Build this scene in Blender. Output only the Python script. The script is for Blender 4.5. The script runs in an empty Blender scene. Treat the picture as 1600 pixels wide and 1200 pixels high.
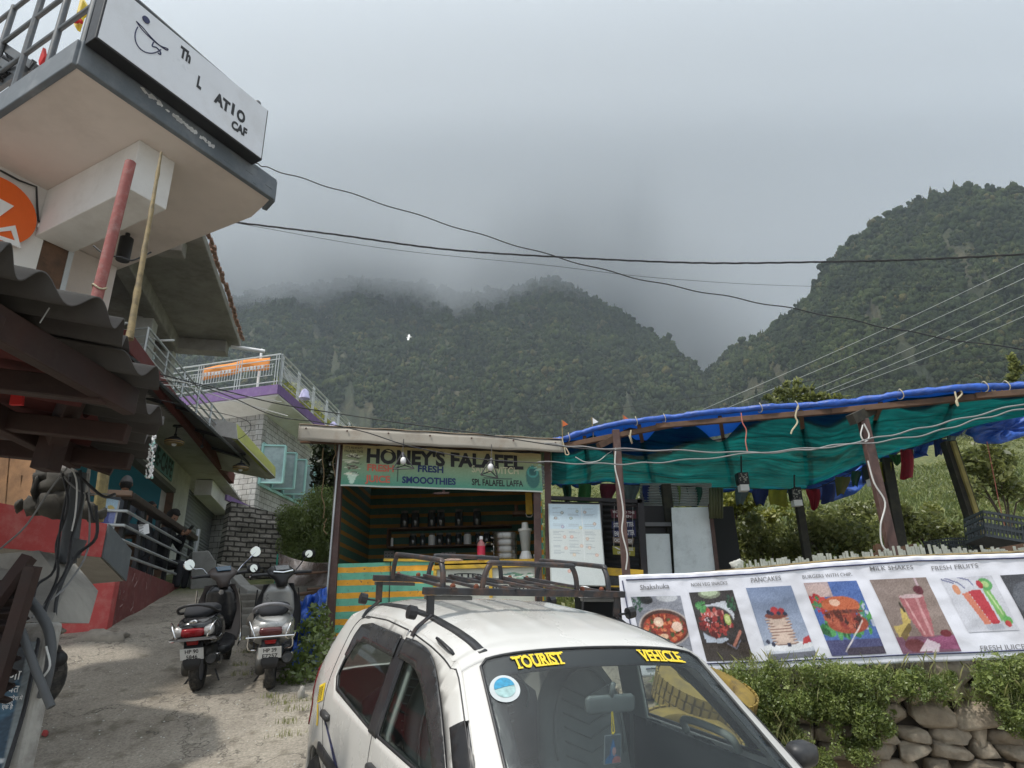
import bpy, math, random
import numpy as np
from mathutils import Vector, Matrix, noise as mnoise, geometry as mgeo
random.seed(7); RNG = np.random.default_rng(7)
S = bpy.context.scene
COL = S.collection
pi = math.pi
# ---------------------------------------------------------------- camera
FP = 1020.; PIT = math.radians(20.5); ROL = math.atan2(76, 2720)
EYE = np.array([0, 0, 1.6])
FW = np.array([0, math.cos(PIT), math.sin(PIT)]); UU = np.array([0, -math.sin(PIT), math.cos(PIT)]); RR = np.array([1., 0, 0])
R2 = RR*math.cos(ROL)-UU*math.sin(ROL); U2 = UU*math.cos(ROL)+RR*math.sin(ROL)
cd = bpy.data.cameras.new('camera'); cam = bpy.data.objects.new('camera', cd); COL.objects.link(cam); S.camera = cam
cd.sensor_width = 36; cd.lens = FP/1600*36; cd.clip_end = 6000; cd.clip_start = .05
m3 = Matrix(((R2[0], U2[0], -FW[0]), (R2[1], U2[1], -FW[1]), (R2[2], U2[2], -FW[2]))).to_4x4(); m3.translation = Vector(EYE)
cam.matrix_world = m3
# surveying helpers: sight line through a photo point met with a real plane of the place
def ray(u, v): return FW*FP+R2*(u-800)+U2*(600-v)
def P(u, v, Y): d = ray(u, v); return EYE+d*(Y/d[1])
def PZ(u, v, z): d = ray(u, v); return EYE+d*((z-1.6)/d[2])
def PP(u, v, q, dv):
    d = ray(u, v); n = np.array([dv[1], -dv[0], 0.]); q = np.array([q[0], q[1], 0.]); return EYE+d*(((q-EYE)@n)/(d@n))
A3 = lambda *a: np.array(a, float)
def unit(v): v = np.array(v, float); return v/(np.linalg.norm(v)+1e-12)
# ---------------------------------------------------------------- materials
def s2l(c): return tuple((x/12.92 if x <= .04045 else ((x+.055)/1.055)**2.4) for x in c)
def srgb(r, g, b): return s2l((r/255., g/255., b/255.))
MATS = {}
class NT:
    def __init__(s, m):
        m.use_nodes = True; s.t = m.node_tree; s.t.nodes.clear(); s.l = s.t.links
    def n(s, ty, **k):
        nd = s.t.nodes.new(ty)
        for a, b in k.items():
            if a == 'i':
                for x, y in b.items():
                    if isinstance(y, tuple) and len(y) == 2 and hasattr(y[0], 'outputs'): s.l.new(y[0].outputs[y[1]], nd.inputs[x])
                    elif hasattr(y, 'outputs'): s.l.new(y.outputs[0], nd.inputs[x])
                    else: nd.inputs[x].default_value = y
            else: setattr(nd, a, b)
        return nd
    def mix(s, a, b, f, bt='MIX'):
        nd = s.t.nodes.new('ShaderNodeMix'); nd.data_type = 'RGBA'; nd.blend_type = bt
        for idx, val in ((0, f), (6, a), (7, b)):
            if hasattr(val, 'outputs'):
                o = val.outputs[2] if val.bl_idname == 'ShaderNodeMix' else val.outputs[0]
                s.l.new(o, nd.inputs[idx])
            else:
                if idx and len(val) == 3: val = (*val, 1)
                nd.inputs[idx].default_value = val
        return nd
    def math(s, op, a, b=0, c=0):
        nd = s.t.nodes.new('ShaderNodeMath'); nd.operation = op
        for i, val in enumerate((a, b, c)):
            if hasattr(val, 'outputs'): s.l.new(val.outputs[0], nd.inputs[i])
            else: nd.inputs[i].default_value = val
        return nd
    def ramp(s, f, stops):
        nd = s.t.nodes.new('ShaderNodeValToRGB'); e = nd.color_ramp.elements
        while len(e) < len(stops): e.new(.5)
        for x, (p, c) in zip(e, stops): x.position = p; x.color = (*c, 1) if len(c) == 3 else c
        if f is not None: s.l.new(f.outputs[0], nd.inputs[0])
        return nd
def co(n, kind='Object'): return (n.n('ShaderNodeTexCoord'), kind)
def finish(n, base, rough, metal=0, bump=None, bstr=.3, bdist=.01, spec=.5, coat=0, alpha=1, sheen=0):
    b = n.n('ShaderNodeBsdfPrincipled')
    def put(k, v):
        if hasattr(v, 'outputs'): n.l.new(v.outputs[2] if v.bl_idname == 'ShaderNodeMix' else v.outputs[0], b.inputs[k])
        else: b.inputs[k].default_value = (*v, 1) if isinstance(v, tuple) and len(v) == 3 else v
    put('Base Color', base); put('Roughness', rough); put('Metallic', metal); put('Specular IOR Level', spec)
    if coat: put('Coat Weight', coat); put('Coat Roughness', .06)
    if bump is not None:
        bn = n.n('ShaderNodeBump'); bn.inputs['Strength'].default_value = bstr; bn.inputs['Distance'].default_value = bdist
        n.l.new(bump.outputs[2] if bump.bl_idname == 'ShaderNodeMix' else bump.outputs[0], bn.inputs['Height']); n.l.new(bn.outputs[0], b.inputs['Normal'])
    o = n.n('ShaderNodeOutputMaterial'); n.l.new(b.outputs[0], o.inputs[0]); return b
def mat(key, col=(.5, .5, .5), rough=.7, metal=0, var=.18, sc=5, bump=.25, bsc=40, dirt=None, coat=0, spec=.5, bdist=.004, attr=False):
    """plain procedural surface: base colour with blotches, optional grime, fine bump"""
    if key in MATS: return MATS[key]
    m = bpy.data.materials.new(key); MATS[key] = m; n = NT(m)
    tc = co(n)
    nz = n.n('ShaderNodeTexNoise', i={'Vector': tc, 'Scale': sc, 'Detail': 7., 'Roughness': .62})
    c0 = tuple(x*(1-var) for x in col); c1 = tuple(min(1, x*(1+var)) for x in col)
    base = n.ramp(nz, [(.3, c0), (.7, c1)])
    if attr:
        at = n.n('ShaderNodeAttribute', attribute_name='Col'); base = n.mix(base, at, 1.0, 'MULTIPLY')
    if dirt:
        dc, amt, ds = dirt
        d = n.n('ShaderNodeTexNoise', i={'Vector': tc, 'Scale': ds, 'Detail': 9., 'Roughness': .7})
        f = n.ramp(d, [(.48, (0, 0, 0)), (.72, (amt, amt, amt))]); base = n.mix(base, dc, f)
    bz = None
    if bump: bz = n.n('ShaderNodeTexNoise', i={'Vector': tc, 'Scale': bsc, 'Detail': 5.})
    rr = n.ramp(nz, [(.3, (max(0, rough-.1),)*3), (.7, (min(1, rough+.1),)*3)])
    finish(n, base, rr, metal, bz, bump, bdist, spec, coat); return m
def mat_paint():
    if 'printed' in MATS: return MATS['printed']
    m = bpy.data.materials.new('printed'); MATS['printed'] = m; n = NT(m)
    at = n.n('ShaderNodeAttribute', attribute_name='Col'); nz = n.n('ShaderNodeTexNoise', i={'Vector': co(n), 'Scale': 14., 'Detail': 3.})
    finish(n, at, .42, 0, nz, .1, .004); return m
def mat_stripes(key, ca, cb, period, frac, off=0, axis=2, rough=.6, var=.15, jag=.006):
    m = bpy.data.materials.new(key); MATS[key] = m; n = NT(m); tc = co(n)
    sx = n.n('ShaderNodeSeparateXYZ', i={0: tc})
    nz = n.n('ShaderNodeTexNoise', i={'Vector': tc, 'Scale': 6., 'Detail': 4.})
    a = n.n('ShaderNodeMath', operation='MULTIPLY_ADD'); n.l.new(nz.outputs[0], a.inputs[0]); a.inputs[1].default_value = jag*2; n.l.new(sx.outputs[axis], a.inputs[2])
    f = n.math('FRACT', n.math('DIVIDE', n.math('ADD', a, off+100*period), period))
    g = n.math('LESS_THAN', f, frac)
    base = n.mix(ca, cb, g)
    n2 = n.n('ShaderNodeTexNoise', i={'Vector': tc, 'Scale': 9., 'Detail': 8.})
    base = n.mix(base, n.ramp(n2, [(.3, (1-var,)*3), (.7, (1,)*3)]), 1., 'MULTIPLY')
    n3 = n.n('ShaderNodeTexNoise', i={'Vector': tc, 'Scale': 30., 'Detail': 6.})
    base = n.mix(base, (.16, .12, .08), n.ramp(n3, [(.63, (0, 0, 0)), (.72, (.8, .8, .8))]))
    finish(n, base, rough, 0, n2, .15, .004); return m
def mat_brick(key, c1, c2, cm, bw, bh, mortar=.012, rough=.9, bump=.6, squash=1, off=.5, var=.3, dirt=True):
    m = bpy.data.materials.new(key); MATS[key] = m; n = NT(m); tc = co(n, 'UV')
    nz0 = n.n('ShaderNodeTexNoise', i={'Vector': tc, 'Scale': 7., 'Detail': 3.})
    w = n.mix(tc[0], nz0, .0); w = n.n('ShaderNodeVectorMath', operation='MULTIPLY_ADD', i={0: (nz0, 1), 1: (mortar*1.6,)*3, 2: tc})
    b = n.n('ShaderNodeTexBrick', i={'Vector': w, 'Color1': (*c1, 1), 'Color2': (*c2, 1), 'Mortar': (*cm, 1), 'Scale': 1., 'Mortar Size': mortar, 'Mortar Smooth': .2, 'Brick Width': bw, 'Row Height': bh}); b.offset = off
    n2 = n.n('ShaderNodeTexNoise', i={'Vector': tc, 'Scale': 12., 'Detail': 8., 'Roughness': .7})
    base = n.mix(b, n.ramp(n2, [(.25, (1-var,)*3), (.75, (1+var,)*3)]), 1., 'MULTIPLY')
    if dirt:
        n4 = n.n('ShaderNodeTexNoise', i={'Vector': tc, 'Scale': 1.3, 'Detail': 8., 'Roughness': .7}); base = n.mix(base, n.ramp(n4, [(.35, (.55, .53, .5)), (.62, (1, 1, 1))]), 1., 'MULTIPLY')
    h = n.mix(n.math('MULTIPLY', n2, .4), n.math('MULTIPLY', (lambda r: r)(n.math('SUBTRACT', 1., 0)), 1), 0)
    inv = n.n('ShaderNodeMath', operation='SUBTRACT'); inv.inputs[0].default_value = 1; n.l.new(b.outputs['Fac'], inv.inputs[1])
    hh = n.math('ADD', inv, n.math('MULTIPLY', n2, .5))
    finish(n, base, rough, 0, hh, bump, .012); return m
def mat_glass(key, tint=(.75, .82, .8), gl=.12, rough=.02, film=0, filmc=(.6, .65, .65)):
    m = bpy.data.materials.new(key); MATS[key] = m; n = NT(m)
    t = n.n('ShaderNodeBsdfTransparent', i={0: (*tint, 1)}); g = n.n('ShaderNodeBsdfGlossy', i={0: (1, 1, 1, 1), 'Roughness': rough})
    fr = n.n('ShaderNodeFresnel', i={0: 1.5}); f = n.math('ADD', n.math('MULTIPLY', fr, .45), gl-.018)
    mx = n.n('ShaderNodeMixShader', i={0: f, 1: t, 2: g})
    if film:
        d = n.n('ShaderNodeBsdfDiffuse', i={0: (*filmc, 1)})
        nz = n.n('ShaderNodeTexNoise', i={'Vector': co(n), 'Scale': 5., 'Detail': 6.}); fm = n.math('MULTIPLY', nz, film*2)
        mx = n.n('ShaderNodeMixShader', i={0: fm, 1: mx, 2: d})
    o = n.n('ShaderNodeOutputMaterial'); n.l.new(mx.outputs[0], o.inputs[0]); return m
def mat_leaf(key, c0, c1, trans=.35):
    if key in MATS: return MATS[key]
    m = bpy.data.materials.new(key); MATS[key] = m; n = NT(m)
    at = n.n('ShaderNodeAttribute', attribute_name='Col'); base = n.mix(c0, c1, n.math('MULTIPLY', at, 1))
    d = n.n('ShaderNodeBsdfDiffuse'); t = n.n('ShaderNodeBsdfTranslucent'); n.l.new(base.outputs[2], d.inputs[0]); n.l.new(base.outputs[2], t.inputs[0])
    g = n.n('ShaderNodeBsdfGlossy', i={'Roughness': .45}); mx = n.n('ShaderNodeMixShader', i={0: trans, 1: d, 2: t}); mx = n.n('ShaderNodeMixShader', i={0: .05, 1: mx, 2: g})
    o = n.n('ShaderNodeOutputMaterial'); n.l.new(mx.outputs[0], o.inputs[0]); return m
# ---------------------------------------------------------------- objects
ORG = {}
def tag(o, label=None, cat=None, group=None, kind=None):
    if label: o['label'] = label
    if cat: o['category'] = cat
    if group: o['group'] = group
    if kind: o['kind'] = kind
    return o
def thing(name, label, cat, loc=(0, 0, 0), group=None):
    o = bpy.data.objects.new(name, None); COL.objects.link(o); o.location = loc; o.empty_display_size = .2
    ORG[o.name] = np.array(loc, float); return tag(o, label, cat, group)
UVN = None
def box_uv(me, org):
    uv = me.uv_layers.new(name='UVMap'); nl = len(me.loops)
    if nl == 0: return
    vi = np.zeros(nl, np.int32); me.loops.foreach_get('vertex_index', vi)
    co_ = np.zeros(len(me.vertices)*3); me.vertices.foreach_get('co', co_); co_ = co_.reshape(-1, 3)+org
    nf = len(me.polygons); nr = np.zeros(nf*3); me.polygons.foreach_get('normal', nr); nr = nr.reshape(-1, 3)
    lt = np.zeros(nf, np.int32); me.polygons.foreach_get('loop_total', lt); fn = np.repeat(nr, lt, axis=0)
    if UVN is not None: fn = fn*0+np.array(UVN)
    tx = np.stack([-fn[:, 1], fn[:, 0], 0*fn[:, 0]], 1); l = np.linalg.norm(tx, axis=1); flat = l < .35
    tx[~flat] /= l[~flat][:, None]; tx[flat] = (1, 0, 0); ty = np.cross(fn, tx)
    c = co_[vi]; out = np.stack([(c*tx).sum(1), np.where(flat, c[:, 1], (c*ty).sum(1))], 1); uv.data.foreach_set('uv', out.ravel())
class MB:
    def __init__(s): s.v = []; s.f = []; s.c = []; s.mk = []
    def add(s, vs, fs, col=None):
        b = len(s.v); s.mk.append((b, len(s.f))); s.v += [tuple(map(float, x)) for x in vs]; s.f += [tuple(b+i for i in f) for f in fs]
        if col is not None: s.c += [col]*len(vs)
        return s
    def box(s, c, d, R=None):
        c = np.array(c, float); h = np.array(d, float)/2
        R = np.eye(3) if R is None else np.array(R)
        vs = [c+R@(h*np.array(k)) for k in ((-1, -1, -1), (1, -1, -1), (1, 1, -1), (-1, 1, -1), (-1, -1, 1), (1, -1, 1), (1, 1, 1), (-1, 1, 1))]
        return s.add(vs, [(3, 2, 1, 0), (4, 5, 6, 7), (0, 1, 5, 4), (1, 2, 6, 5), (2, 3, 7, 6), (3, 0, 4, 7)])
    def beam(s, a, b, w, h, up=(0, 0, 1)):
        a = np.array(a, float); b = np.array(b, float); d = unit(b-a); sd = unit(np.cross(d, np.array(up, float)+1e-6)); u = np.cross(sd, d)
        return s.box((a+b)/2, (np.linalg.norm(b-a), w, h), np.stack([d, sd, u], 1))
    def prism(s, poly, vec):
        poly = [np.array(p, float) for p in poly]; n = len(poly); vec = np.array(vec, float)
        nr = sum((np.cross(poly[i], poly[(i+1) % n]) for i in range(n)), np.zeros(3))
        if nr@vec > 0: poly = poly[::-1]
        vs = poly+[p+vec for p in poly]
        return s.add(vs, [tuple(range(n)), tuple(range(2*n-1, n-1, -1))]+[(i, i+n, (i+1) % n+n, (i+1) % n) for i in range(n)])
    def tube(s, pts, r, n=8, cap=True, closed=False):
        pts = [np.array(p, float) for p in pts]; N = len(pts); rs = r if hasattr(r, '__len__') else [r]*N
        prev = None; rings = []
        for i, p in enumerate(pts):
            if closed: t = unit(pts[(i+1) % N]-pts[i-1])
            else: t = unit(pts[min(i+1, N-1)]-pts[max(i-1, 0)])
            if prev is None: a = np.cross(t, (0, 0, 1.)); a = a if np.linalg.norm(a) > .1 else np.cross(t, (1., 0, 0))
            else: a = prev-t*(prev@t)
            a = unit(a); prev = a; b = np.cross(t, a)
            rings.append([p+rs[i]*(math.cos(2*pi*k/n)*a+math.sin(2*pi*k/n)*b) for k in range(n)])
        vs = [q for rg in rings for q in rg]; fs = []
        for i in range(N if closed else N-1):
            j = (i+1) % N
            for k in range(n): k2 = (k+1) % n; fs.append((i*n+k, i*n+k2, j*n+k2, j*n+k))
        if cap and not closed: fs += [tuple(range(n-1, -1, -1)), tuple((N-1)*n+k for k in range(n))]
        return s.add(vs, fs)
    def lathe(s, prof, c, n=20, axis=(0, 0, 1), close=True):
        ax = unit(axis); a = np.cross(ax, (1., 0, 0)); a = a if np.linalg.norm(a) > .2 else np.cross(ax, (0, 1., 0)); a = unit(a); b = np.cross(ax, a); c = np.array(c, float)
        vs = [c+ax*z+r*(math.cos(2*pi*k/n)*a+math.sin(2*pi*k/n)*b) for r, z in prof for k in range(n)]; fs = []
        for i in range(len(prof)-1):
            for k in range(n): k2 = (k+1) % n; fs.append((i*n+k, i*n+k2, (i+1)*n+k2, (i+1)*n+k))
        if close: fs += [tuple(range(n-1, -1, -1)), tuple((len(prof)-1)*n+k for k in range(n))]
        return s.add(vs, fs)
    def loft(s, secs, n=16, cap=True):
        """secs: (centre, uvec, vvec, exponent)"""
        vs = []
        for c, u, v, e in secs:
            c = np.array(c, float); u = np.array(u, float); v = np.array(v, float)
            for k in range(n):
                t = 2*pi*k/n; x = math.copysign(abs(math.cos(t))**(2/e), math.cos(t)); y = math.copysign(abs(math.sin(t))**(2/e), math.sin(t)); vs.append(c+u*x+v*y)
        fs = []
        for i in range(len(secs)-1):
            for k in range(n): k2 = (k+1) % n; fs.append((i*n+k, i*n+k2, (i+1)*n+k2, (i+1)*n+k))
        if cap: fs += [tuple(range(n-1, -1, -1)), tuple((len(secs)-1)*n+k for k in range(n))]
        return s.add(vs, fs)
    def grid(s, fn, nu, nv, thick=None):
        vs = [np.array(fn(i/nu, j/nv), float) for j in range(nv+1) for i in range(nu+1)]
        fs = [(j*(nu+1)+i, j*(nu+1)+i+1, (j+1)*(nu+1)+i+1, (j+1)*(nu+1)+i) for j in range(nv) for i in range(nu)]
        if thick is not None:
            N = len(vs); th = np.array(thick, float); vs2 = [v+th for v in vs]
            fs2 = [tuple(N+k for k in f[::-1]) for f in fs]; e = []
            bd = [i for i in range(nu)]+[nu+(nu+1)*j for j in range(nv)]+[nv*(nu+1)+i for i in range(nu, 0, -1)]+[(nu+1)*j for j in range(nv, 0, -1)]
            for k in range(len(bd)): a, b = bd[k], bd[(k+1) % len(bd)]; e.append((b, a, a+N, b+N))
            return s.add(vs+vs2, fs+fs2+e)
        return s.add(vs, fs)
    def sphere(s, c, r, n=12, m=8, sq=(1, 1, 1)):
        c = np.array(c, float); vs = [c+np.array((0, 0, r*sq[2]))]
        for j in range(1, m):
            for k in range(n): a = pi*j/m; b = 2*pi*k/n; vs.append(c+r*np.array((math.sin(a)*math.cos(b)*sq[0], math.sin(a)*math.sin(b)*sq[1], math.cos(a)*sq[2])))
        vs.append(c-np.array((0, 0, r*sq[2]))); fs = [(0, 1+k, 1+(k+1) % n) for k in range(n)]
        for j in range(m-2):
            for k in range(n): fs.append((1+j*n+k, 1+(j+1)*n+k, 1+(j+1)*n+(k+1) % n, 1+j*n+(k+1) % n))
        L = len(vs)-1; fs += [(L, 1+(m-2)*n+(k+1) % n, 1+(m-2)*n+k) for k in range(n)]
        return s.add(vs, fs)
    def build(s, name, m, parent=None, smooth=False, bevel=0, org=None, M=None, fixn=False):
        v = np.array(s.v, float).reshape(-1, 3)
        if M is not None: v = (np.array(M)[:3, :3]@v.T).T+np.array(M)[:3, 3]
        if parent is not None: o0 = ORG.get(parent.name, np.zeros(3))
        elif org is not None: o0 = np.array(org, float)
        else: o0 = np.array([v[:, 0].mean(), v[:, 1].mean(), v[:, 2].min()])
        me = bpy.data.meshes.new(name); me.from_pydata((v-o0).tolist(), [], s.f); me.update()
        if fixn:
            import bmesh
            bm = bmesh.new(); bm.from_mesh(me); bmesh.ops.recalc_face_normals(bm, faces=bm.faces); bm.to_mesh(me); bm.free()
        if s.c:
            ca = me.color_attributes.new('Col', 'FLOAT_COLOR', 'POINT'); a = np.ones((len(s.v), 4)); a[:, :3] = np.array(s.c); ca.data.foreach_set('color', a.ravel())
        box_uv(me, o0)
        if m is not None: me.materials.append(m)
        o = bpy.data.objects.new(name, me); COL.objects.link(o); ORG[o.name] = o0
        if parent is not None: o.parent = parent
        else: o.location = o0
        if smooth:
            me.polygons.foreach_set('use_smooth', [True]*len(me.polygons))
            if smooth != 2: me.set_sharp_from_angle(angle=math.radians(45))
        if bevel:
            b = o.modifiers.new('bevel', 'BEVEL'); b.width = bevel; b.segments = 2; b.limit_method = 'ANGLE'; b.angle_limit = .6; b.harden_normals = False
        return o
def each(mb, name, m, parent, step=1, **k):
    """every piece added to mb becomes a part of its own"""
    ms = mb.mk[::step]+[(len(mb.v), len(mb.f))]; out = []
    for (v0, f0), (v1, f1) in zip(ms[:-1], ms[1:]):
        q = MB(); q.v = mb.v[v0:v1]; q.f = [tuple(i-v0 for i in f) for f in mb.f[f0:f1]]; out.append(q.build(name, m, parent, **k))
    return out
def top(mb, name, label, cat, m, group=None, kind=None, **k): return tag(mb.build(name, m, **k), label, cat, group, kind)
def np_mesh(name, v, f, m, col=None, parent=None, org=(0, 0, 0), smooth=False):
    """v (N,3), f (M,k) arrays"""
    me = bpy.data.meshes.new(name); v = np.asarray(v, float)-np.array(org, float); f = np.asarray(f, np.int32); k = f.shape[1]
    me.vertices.add(len(v)); me.vertices.foreach_set('co', v.ravel()); me.loops.add(f.size); me.loops.foreach_set('vertex_index', f.ravel())
    me.polygons.add(len(f)); me.polygons.foreach_set('loop_start', np.arange(0, f.size, k, dtype=np.int32))
    me.update(calc_edges=True); me.validate()
    if col is not None:
        ca = me.color_attributes.new('Col', 'FLOAT_COLOR', 'POINT'); a = np.ones((len(v), 4)); col = np.asarray(col); a[:, :3] = col if col.ndim == 2 else col[:, None]; ca.data.foreach_set('color', a.ravel())
    me.materials.append(m); 
    if smooth: me.polygons.foreach_set('use_smooth', [True]*len(me.polygons))
    o = bpy.data.objects.new(name, me); COL.objects.link(o); ORG[o.name] = np.array(org, float)
    if parent is not None: o.parent = parent
    else: o.location = org
    return o
def copy_tree(o, parent=None, top_=True):
    c = o.copy(); COL.objects.link(c); ORG[c.name] = ORG.get(o.name, np.zeros(3))
    if parent is not None: c.parent = parent
    for ch in list(o.children): copy_tree(ch, c, False)
    return c
def text_geo(s, size=1, bold=0, sx=1, align='LEFT', shear=0, res=3):
    cu = bpy.data.curves.new('t', 'FONT'); cu.body = s; cu.size = size; cu.offset = bold*size; cu.align_x = align; cu.shear = shear; cu.resolution_u = res
    o = bpy.data.objects.new('t', cu); COL.objects.link(o); dg = bpy.context.evaluated_depsgraph_get(); me = o.evaluated_get(dg).to_mesh()
    v = np.array([x.co[:] for x in me.vertices]).reshape(-1, 3); f = [tuple(p.vertices) for p in me.polygons]
    o.evaluated_get(dg).to_mesh_clear(); bpy.data.objects.remove(o); bpy.data.curves.remove(cu)
    if len(v): v[:, 0] *= sx
    return v, f
def text(s, name, m, parent, fn, **k):
    """fn maps letter plane (x, y) to a world point"""
    v, f = text_geo(s, **k); mb = MB(); mb.add([fn(x, y) for x, y, _ in v], f)
    return mb.build(name, m, parent) if name else mb
def frame3(o, ex, ey): o = np.array(o, float); ex = np.array(ex, float); ey = np.array(ey, float); return lambda x, y: o+ex*x+ey*y
def leaves(centres, radii, per, size, flat=1., up=.3, rng=RNG, shell=.0, asp=.5):
    """leaf shaped quads in ellipsoidal clumps"""
    C = np.repeat(np.asarray(centres, float), per, axis=0); Rd = np.repeat(np.asarray(radii, float), per, axis=0); N = len(C)
    d = rng.normal(size=(N, 3)); d /= np.linalg.norm(d, axis=1)[:, None]; rr = rng.random(N)**(1/3)
    if shell: rr = shell+(1-shell)*rr
    if Rd.ndim == 1: Rd = np.stack([Rd, Rd, Rd*flat], 1)
    c = C+d*rr[:, None]*Rd
    a = rng.normal(size=(N, 3)); a /= np.linalg.norm(a, axis=1)[:, None]; b = rng.normal(size=(N, 3)); b[:, 2] += up; b = np.cross(a, b); b /= np.linalg.norm(b, axis=1)[:, None]
    sz = size*(.6+.8*rng.random(N))[:, None]; nn = np.cross(a, b)
    v = np.stack([c-a*sz, c+b*sz*asp+nn*sz*.2, c+a*sz, c-b*sz*asp+nn*sz*.2], 1).reshape(-1, 3)
    f = np.arange(4*N).reshape(-1, 4); t = np.clip(.5*rng.random(N)+.5*np.repeat(rng.random(len(centres)), per), 0, 1)
    return v, f, np.repeat(t, 4)
def blades(pts, h, w, per, rng=RNG, spread=.1, lean=.4):
    C = np.repeat(np.asarray(pts, float), per, axis=0); N = len(C); C[:, :2] += rng.normal(size=(N, 2))*spread
    a = rng.random(N)*2*pi; hh = h*(.4+.9*rng.random(N)); L = np.stack([np.cos(a), np.sin(a), 0*a], 1)*(lean*hh*rng.random(N))[:, None]; s = np.stack([-np.sin(a), np.cos(a), 0*a], 1)*w
    v = np.stack([C-s, C+s, C+L*.4+s*.7+np.stack([0*a, 0*a, hh*.6], 1), C+L+np.stack([0*a, 0*a, hh], 1)], 1).reshape(-1, 3)
    return v, np.arange(4*N).reshape(-1, 4), np.repeat(rng.random(N), 4)
def joinv(*parts):
    V = []; Fc = []; T = []; b = 0
    for v, f, t in parts: V.append(v); Fc.append(f+b); T.append(t); b += len(v)
    return np.concatenate(V), np.concatenate(Fc), np.concatenate(T)
def skin_geo(vs, es, rad, sub=2, root=0, smooth=True):
    me = bpy.data.meshes.new('sk'); me.from_pydata([tuple(map(float, v)) for v in vs], es, []); o = bpy.data.objects.new('sk', me); COL.objects.link(o)
    o.modifiers.new('s', 'SKIN'); sk = me.skin_vertices[0].data
    for i, r in enumerate(rad): sk[i].radius = (r, r) if not hasattr(r, '__len__') else r; sk[i].use_root = (i == root)
    s = o.modifiers.new('u', 'SUBSURF'); s.levels = sub; s.render_levels = sub
    dg = bpy.context.evaluated_depsgraph_get(); m2 = o.evaluated_get(dg).to_mesh(); v = [tuple(x.co) for x in m2.vertices]; f = [tuple(p.vertices) for p in m2.polygons]
    o.evaluated_get(dg).to_mesh_clear(); bpy.data.objects.remove(o); return v, f
def sag(a, b, k, n=16, wob=0):
    a = np.array(a, float); b = np.array(b, float); r = random.Random(int(abs(a[0]*100+b[1]*37+k*91)))
    return [a+(b-a)*t-np.array((0, 0, k*4*t*(1-t)))+np.array([r.uniform(-wob, wob) for _ in range(3)]) for t in [i/n for i in range(n+1)]]
def curve_px(pts, n=6):
    """Catmull-Rom through 3-D points"""
    p = [np.array(x, float) for x in pts]; p = [2*p[0]-p[1]]+p+[2*p[-1]-p[-2]]; out = []
    for i in range(1, len(p)-2):
        for k in range(n):
            t = k/n; out.append(.5*((2*p[i])+(-p[i-1]+p[i+1])*t+(2*p[i-1]-5*p[i]+4*p[i+1]-p[i+2])*t*t+(-p[i-1]+3*p[i]-3*p[i+1]+p[i+2])*t**3))
    return out+[p[-2]]
class Canvas:
    def __init__(s, w, h, bg): s.w = w; s.h = h; s.a = np.ones((h, w, 3))*np.array(bg)/255.; s.y, s.x = np.mgrid[0:h, 0:w]; s.x = s.x/(w-1); s.y = s.y/(h-1)
    def put(s, m, c, al=1.): m = m[..., None]*al; s.a = s.a*(1-m)+m*np.array(c)/255.
    def ell(s, cx, cy, rx, ry, c, al=1., rot=0):
        dx = s.x-cx; dy = s.y-cy; a = dx*math.cos(rot)+dy*math.sin(rot); b = -dx*math.sin(rot)+dy*math.cos(rot)
        s.put(np.clip((1-((a/rx)**2+(b/ry)**2))*8, 0, 1), c, al)
    def rect(s, x0, y0, x1, y1, c, al=1.): s.put(((s.x >= x0) & (s.x <= x1) & (s.y >= y0) & (s.y <= y1))*1., c, al)
    def poly(s, pts, c, al=1.):
        m = np.zeros(s.x.shape, bool); n = len(pts)
        for i in range(n):
            x0, y0 = pts[i]; x1, y1 = pts[(i+1) % n]
            if y0 == y1: continue
            m ^= ((y0 <= s.y) != (y1 <= s.y)) & (s.x < (x1-x0)*(s.y-y0)/(y1-y0)+x0)
        s.put(m*1., c, al)
    def line(s, pts, c, w=.02, al=1.):
        for (x0, y0), (x1, y1) in zip(pts[:-1], pts[1:]):
            L = max(1e-6, (x1-x0)**2+(y1-y0)**2); t = np.clip(((s.x-x0)*(x1-x0)+(s.y-y0)*(y1-y0))/L, 0, 1)
            d = np.hypot(s.x-x0-t*(x1-x0), s.y-y0-t*(y1-y0)); s.put(np.clip((w-d)/w*3, 0, 1), c, al)
    def blobs(s, n, cx, cy, rx, ry, cols, r=.03, seed=1, al=1.):
        g = random.Random(seed)
        for _ in range(n):
            a = g.random()*2*pi; q = math.sqrt(g.random()); k = r*g.uniform(.4, 1.3); s.ell(cx+rx*q*math.cos(a), cy+ry*q*math.sin(a), k, k*g.uniform(.6, 1.3)*s.w/s.h, g.choice(cols), al, g.random()*3)
    def noise(s, amt, seed=1): s.a = np.clip(s.a+np.random.default_rng(seed).normal(size=s.a.shape[:2])[..., None]*amt, 0, 1)
    def mesh(s, name, fn, parent):
        """fn(x, y): x right 0..1, y down 0..1"""
        a = np.clip(s.a, 0, 1); lin = np.where(a <= .04045, a/12.92, ((a+.055)/1.055)**2.4)
        v = np.array([fn(i/(s.w-1), j/(s.h-1)) for j in range(s.h) for i in range(s.w)]); I = (np.arange(s.h-1)[:, None]*s.w+np.arange(s.w-1)[None]).ravel()
        f = np.stack([I+s.w, I+s.w+1, I+1, I], 1); o0 = ORG.get(parent.name, np.zeros(3)) if parent is not None else v.mean(0)
        return np_mesh(name, v, f, mat_paint(), lin.reshape(-1, 3)*.92, parent, o0)
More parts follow.
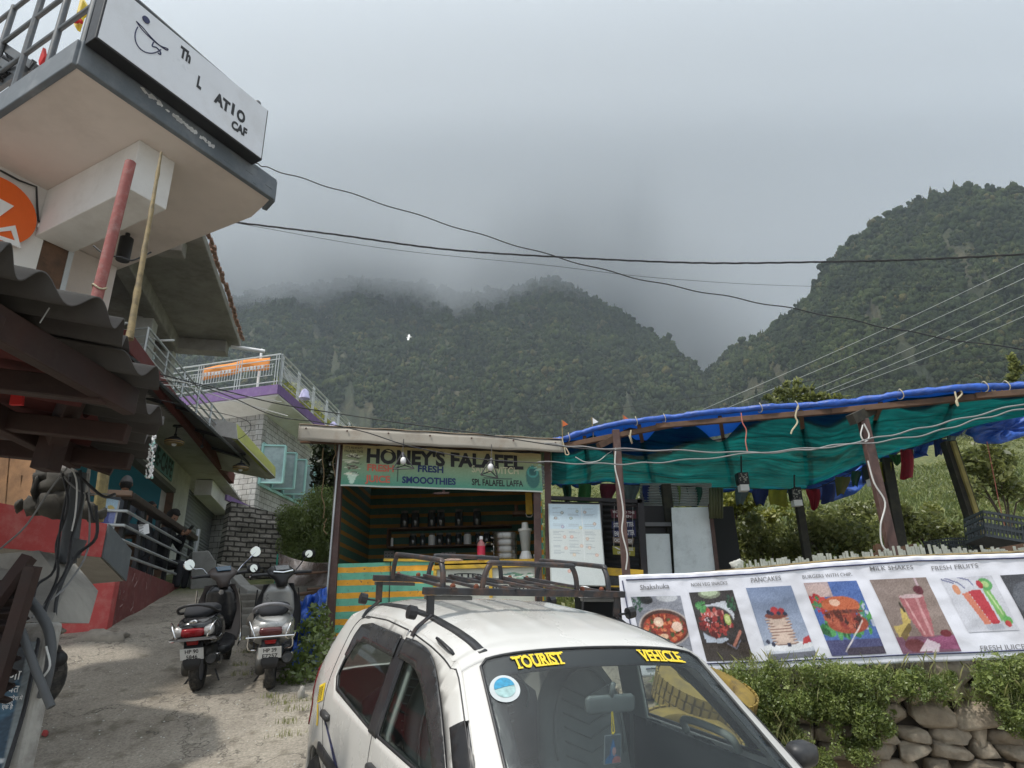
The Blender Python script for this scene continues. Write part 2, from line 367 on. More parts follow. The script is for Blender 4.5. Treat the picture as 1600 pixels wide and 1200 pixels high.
def fbm(x, y, oct=5, seed=0, lac=2., gain=.5):
    out = np.zeros(np.broadcast(x, y).shape); amp = 1.; tot = 0
    for o in range(oct):
        xi = np.floor(x).astype(np.int64); yi = np.floor(y).astype(np.int64); fx = x-xi; fy = y-yi; fx = fx*fx*(3-2*fx); fy = fy*fy*(3-2*fy)
        def h(a, b):
            n = (a*374761393+b*668265263+(seed+o)*1442695041) & 0xffffffff; n = ((n ^ (n >> 13))*1274126177) & 0xffffffff; return ((n ^ (n >> 16)) & 0xffff)/65535.
        out += amp*((h(xi, yi)*(1-fx)+h(xi+1, yi)*fx)*(1-fy)+(h(xi, yi+1)*(1-fx)+h(xi+1, yi+1)*fx)*fy-.5); tot += amp; amp *= gain; x = x*lac+13.7; y = y*lac+7.3
    return out/tot*2
# ---------------------------------------------------------------- light and sky
SUN_EL = math.radians(58); SUN_AZ = math.radians(-125)   # azimuth measured from +Y towards +X
w = bpy.data.worlds.new('World'); S.world = w; w.use_nodes = True; nt = w.node_tree; nt.nodes.clear()
class WN(NT):
    def __init__(s, t): s.t = t; s.l = t.links
n = WN(nt)
sky = n.n('ShaderNodeTexSky'); sky.sky_type = 'NISHITA'; sky.sun_disc = False; sky.sun_elevation = SUN_EL; sky.sun_rotation = SUN_AZ; sky.dust_density = 4; sky.altitude = 1900
tc = n.n('ShaderNodeTexCoord'); mp = n.n('ShaderNodeMapping', i={0: (tc, 'Generated')}); mp.inputs['Scale'].default_value = (1, 1, 2.6)
nz = n.n('ShaderNodeTexNoise', i={'Vector': mp, 'Scale': 1.5, 'Detail': 5., 'Roughness': .5})
sx = n.n('ShaderNodeSeparateXYZ', i={0: (tc, 'Generated')})
h1 = n.n('ShaderNodeMath', operation='MULTIPLY_ADD'); n.l.new(sx.outputs[2], h1.inputs[0]); h1.inputs[1].default_value = 1.; 
h2 = n.math('MULTIPLY', nz, .10); n.l.new(h2.outputs[0], h1.inputs[2])
cl = n.ramp(h1, [(.0, (2.9, 3.15, 3.35)), (.40, (2.7, 3.0, 3.25)), (.58, (3.3, 3.62, 3.92)), (.80, (3.95, 4.4, 4.8)), (.97, (9.5, 9.9, 10.2)), (1., (13., 13.3, 13.5))])  # top stops: unseen overhead sky raised for more ambient light
bk2 = n.n('ShaderNodeMapRange', interpolation_type='SMOOTHSTEP'); n.l.new(sx.outputs[1], bk2.inputs[0]); bk2.inputs[1].default_value = .15; bk2.inputs[2].default_value = -.6; bk2.inputs[3].default_value = 1.; bk2.inputs[4].default_value = 2.2   # unseen sky on the sun's side, brightened to add fill light
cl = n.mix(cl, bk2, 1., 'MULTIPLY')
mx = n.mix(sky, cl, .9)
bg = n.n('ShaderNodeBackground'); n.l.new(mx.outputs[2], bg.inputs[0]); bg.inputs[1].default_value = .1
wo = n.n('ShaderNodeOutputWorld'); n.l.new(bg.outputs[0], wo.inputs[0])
sl = bpy.data.lights.new('sun', 'SUN'); sl.energy = 2.4; sl.angle = math.radians(3); sl.color = (1, .95, .87); so = bpy.data.objects.new('sun', sl); COL.objects.link(so)
sd = np.array([math.sin(SUN_AZ)*math.cos(SUN_EL), math.cos(SUN_AZ)*math.cos(SUN_EL), math.sin(SUN_EL)])
so.rotation_euler = Vector(sd).to_track_quat('Z', 'Y').to_euler(); so.location = (-20, -20, 40)
S.view_settings.view_transform = 'Standard'; S.view_settings.look = 'None'; S.view_settings.exposure = 0.42; S.view_settings.gamma = 1
S.render.engine = 'CYCLES'; S.cycles.max_bounces = 6; S.cycles.transparent_max_bounces = 16; S.cycles.volume_bounces = 2; S.cycles.sample_clamp_indirect = 6
# ---------------------------------------------------------------- ground
def road_z(y): return np.interp(y, [-30, 0, 1.5, 3, 4.8, 6.7, 9, 12, 16, 24, 60], [0, 0, .03, .24, .50, 1.02, 1.50, 2.1, 2.8, 3.6, 6])
WQ = A3(.92, 5.95); WD = unit(A3(3.1, -.62))     # retaining wall line under the banner
def wall_y(x): return WQ[1]+(x-WQ[0])*WD[1]/WD[0]
def sstep(a, b, x): t = np.clip((x-a)/(b-a), 0, 1); return t*t*(3-2*t)
def ground_z(x, y):
    x = np.asarray(x, float); y = np.asarray(y, float)
    r = road_z(y)+.05*fbm(x*.8, y*.8, 4, 3)+sstep(-3.2, -5.4, x)*.25*sstep(6, 9, y)
    r = r-.42*sstep(.95, 1.5, x)*sstep(3.9, 4.6, y)*sstep(7., 6., y)
    plat = 1.42+.03*fbm(x, y, 3, 8)
    k = np.clip(.27+.010*x, .22, .36)
    hill = plat+np.maximum(0, y-12.5+.4*np.clip(4-x, -6, 20)*0)*k+1.2*fbm(x*.15, y*.15, 4, 5)*sstep(13, 22, y)
    hill = np.where(y > 44, plat+31.5*k+(y-44)*-.2, hill)
    side = sstep(.25, .75, x)*sstep(0, .22, y-wall_y(x)-.12)
    side = np.maximum(side, sstep(-2.4, -2.0, x)*sstep(9.2, 9.6, y)); side = np.maximum(side, sstep(15, 19, y)*sstep(-9, -4, x))
    return r*(1-side)+hill*side
xs = np.unique(np.concatenate([np.linspace(-9, 9, 220), np.linspace(-60, 60, 90), np.linspace(-400, 400, 50)]))
ys = np.unique(np.concatenate([np.linspace(-6, 14, 240), np.linspace(14, 60, 90), np.linspace(-60, 420, 50)]))
X, Y = np.meshgrid(xs, ys); Z = ground_z(X, Y); Z = np.where((Y > 75), np.minimum(Z, 4), Z)
v = np.stack([X.ravel(), Y.ravel(), Z.ravel()], 1); W_ = len(xs); I = (np.arange(len(ys)-1)[:, None]*W_+np.arange(W_-1)[None]).ravel()
f = np.stack([I, I+1, I+1+W_, I+W_], 1)
m = bpy.data.materials.new('earth_and_concrete'); n = NT(m); t_ = co(n)
a = n.n('ShaderNodeTexNoise', i={'Vector': t_, 'Scale': .9, 'Detail': 8., 'Roughness': .7}); b = n.n('ShaderNodeTexNoise', i={'Vector': t_, 'Scale': 45., 'Detail': 6., 'Roughness': .75}); c = n.n('ShaderNodeTexNoise', i={'Vector': t_, 'Scale': 5., 'Detail': 8.})
base = n.mix(n.ramp(a, [(.35, (.26, .235, .20)), (.5, (.34, .31, .265)), (.66, (.42, .385, .325))]), n.ramp(b, [(.3, (.45, .44, .42)), (.7, (1.15, 1.13, 1.1))]), 1., 'MULTIPLY')
base = n.mix(base, (.10, .085, .06), n.ramp(c, [(.55, (0, 0, 0)), (.7, (.7, .7, .7))]))
vo = n.n('ShaderNodeTexVoronoi', i={'Vector': t_, 'Scale': 55.}); base = n.mix(base, n.ramp(vo, [(.0, (1.5, 1.5, 1.45)), (.22, (1, 1, 1))]), 1., 'MULTIPLY')
wv = n.n('ShaderNodeTexVoronoi', i={'Vector': (n.n('ShaderNodeVectorMath', operation='MULTIPLY_ADD', i={0: (c, 1), 1: (1.2, 1.2, 1.2), 2: t_}), 0), 'Scale': .55}, feature='DISTANCE_TO_EDGE'); base = n.mix(base, (.04, .035, .03), n.ramp(wv, [(.0, (.8, .8, .8)), (.012, (0, 0, 0))]))
sp = n.n('ShaderNodeSeparateXYZ', i={0: t_}); gm = n.ramp(n.math('MULTIPLY', sp.outputs and n.math('ADD', n.math('MULTIPLY', (lambda: (n.n('ShaderNodeSeparateXYZ', i={0: t_})))(), 1), 0), 1), [(0, (0, 0, 0)), (1, (0, 0, 0))])
yy = n.n('ShaderNodeMath', operation='MULTIPLY_ADD'); n.l.new(sp.outputs[1], yy.inputs[0]); yy.inputs[1].default_value = .5; yy.inputs[2].default_value = -5.6
grassm = n.ramp(yy, [(0, (0, 0, 0)), (.6, (1, 1, 1))]); gc = n.ramp(c, [(.35, (.06, .08, .025)), (.6, (.13, .14, .05)), (.75, (.2, .17, .09))])
base = n.mix(base, gc, grassm); finish(n, base, .95, 0, n.math('ADD', n.math('MULTIPLY', c, 2), b), .7, .02)
tag(np_mesh('ground', v, f, m, smooth=True), kind='structure')
# ---------------------------------------------------------------- mountains (polar height fields) and their forest
def azel(u, v_): d = ray(u, v_); return math.atan2(d[0], d[1]), d[2]/math.hypot(d[0], d[1])
def ridge(pts, bump, seed):
    az = []; te = []
    for u, v_ in pts: a_, e_ = azel(u, v_); az.append(a_); te.append(e_)
    return np.array(az), np.array(te)
def mountain(name, pts, d0, d1, z0, seed, ntree, mats, az0, az1, gully=28, tr=(2.6, 4.6), nA=520, nT=260, patch=.12):
    A_, T_ = ridge(pts, 0, seed); d0f = (lambda a: d0+0*a) if not callable(d0) else d0; d1f = (lambda a: d1+0*a) if not callable(d1) else d1
    def surf(a, t):
        D0 = d0f(a); D1 = d1f(a); te = np.interp(a, A_, T_); zr = te*D1+1.6; d = D0+(D1-D0)*t
        tt = np.clip(t, 0, 1); sh = tt**.93
        g = fbm(a*14+t*.6, t*2.2+a*2, 5, seed); g2 = 1-np.abs(fbm(a*26+t*1.5+9, t*3.1, 5, seed+4))*2
        env = np.sin(pi*np.clip(t, 0, 1))**.7
        z = z0+(zr-z0)*sh+gully*env*(g*.8+.5*(g2-.6))+(4+7*(t > .9))*fbm(a*130, t*30, 4, seed+9)*(t <= 1.02)
        z = np.where(t > 1, z-(t-1)*(D1-D0)*.8, z)
        d = d+gully*.9*env*fbm(a*20+3, t*3, 4, seed+7)
        return np.stack([np.sin(a)*d, np.cos(a)*d, z], -1)
    a = np.linspace(az0, az1, nA); t = np.linspace(0, 1.35, nT); AA, TT = np.meshgrid(a, t); Pm = surf(AA, TT).reshape(-1, 3)
    I = (np.arange(nT-1)[:, None]*nA+np.arange(nA-1)[None]).ravel(); F_ = np.stack([I, I+1, I+1+nA, I+nA], 1)
    tag(np_mesh(name, Pm, F_, mats[0], smooth=True), kind='structure')
    rng = np.random.default_rng(seed)
    N = int(ntree*1.5); ta = rng.uniform(az0, az1, N); tt = rng.random(N)**.8*1.02
    # denser along the ridge line so that its outline reads as trees
    nr = int(ntree*.06); ta = np.concatenate([ta, rng.uniform(az0, az1, nr)]); tt = np.concatenate([tt, rng.uniform(.96, 1.01, nr)])
    msk = fbm(ta*22, tt*5, 4, seed+21)+.5*fbm(ta*70, tt*16, 3, seed+2) > -.50+patch*(1-tt); msk |= tt > .9
    ta, tt = ta[msk], tt[msk]; c = surf(ta, tt); N = len(c)
    # crumpled crown: icosphere-like base shape
    ico = []; fi = []
    import bmesh
    bm = bmesh.new(); bmesh.ops.create_icosphere(bm, subdivisions=1, radius=1); b1 = np.array([x.co[:] for x in bm.verts]); f1 = np.array([[x.index for x in q.verts] for q in bm.faces]); bm.free(); bf = np.concatenate([f1+12*k for k in range(4)])
    V = []; F2 = []; Cc = []; K = 8; nv = 48; r4 = np.random.default_rng(5); grp = rng.integers(0, K, N); base_ = 0
    for k in range(K):
        s_ = np.concatenate([b1*(.62-.07*j)*(1+.35*r4.normal(size=(12, 1)).clip(-1, 1))+np.array([(.5*math.cos(2.1*j+k), .5*math.sin(2.1*j+k), .25*r4.normal()+.12*j)]) for j in range(4)]); s_[:, 2] *= (1.0, 1.25, .8, 1.1, 1.7, .9, 1.2, 1.0)[k]
        if k == 4: s_[:, :2] *= np.clip(1.05-.55*(s_[:, 2:]+.4), .12, 1)
        cc = c[grp == k]; M_ = len(cc); rad = rng.uniform(tr[0], tr[1], M_)*np.where(rng.random(M_) < .10, 1.7, 1); rot = rng.random(M_)*2*pi
        x = s_[None, :, 0]*np.cos(rot)[:, None]-s_[None, :, 1]*np.sin(rot)[:, None]; y = s_[None, :, 0]*np.sin(rot)[:, None]+s_[None, :, 1]*np.cos(rot)[:, None]
        q = np.stack([x, y, np.broadcast_to(s_[None, :, 2], x.shape)], -1)*rad[:, None, None]+cc[:, None, :]+np.stack([0*rad, 0*rad, rad*.45], 1)[:, None, :]
        V.append(q.reshape(-1, 3)); F2.append((bf[None]+(np.arange(M_)*nv)[:, None, None]).reshape(-1, 3)+base_); base_ += M_*nv; Cc.append(np.repeat(np.clip(rng.normal(.45, .25, M_), 0, 1), nv))
    o = np_mesh('forest', np.concatenate(V), np.concatenate(F2), mats[1], np.concatenate(Cc)); tag(o, 'dense dark green forest covering the '+mats[2], 'forest', kind='stuff')
def mtn_mats():
    g = bpy.data.materials.new('mountain_ground'); n = NT(g); t_ = co(n)
    a = n.n('ShaderNodeTexNoise', i={'Vector': t_, 'Scale': .018, 'Detail': 10., 'Roughness': .65}); b = n.n('ShaderNodeTexNoise', i={'Vector': t_, 'Scale': .16, 'Detail': 8., 'Roughness': .7})
    base = n.mix(n.ramp(a, [(.38, (.022, .034, .015)), (.5, (.042, .048, .022)), (.64, (.085, .072, .038))]), n.ramp(b, [(.3, (.4, .42, .4)), (.7, (1.4, 1.35, 1.25))]), 1., 'MULTIPLY')
    r = n.n('ShaderNodeTexNoise', i={'Vector': t_, 'Scale': .035, 'Detail': 9., 'Roughness': .75}); base = n.mix(base, (.13, .12, .09), n.ramp(r, [(.70, (0, 0, 0)), (.78, (1, 1, 1))]))
    finish(n, base, .95, 0, b, 1., 3.)
    fm = bpy.data.materials.new('forest_crowns'); n = NT(fm); t_ = co(n); at = n.n('ShaderNodeAttribute', attribute_name='Col')
    c = n.ramp(at, [(0, (.011, .020, .010)), (.5, (.032, .050, .021)), (.85, (.056, .070, .030)), (1, (.09, .084, .040))])
    b = n.n('ShaderNodeTexNoise', i={'Vector': t_, 'Scale': 1.1, 'Detail': 6., 'Roughness': .8}); c = n.mix(c, n.ramp(b, [(.35, (.35, .38, .35)), (.65, (1.6, 1.55, 1.4))]), 1., 'MULTIPLY'); b5 = n.n('ShaderNodeTexNoise', i={'Vector': t_, 'Scale': .017, 'Detail': 6., 'Roughness': .65}); c = n.mix(c, n.ramp(b5, [(.36, (.5, .55, .58)), (.64, (1.55, 1.45, 1.2))]), 1., 'MULTIPLY')
    finish(n, c, .95, 0, b, 1., 1.2, .15); return g, fm
MG, MF = mtn_mats()
D2R = math.radians
mountain('central_mountain', [(150, 480), (300, 462), (360, 468), (420, 453), (470, 450), (560, 440), (660, 446), (740, 462), (790, 458), (825, 446), (862, 437), (885, 446), (905, 460), (960, 487), (1010, 520), (1050, 545), (1090, 582), (1118, 625), (1160, 700), (1300, 760)],
         lambda a: 430+0*a, lambda a: 860-120*np.clip(a/.3, -1, 1), 35, 11, 24000, (MG, MF, 'central mountain below the mist'), D2R(-40), D2R(22), 34, (1.8, 4.2))
mountain('right_mountain', [(1040, 640), (1110, 585), (1150, 548), (1200, 522), (1250, 490), (1275, 452), (1300, 412), (1330, 382), (1375, 350), (1420, 328), (1465, 310), (1510, 299), (1570, 302), (1640, 304), (1900, 330), (2300, 420)],
         lambda a: 330+0*a, lambda a: 560+300*np.clip((.47-a)/.2, 0, 1)**1.3, 16, 23, 30000, (MG, MF, 'steep right mountain'), D2R(12), D2R(52), 22, (1.2, 2.9))
mountain('far_mountain', [(900, 480), (1050, 505), (1120, 500), (1180, 470), (1250, 430), (1400, 400)], 1000, 1300, 60, 37, 1500, (MG, MF, 'far valley head under the mist'), D2R(8), D2R(30), 30, (5, 8), 160, 80)
# ---------------------------------------------------------------- haze and mist
hb = MB().box((0, 700, 260), (3400, 1600, 640)); hz = bpy.data.materials.new('haze'); n = NT(hz)
pv = n.n('ShaderNodeVolumePrincipled'); pv.inputs['Color'].default_value = (.80, .90, 1, 1); pv.inputs['Density'].default_value = .00021; pv.inputs['Anisotropy'].default_value = .2
o_ = n.n('ShaderNodeOutputMaterial'); n.l.new(pv.outputs[0], o_.inputs['Volume'])
tag(hb.build('haze', hz), kind='stuff', label='thin pale haze in the valley air', cat='haze')

cb = MB().box((-150, 1080, 640), (2300, 1040, 860)); cm_ = bpy.data.materials.new('mist'); n = NT(cm_); t_ = co(n)
gm = n.n('ShaderNodeNewGeometry'); sp = n.n('ShaderNodeSeparateXYZ', i={0: gm})
nz = n.n('ShaderNodeTexNoise', i={'Vector': gm, 'Scale': .0055, 'Detail': 4., 'Roughness': .55})
def ax(i, m_, a_): q = n.n('ShaderNodeMath', operation='MULTIPLY_ADD'); n.l.new(sp.outputs[i], q.inputs[0]); q.inputs[1].default_value = m_; q.inputs[2].default_value = a_; return q
def gs(c_, w_, a_): q = ax(0, 1/w_, -c_/w_); return n.math('MULTIPLY', n.math('POWER', 2.718, n.math('MULTIPLY', n.math('MULTIPLY', q, q), -1.)), a_)
# mist floor: about 400 m on the left, sinking towards the valley gap on the right
zz = n.math('ADD', ax(2, 1/110., -400/110.), n.math('ADD', n.math('MULTIPLY', nz, 1.5), n.math('ADD', n.math('MAXIMUM', n.math('MINIMUM', ax(0, .012, -1.95), 1.6), 0), n.math('SUBTRACT', gs(-70, 55, .55), gs(85, 220, .06)))))
zz = n.math('SUBTRACT', zz, .72)
fz = n.n('ShaderNodeMapRange', interpolation_type='SMOOTHSTEP'); n.l.new(zz.outputs[0], fz.inputs[0])
fy = n.n('ShaderNodeMapRange', interpolation_type='SMOOTHSTEP'); n.l.new(ax(1, 1, 0).outputs[0], fy.inputs[0]); fy.inputs[1].default_value = 570; fy.inputs[2].default_value = 760
dn = n.math('MULTIPLY', n.math('MULTIPLY', fz, fy), .016)
pv = n.n('ShaderNodeVolumePrincipled'); pv.inputs['Color'].default_value = (.92, .96, 1, 1); pv.inputs['Anisotropy'].default_value = .3; n.l.new(dn.outputs[0], pv.inputs['Density'])
o_ = n.n('ShaderNodeOutputMaterial'); n.l.new(pv.outputs[0], o_.inputs['Volume'])
tag(cb.build('mist_bank', cm_), kind='stuff', label='grey mist bank swallowing the mountain tops', cat='mist')
S.cycles.volume_step_rate = 3; S.cycles.volume_max_steps = 96
# ---------------------------------------------------------------- palette
GR = (.06, .05, .04)
M_white = mat('white_paint', (.72, .71, .69), .65, var=.05, sc=2, bump=.15, bsc=60, dirt=((.33, .29, .25), .35, 1.5))
M_soffit = mat('soffit_plaster', (.70, .62, .57), .8, var=.06, sc=1.2, bump=.2, bsc=25, dirt=((.36, .30, .26), .35, .9))
M_greytrim = mat('slate_blue_trim', (.13, .15, .17), .7, var=.15, sc=3, bump=.5, bsc=18, dirt=((.30, .31, .32), .5, 2.2))
M_pipegrey = mat('grey_steel_tube', (.10, .11, .12), .45, .2, var=.15, bump=.1, dirt=((.2, .17, .14), .5, 9))
M_steelpale = mat('pale_steel_tube', (.48, .50, .50), .4, .4, var=.1, bump=.05)
M_black = mat('black_plastic', (.018, .018, .02), .45, var=.2, bump=.1)
M_blackmatt = mat('black_fabric', (.02, .021, .025), .9, var=.3, bump=.4)
M_sign = mat('white_sign_face', (.72, .74, .78), .35, var=.03, sc=3, bump=.03, dirt=((.5, .48, .46), .35, 2))
M_orange = mat('orange_vinyl', (.80, .13, .012), .4, var=.04, bump=0)
M_white2 = mat('white_vinyl', (.78, .78, .78), .4, var=.02, bump=0)
M_pinkpipe = mat('red_oxide_pipe', (.27, .08, .07), .75, var=.18, sc=12, bump=.8, bsc=50, dirt=((.42, .33, .3), .4, 15))
M_bamboo = mat('weathered_bamboo', (.24, .18, .085), .7, var=.35, sc=9, bump=.5, dirt=((.05, .035, .02), .9, 11))
M_concrete = mat('raw_concrete', (.30, .285, .255), .9, var=.2, sc=3, bump=.7, bsc=22, dirt=((.09, .08, .07), .6, 1.7))
M_concpale = mat('pale_concrete', (.48, .48, .44), .9, var=.12, sc=4, bump=.7, bsc=30, dirt=((.25, .23, .2), .5, 3))
M_asb = mat('cement_sheet', (.05, .046, .042), .85, var=.25, sc=3, bump=.4, bsc=30, dirt=((.04, .03, .03), .8, 2.2))
M_asbred = mat('red_tinted_sheet', (.10, .022, .02), .8, var=.3, sc=3, bump=.3, dirt=((.03, .015, .012), .8, 3))
M_maroonwood = mat('dark_maroon_timber', (.032, .014, .011), .7, var=.4, sc=5, bump=.6, bsc=20, dirt=((.07, .05, .04), .35, 6))
M_brownwood = mat('brown_timber', (.11, .06, .035), .75, var=.35, sc=6, bump=.5, bsc=25, dirt=((.03, .02, .012), .7, 5))
M_plank = mat('orange_plank', (.36, .19, .09), .7, var=.35, sc=5, bump=.5, dirt=((.13, .06, .03), .6, 4))
M_red = mat('red_wall_paint', (.36, .045, .042), .75, var=.16, sc=3, bump=.4, bsc=30, dirt=((.42, .22, .19), .5, 6))
M_terrace_shaded = mat('shaded_terrace_red', (.17, .045, .042), .75, var=.16, sc=2.5, bump=.4, bsc=30, dirt=((.30, .16, .14), .45, 7))  # side of the red terrace wall, its shade put into the colour
M_terrace_lit = mat('lit_terrace_red', (.47, .075, .07), .8, var=.12, sc=2.5, bump=.4, bsc=30, dirt=((.5, .3, .26), .4, 5))  # front face of the same red wall, brighter light put into the colour
M_slate = mat('slate_grey_paint', (.10, .115, .125), .7, var=.12, bump=.3, dirt=((.25, .25, .25), .3, 7))
M_stone = mat('dark_stone', (.055, .05, .042), .9, var=.4, sc=6, bump=1., bsc=14, dirt=((.10, .10, .07), .5, 5))
M_teal = mat('teal_wall', (.020, .16, .22), .7, var=.08, sc=2, bump=.15)
M_tealsign = mat('teal_sign', (.12, .30, .31), .6, var=.15, sc=4, bump=.15, dirt=((.3, .36, .34), .4, 4))
M_ceil = mat('cafe_ceiling', (.52, .50, .47), .85, var=.08, sc=1.5, bump=.2, dirt=((.2, .17, .14), .6, 1.7))
M_redbeam = mat('dark_red_beam', (.13, .022, .020), .7, var=.2, bump=.3, dirt=((.05, .02, .018), .6, 5))
M_handrail = mat('dark_wood_rail', (.045, .03, .022), .55, var=.3, bump=.4)
M_tin = mat('weathered_tin', (.16, .155, .15), .55, .5, var=.25, sc=3, bump=.2, dirt=((.10, .06, .04), .7, 3))
M_limebeam = mat('lime_paint', (.42, .43, .12), .75, var=.12, sc=4, bump=.3, dirt=((.3, .28, .16), .5, 5))
M_purple = mat('purple_paint', (.17, .10, .25), .75, var=.12, sc=4, bump=.2, dirt=((.3, .24, .33), .4, 6))
M_mint = mat('mint_paint', (.34, .58, .54), .5, var=.06, bump=.1)
M_curtain = mat('pale_curtain', (.55, .6, .57), .9, var=.15, sc=14, bump=.2)
M_rubber = mat('tyre_rubber', (.028, .027, .026), .85, var=.3, sc=20, bump=.6, bsc=60, dirt=((.17, .15, .12), .6, 9))
M_chrome = mat('chrome', (.75, .75, .75), .12, 1, var=.03, bump=0)
M_steel = mat('stainless_steel', (.33, .33, .32), .33, 1, var=.08, sc=8, bump=.06, bsc=20)
M_rackblack = mat('rack_black_paint', (.035, .036, .04), .42, .1, var=.25, sc=14, bump=.25, bsc=50, dirt=((.18, .085, .045), .6, 13))
M_carwhite = mat('car_white_paint', (.60, .592, .565), .28, var=.03, sc=2, bump=.015, bsc=14, dirt=((.50, .47, .42), .28, 3.2), coat=.6)
M_carblack = mat('car_black_trim', (.022, .023, .026), .42, var=.2, bump=.06, dirt=((.09, .085, .075), .5, 8))
M_carint = mat('car_interior', (.09, .10, .10), .8, var=.15, bump=.2)
M_beige = mat('car_pillar_trim', (.34, .37, .35), .7, var=.05, bump=.05)
M_seat = mat('dark_seat_vinyl', (.25, .28, .27), .5, var=.15, bump=.3, bsc=60)
M_yellow = mat('yellow_vinyl', (.80, .58, .03), .45, var=.04, bump=0)
M_yellowp = mat('yellow_paint', (.58, .37, .035), .65, var=.15, sc=7, bump=.3, dirt=((.16, .11, .05), .7, 8))
M_postbrown = mat('red_brown_steel_post', (.085, .045, .038), .6, var=.25, sc=7, bump=.4, dirt=((.19, .14, .12), .4, 9))
M_dkpost = mat('dark_weathered_post', (.03, .028, .022), .8, var=.35, sc=7, bump=.5, dirt=((.09, .08, .05), .5, 7))
M_bluetarp = mat('blue_tarp', (.016, .085, .40), .45, var=.35, sc=9, bump=1., bsc=26, dirt=((.09, .13, .30), .5, 12), bdist=.01)
M_rope = mat('pale_rope', (.50, .44, .30), .85, var=.2, bump=.4, bsc=80)
M_cable = mat('black_cable', (.02, .02, .022), .6, var=.2, bump=0)
M_cablegrey = mat('grey_cable', (.20, .20, .20), .6, var=.2, bump=0)
M_wirewhite = mat('pale_wire', (.55, .55, .53), .5, var=.1, bump=0)
M_skin = mat('skin', (.30, .16, .10), .6, var=.08, bump=.1)
M_hair = mat('hair', (.012, .010, .009), .8, var=.4, bump=1, bsc=120)
M_vinyl = mat('banner_vinyl', (.72, .73, .80), .30, var=.03, sc=3, bump=.25, bsc=6, dirt=((.6, .6, .66), .4, 2), bdist=.02)
M_navy = mat('navy_ink', (.02, .025, .09), .5, var=.05, bump=0)
M_ink = mat('black_ink', (.02, .02, .022), .6, var=.05, bump=0)
M_greyink = mat('grey_ink', (.20, .20, .215), .6, var=.05, bump=0)
M_picket = mat('grey_green_picket', (.36, .37, .32), .85, var=.25, sc=14, bump=.5)
M_tyreyel = mat('yellow_painted_tyre', (.23, .16, .035), .85, var=.22, sc=9, bump=.7, bsc=30, dirt=((.07, .055, .035), .85, 7))
M_crate = mat('dark_crate_plastic', (.020, .026, .03), .5, var=.2, bump=.1)
M_tin2 = mat('whitewashed_sheet', (.74, .80, .82), .45, .15, var=.08, sc=3, bump=.5, bsc=9, dirt=((.38, .42, .43), .5, 6))
M_bark = mat('bark', (.09, .07, .05), .9, var=.3, bump=1, bsc=30)
L_bush = mat_leaf('bush_leaves', (.06, .095, .02), (.21, .27, .07))
L_wall = mat_leaf('wall_vine_leaves', (.07, .12, .022), (.34, .40, .12), .45)
L_hill = mat_leaf('hill_leaves', (.06, .085, .022), (.34, .36, .11), .5)
L_scrub = mat_leaf('scrub_grass', (.07, .11, .028), (.25, .29, .09), .45)
L_yel = mat_leaf('yellow_green_leaves', (.10, .13, .02), (.34, .33, .05))
L_grass = mat_leaf('grass_blades', (.12, .15, .04), (.38, .37, .16))
# ================================================================ upper left: overhanging cafe building
Aa = A3(.46, .887); Bb = A3(-.887, .46); A0 = A3(-4.13, 4.81)
def SL(s, t, z): q = A0+Aa*s+Bb*t; return A3(q[0], q[1], z)
B1 = thing('cafe_building', 'white plastered cafe building whose grey-edged slab juts out over the lane at the top left', 'building', SL(3, 5, 3.0))
sl = [SL(0, 0, 0), SL(2.42, 0, 0), SL(2.56, .5, 0), SL(2.45, 6.5, 0), SL(0, 6.5, 0)]
MB().prism([p+A3(0, 0, 6.8) for p in sl], (0, 0, .26)).build('soffit', M_soffit, B1, bevel=.01)
f_ = MB()
for (s0, t0), (s1, t1) in (((-.03, -.03), (2.43, -.03)), ((2.43, -.03), (2.52, .22)), ((-.03, 6.5), (-.03, -.03))):
    a = SL(s0, t0, 6.94); b = SL(s1, t1, 6.94); f_.beam(a, b, .07, .31)
rng_ = random.Random(3)
for k in range(16):   # chipped plaster lumps on the edge
    s_ = rng_.uniform(0, 2.4); f_.box(SL(s_, -.055, 6.8+rng_.uniform(.0, .26)), (rng_.uniform(.04, .16), .03, rng_.uniform(.02, .05)), np.stack([A3(*Aa, 0), A3(*Bb, 0), A3(0, 0, 1)], 1))
f_.build('slab_edge', M_greytrim, B1, bevel=.012)
pt = MB()
for k in range(46):
    q = abs(rng_.gauss(0, .22)); s_ = .55+.95*rng_.random(); pt.prism([SL(s_+.02*math.cos(i*1.05)*rng_.uniform(.5, 2), -.068, 7.02-.10*(s_-.55)+rng_.uniform(-.03, .03)*0+.016*math.sin(i*1.05)*rng_.uniform(.5, 2)-.05*rng_.random()*0-k % 3*.012) for i in range(6)], A3(*(-Bb), 0)*.003)
tag(pt.build('chipped_patch', M_white2, B1), kind='stuff')
MB().prism([SL(.92, .40, 6.14), SL(1.36, .40, 6.14), SL(1.36, 2.2, 6.14), SL(.92, 2.2, 6.14)], (0, 0, .66)).build('beam', M_white, B1, bevel=.012)
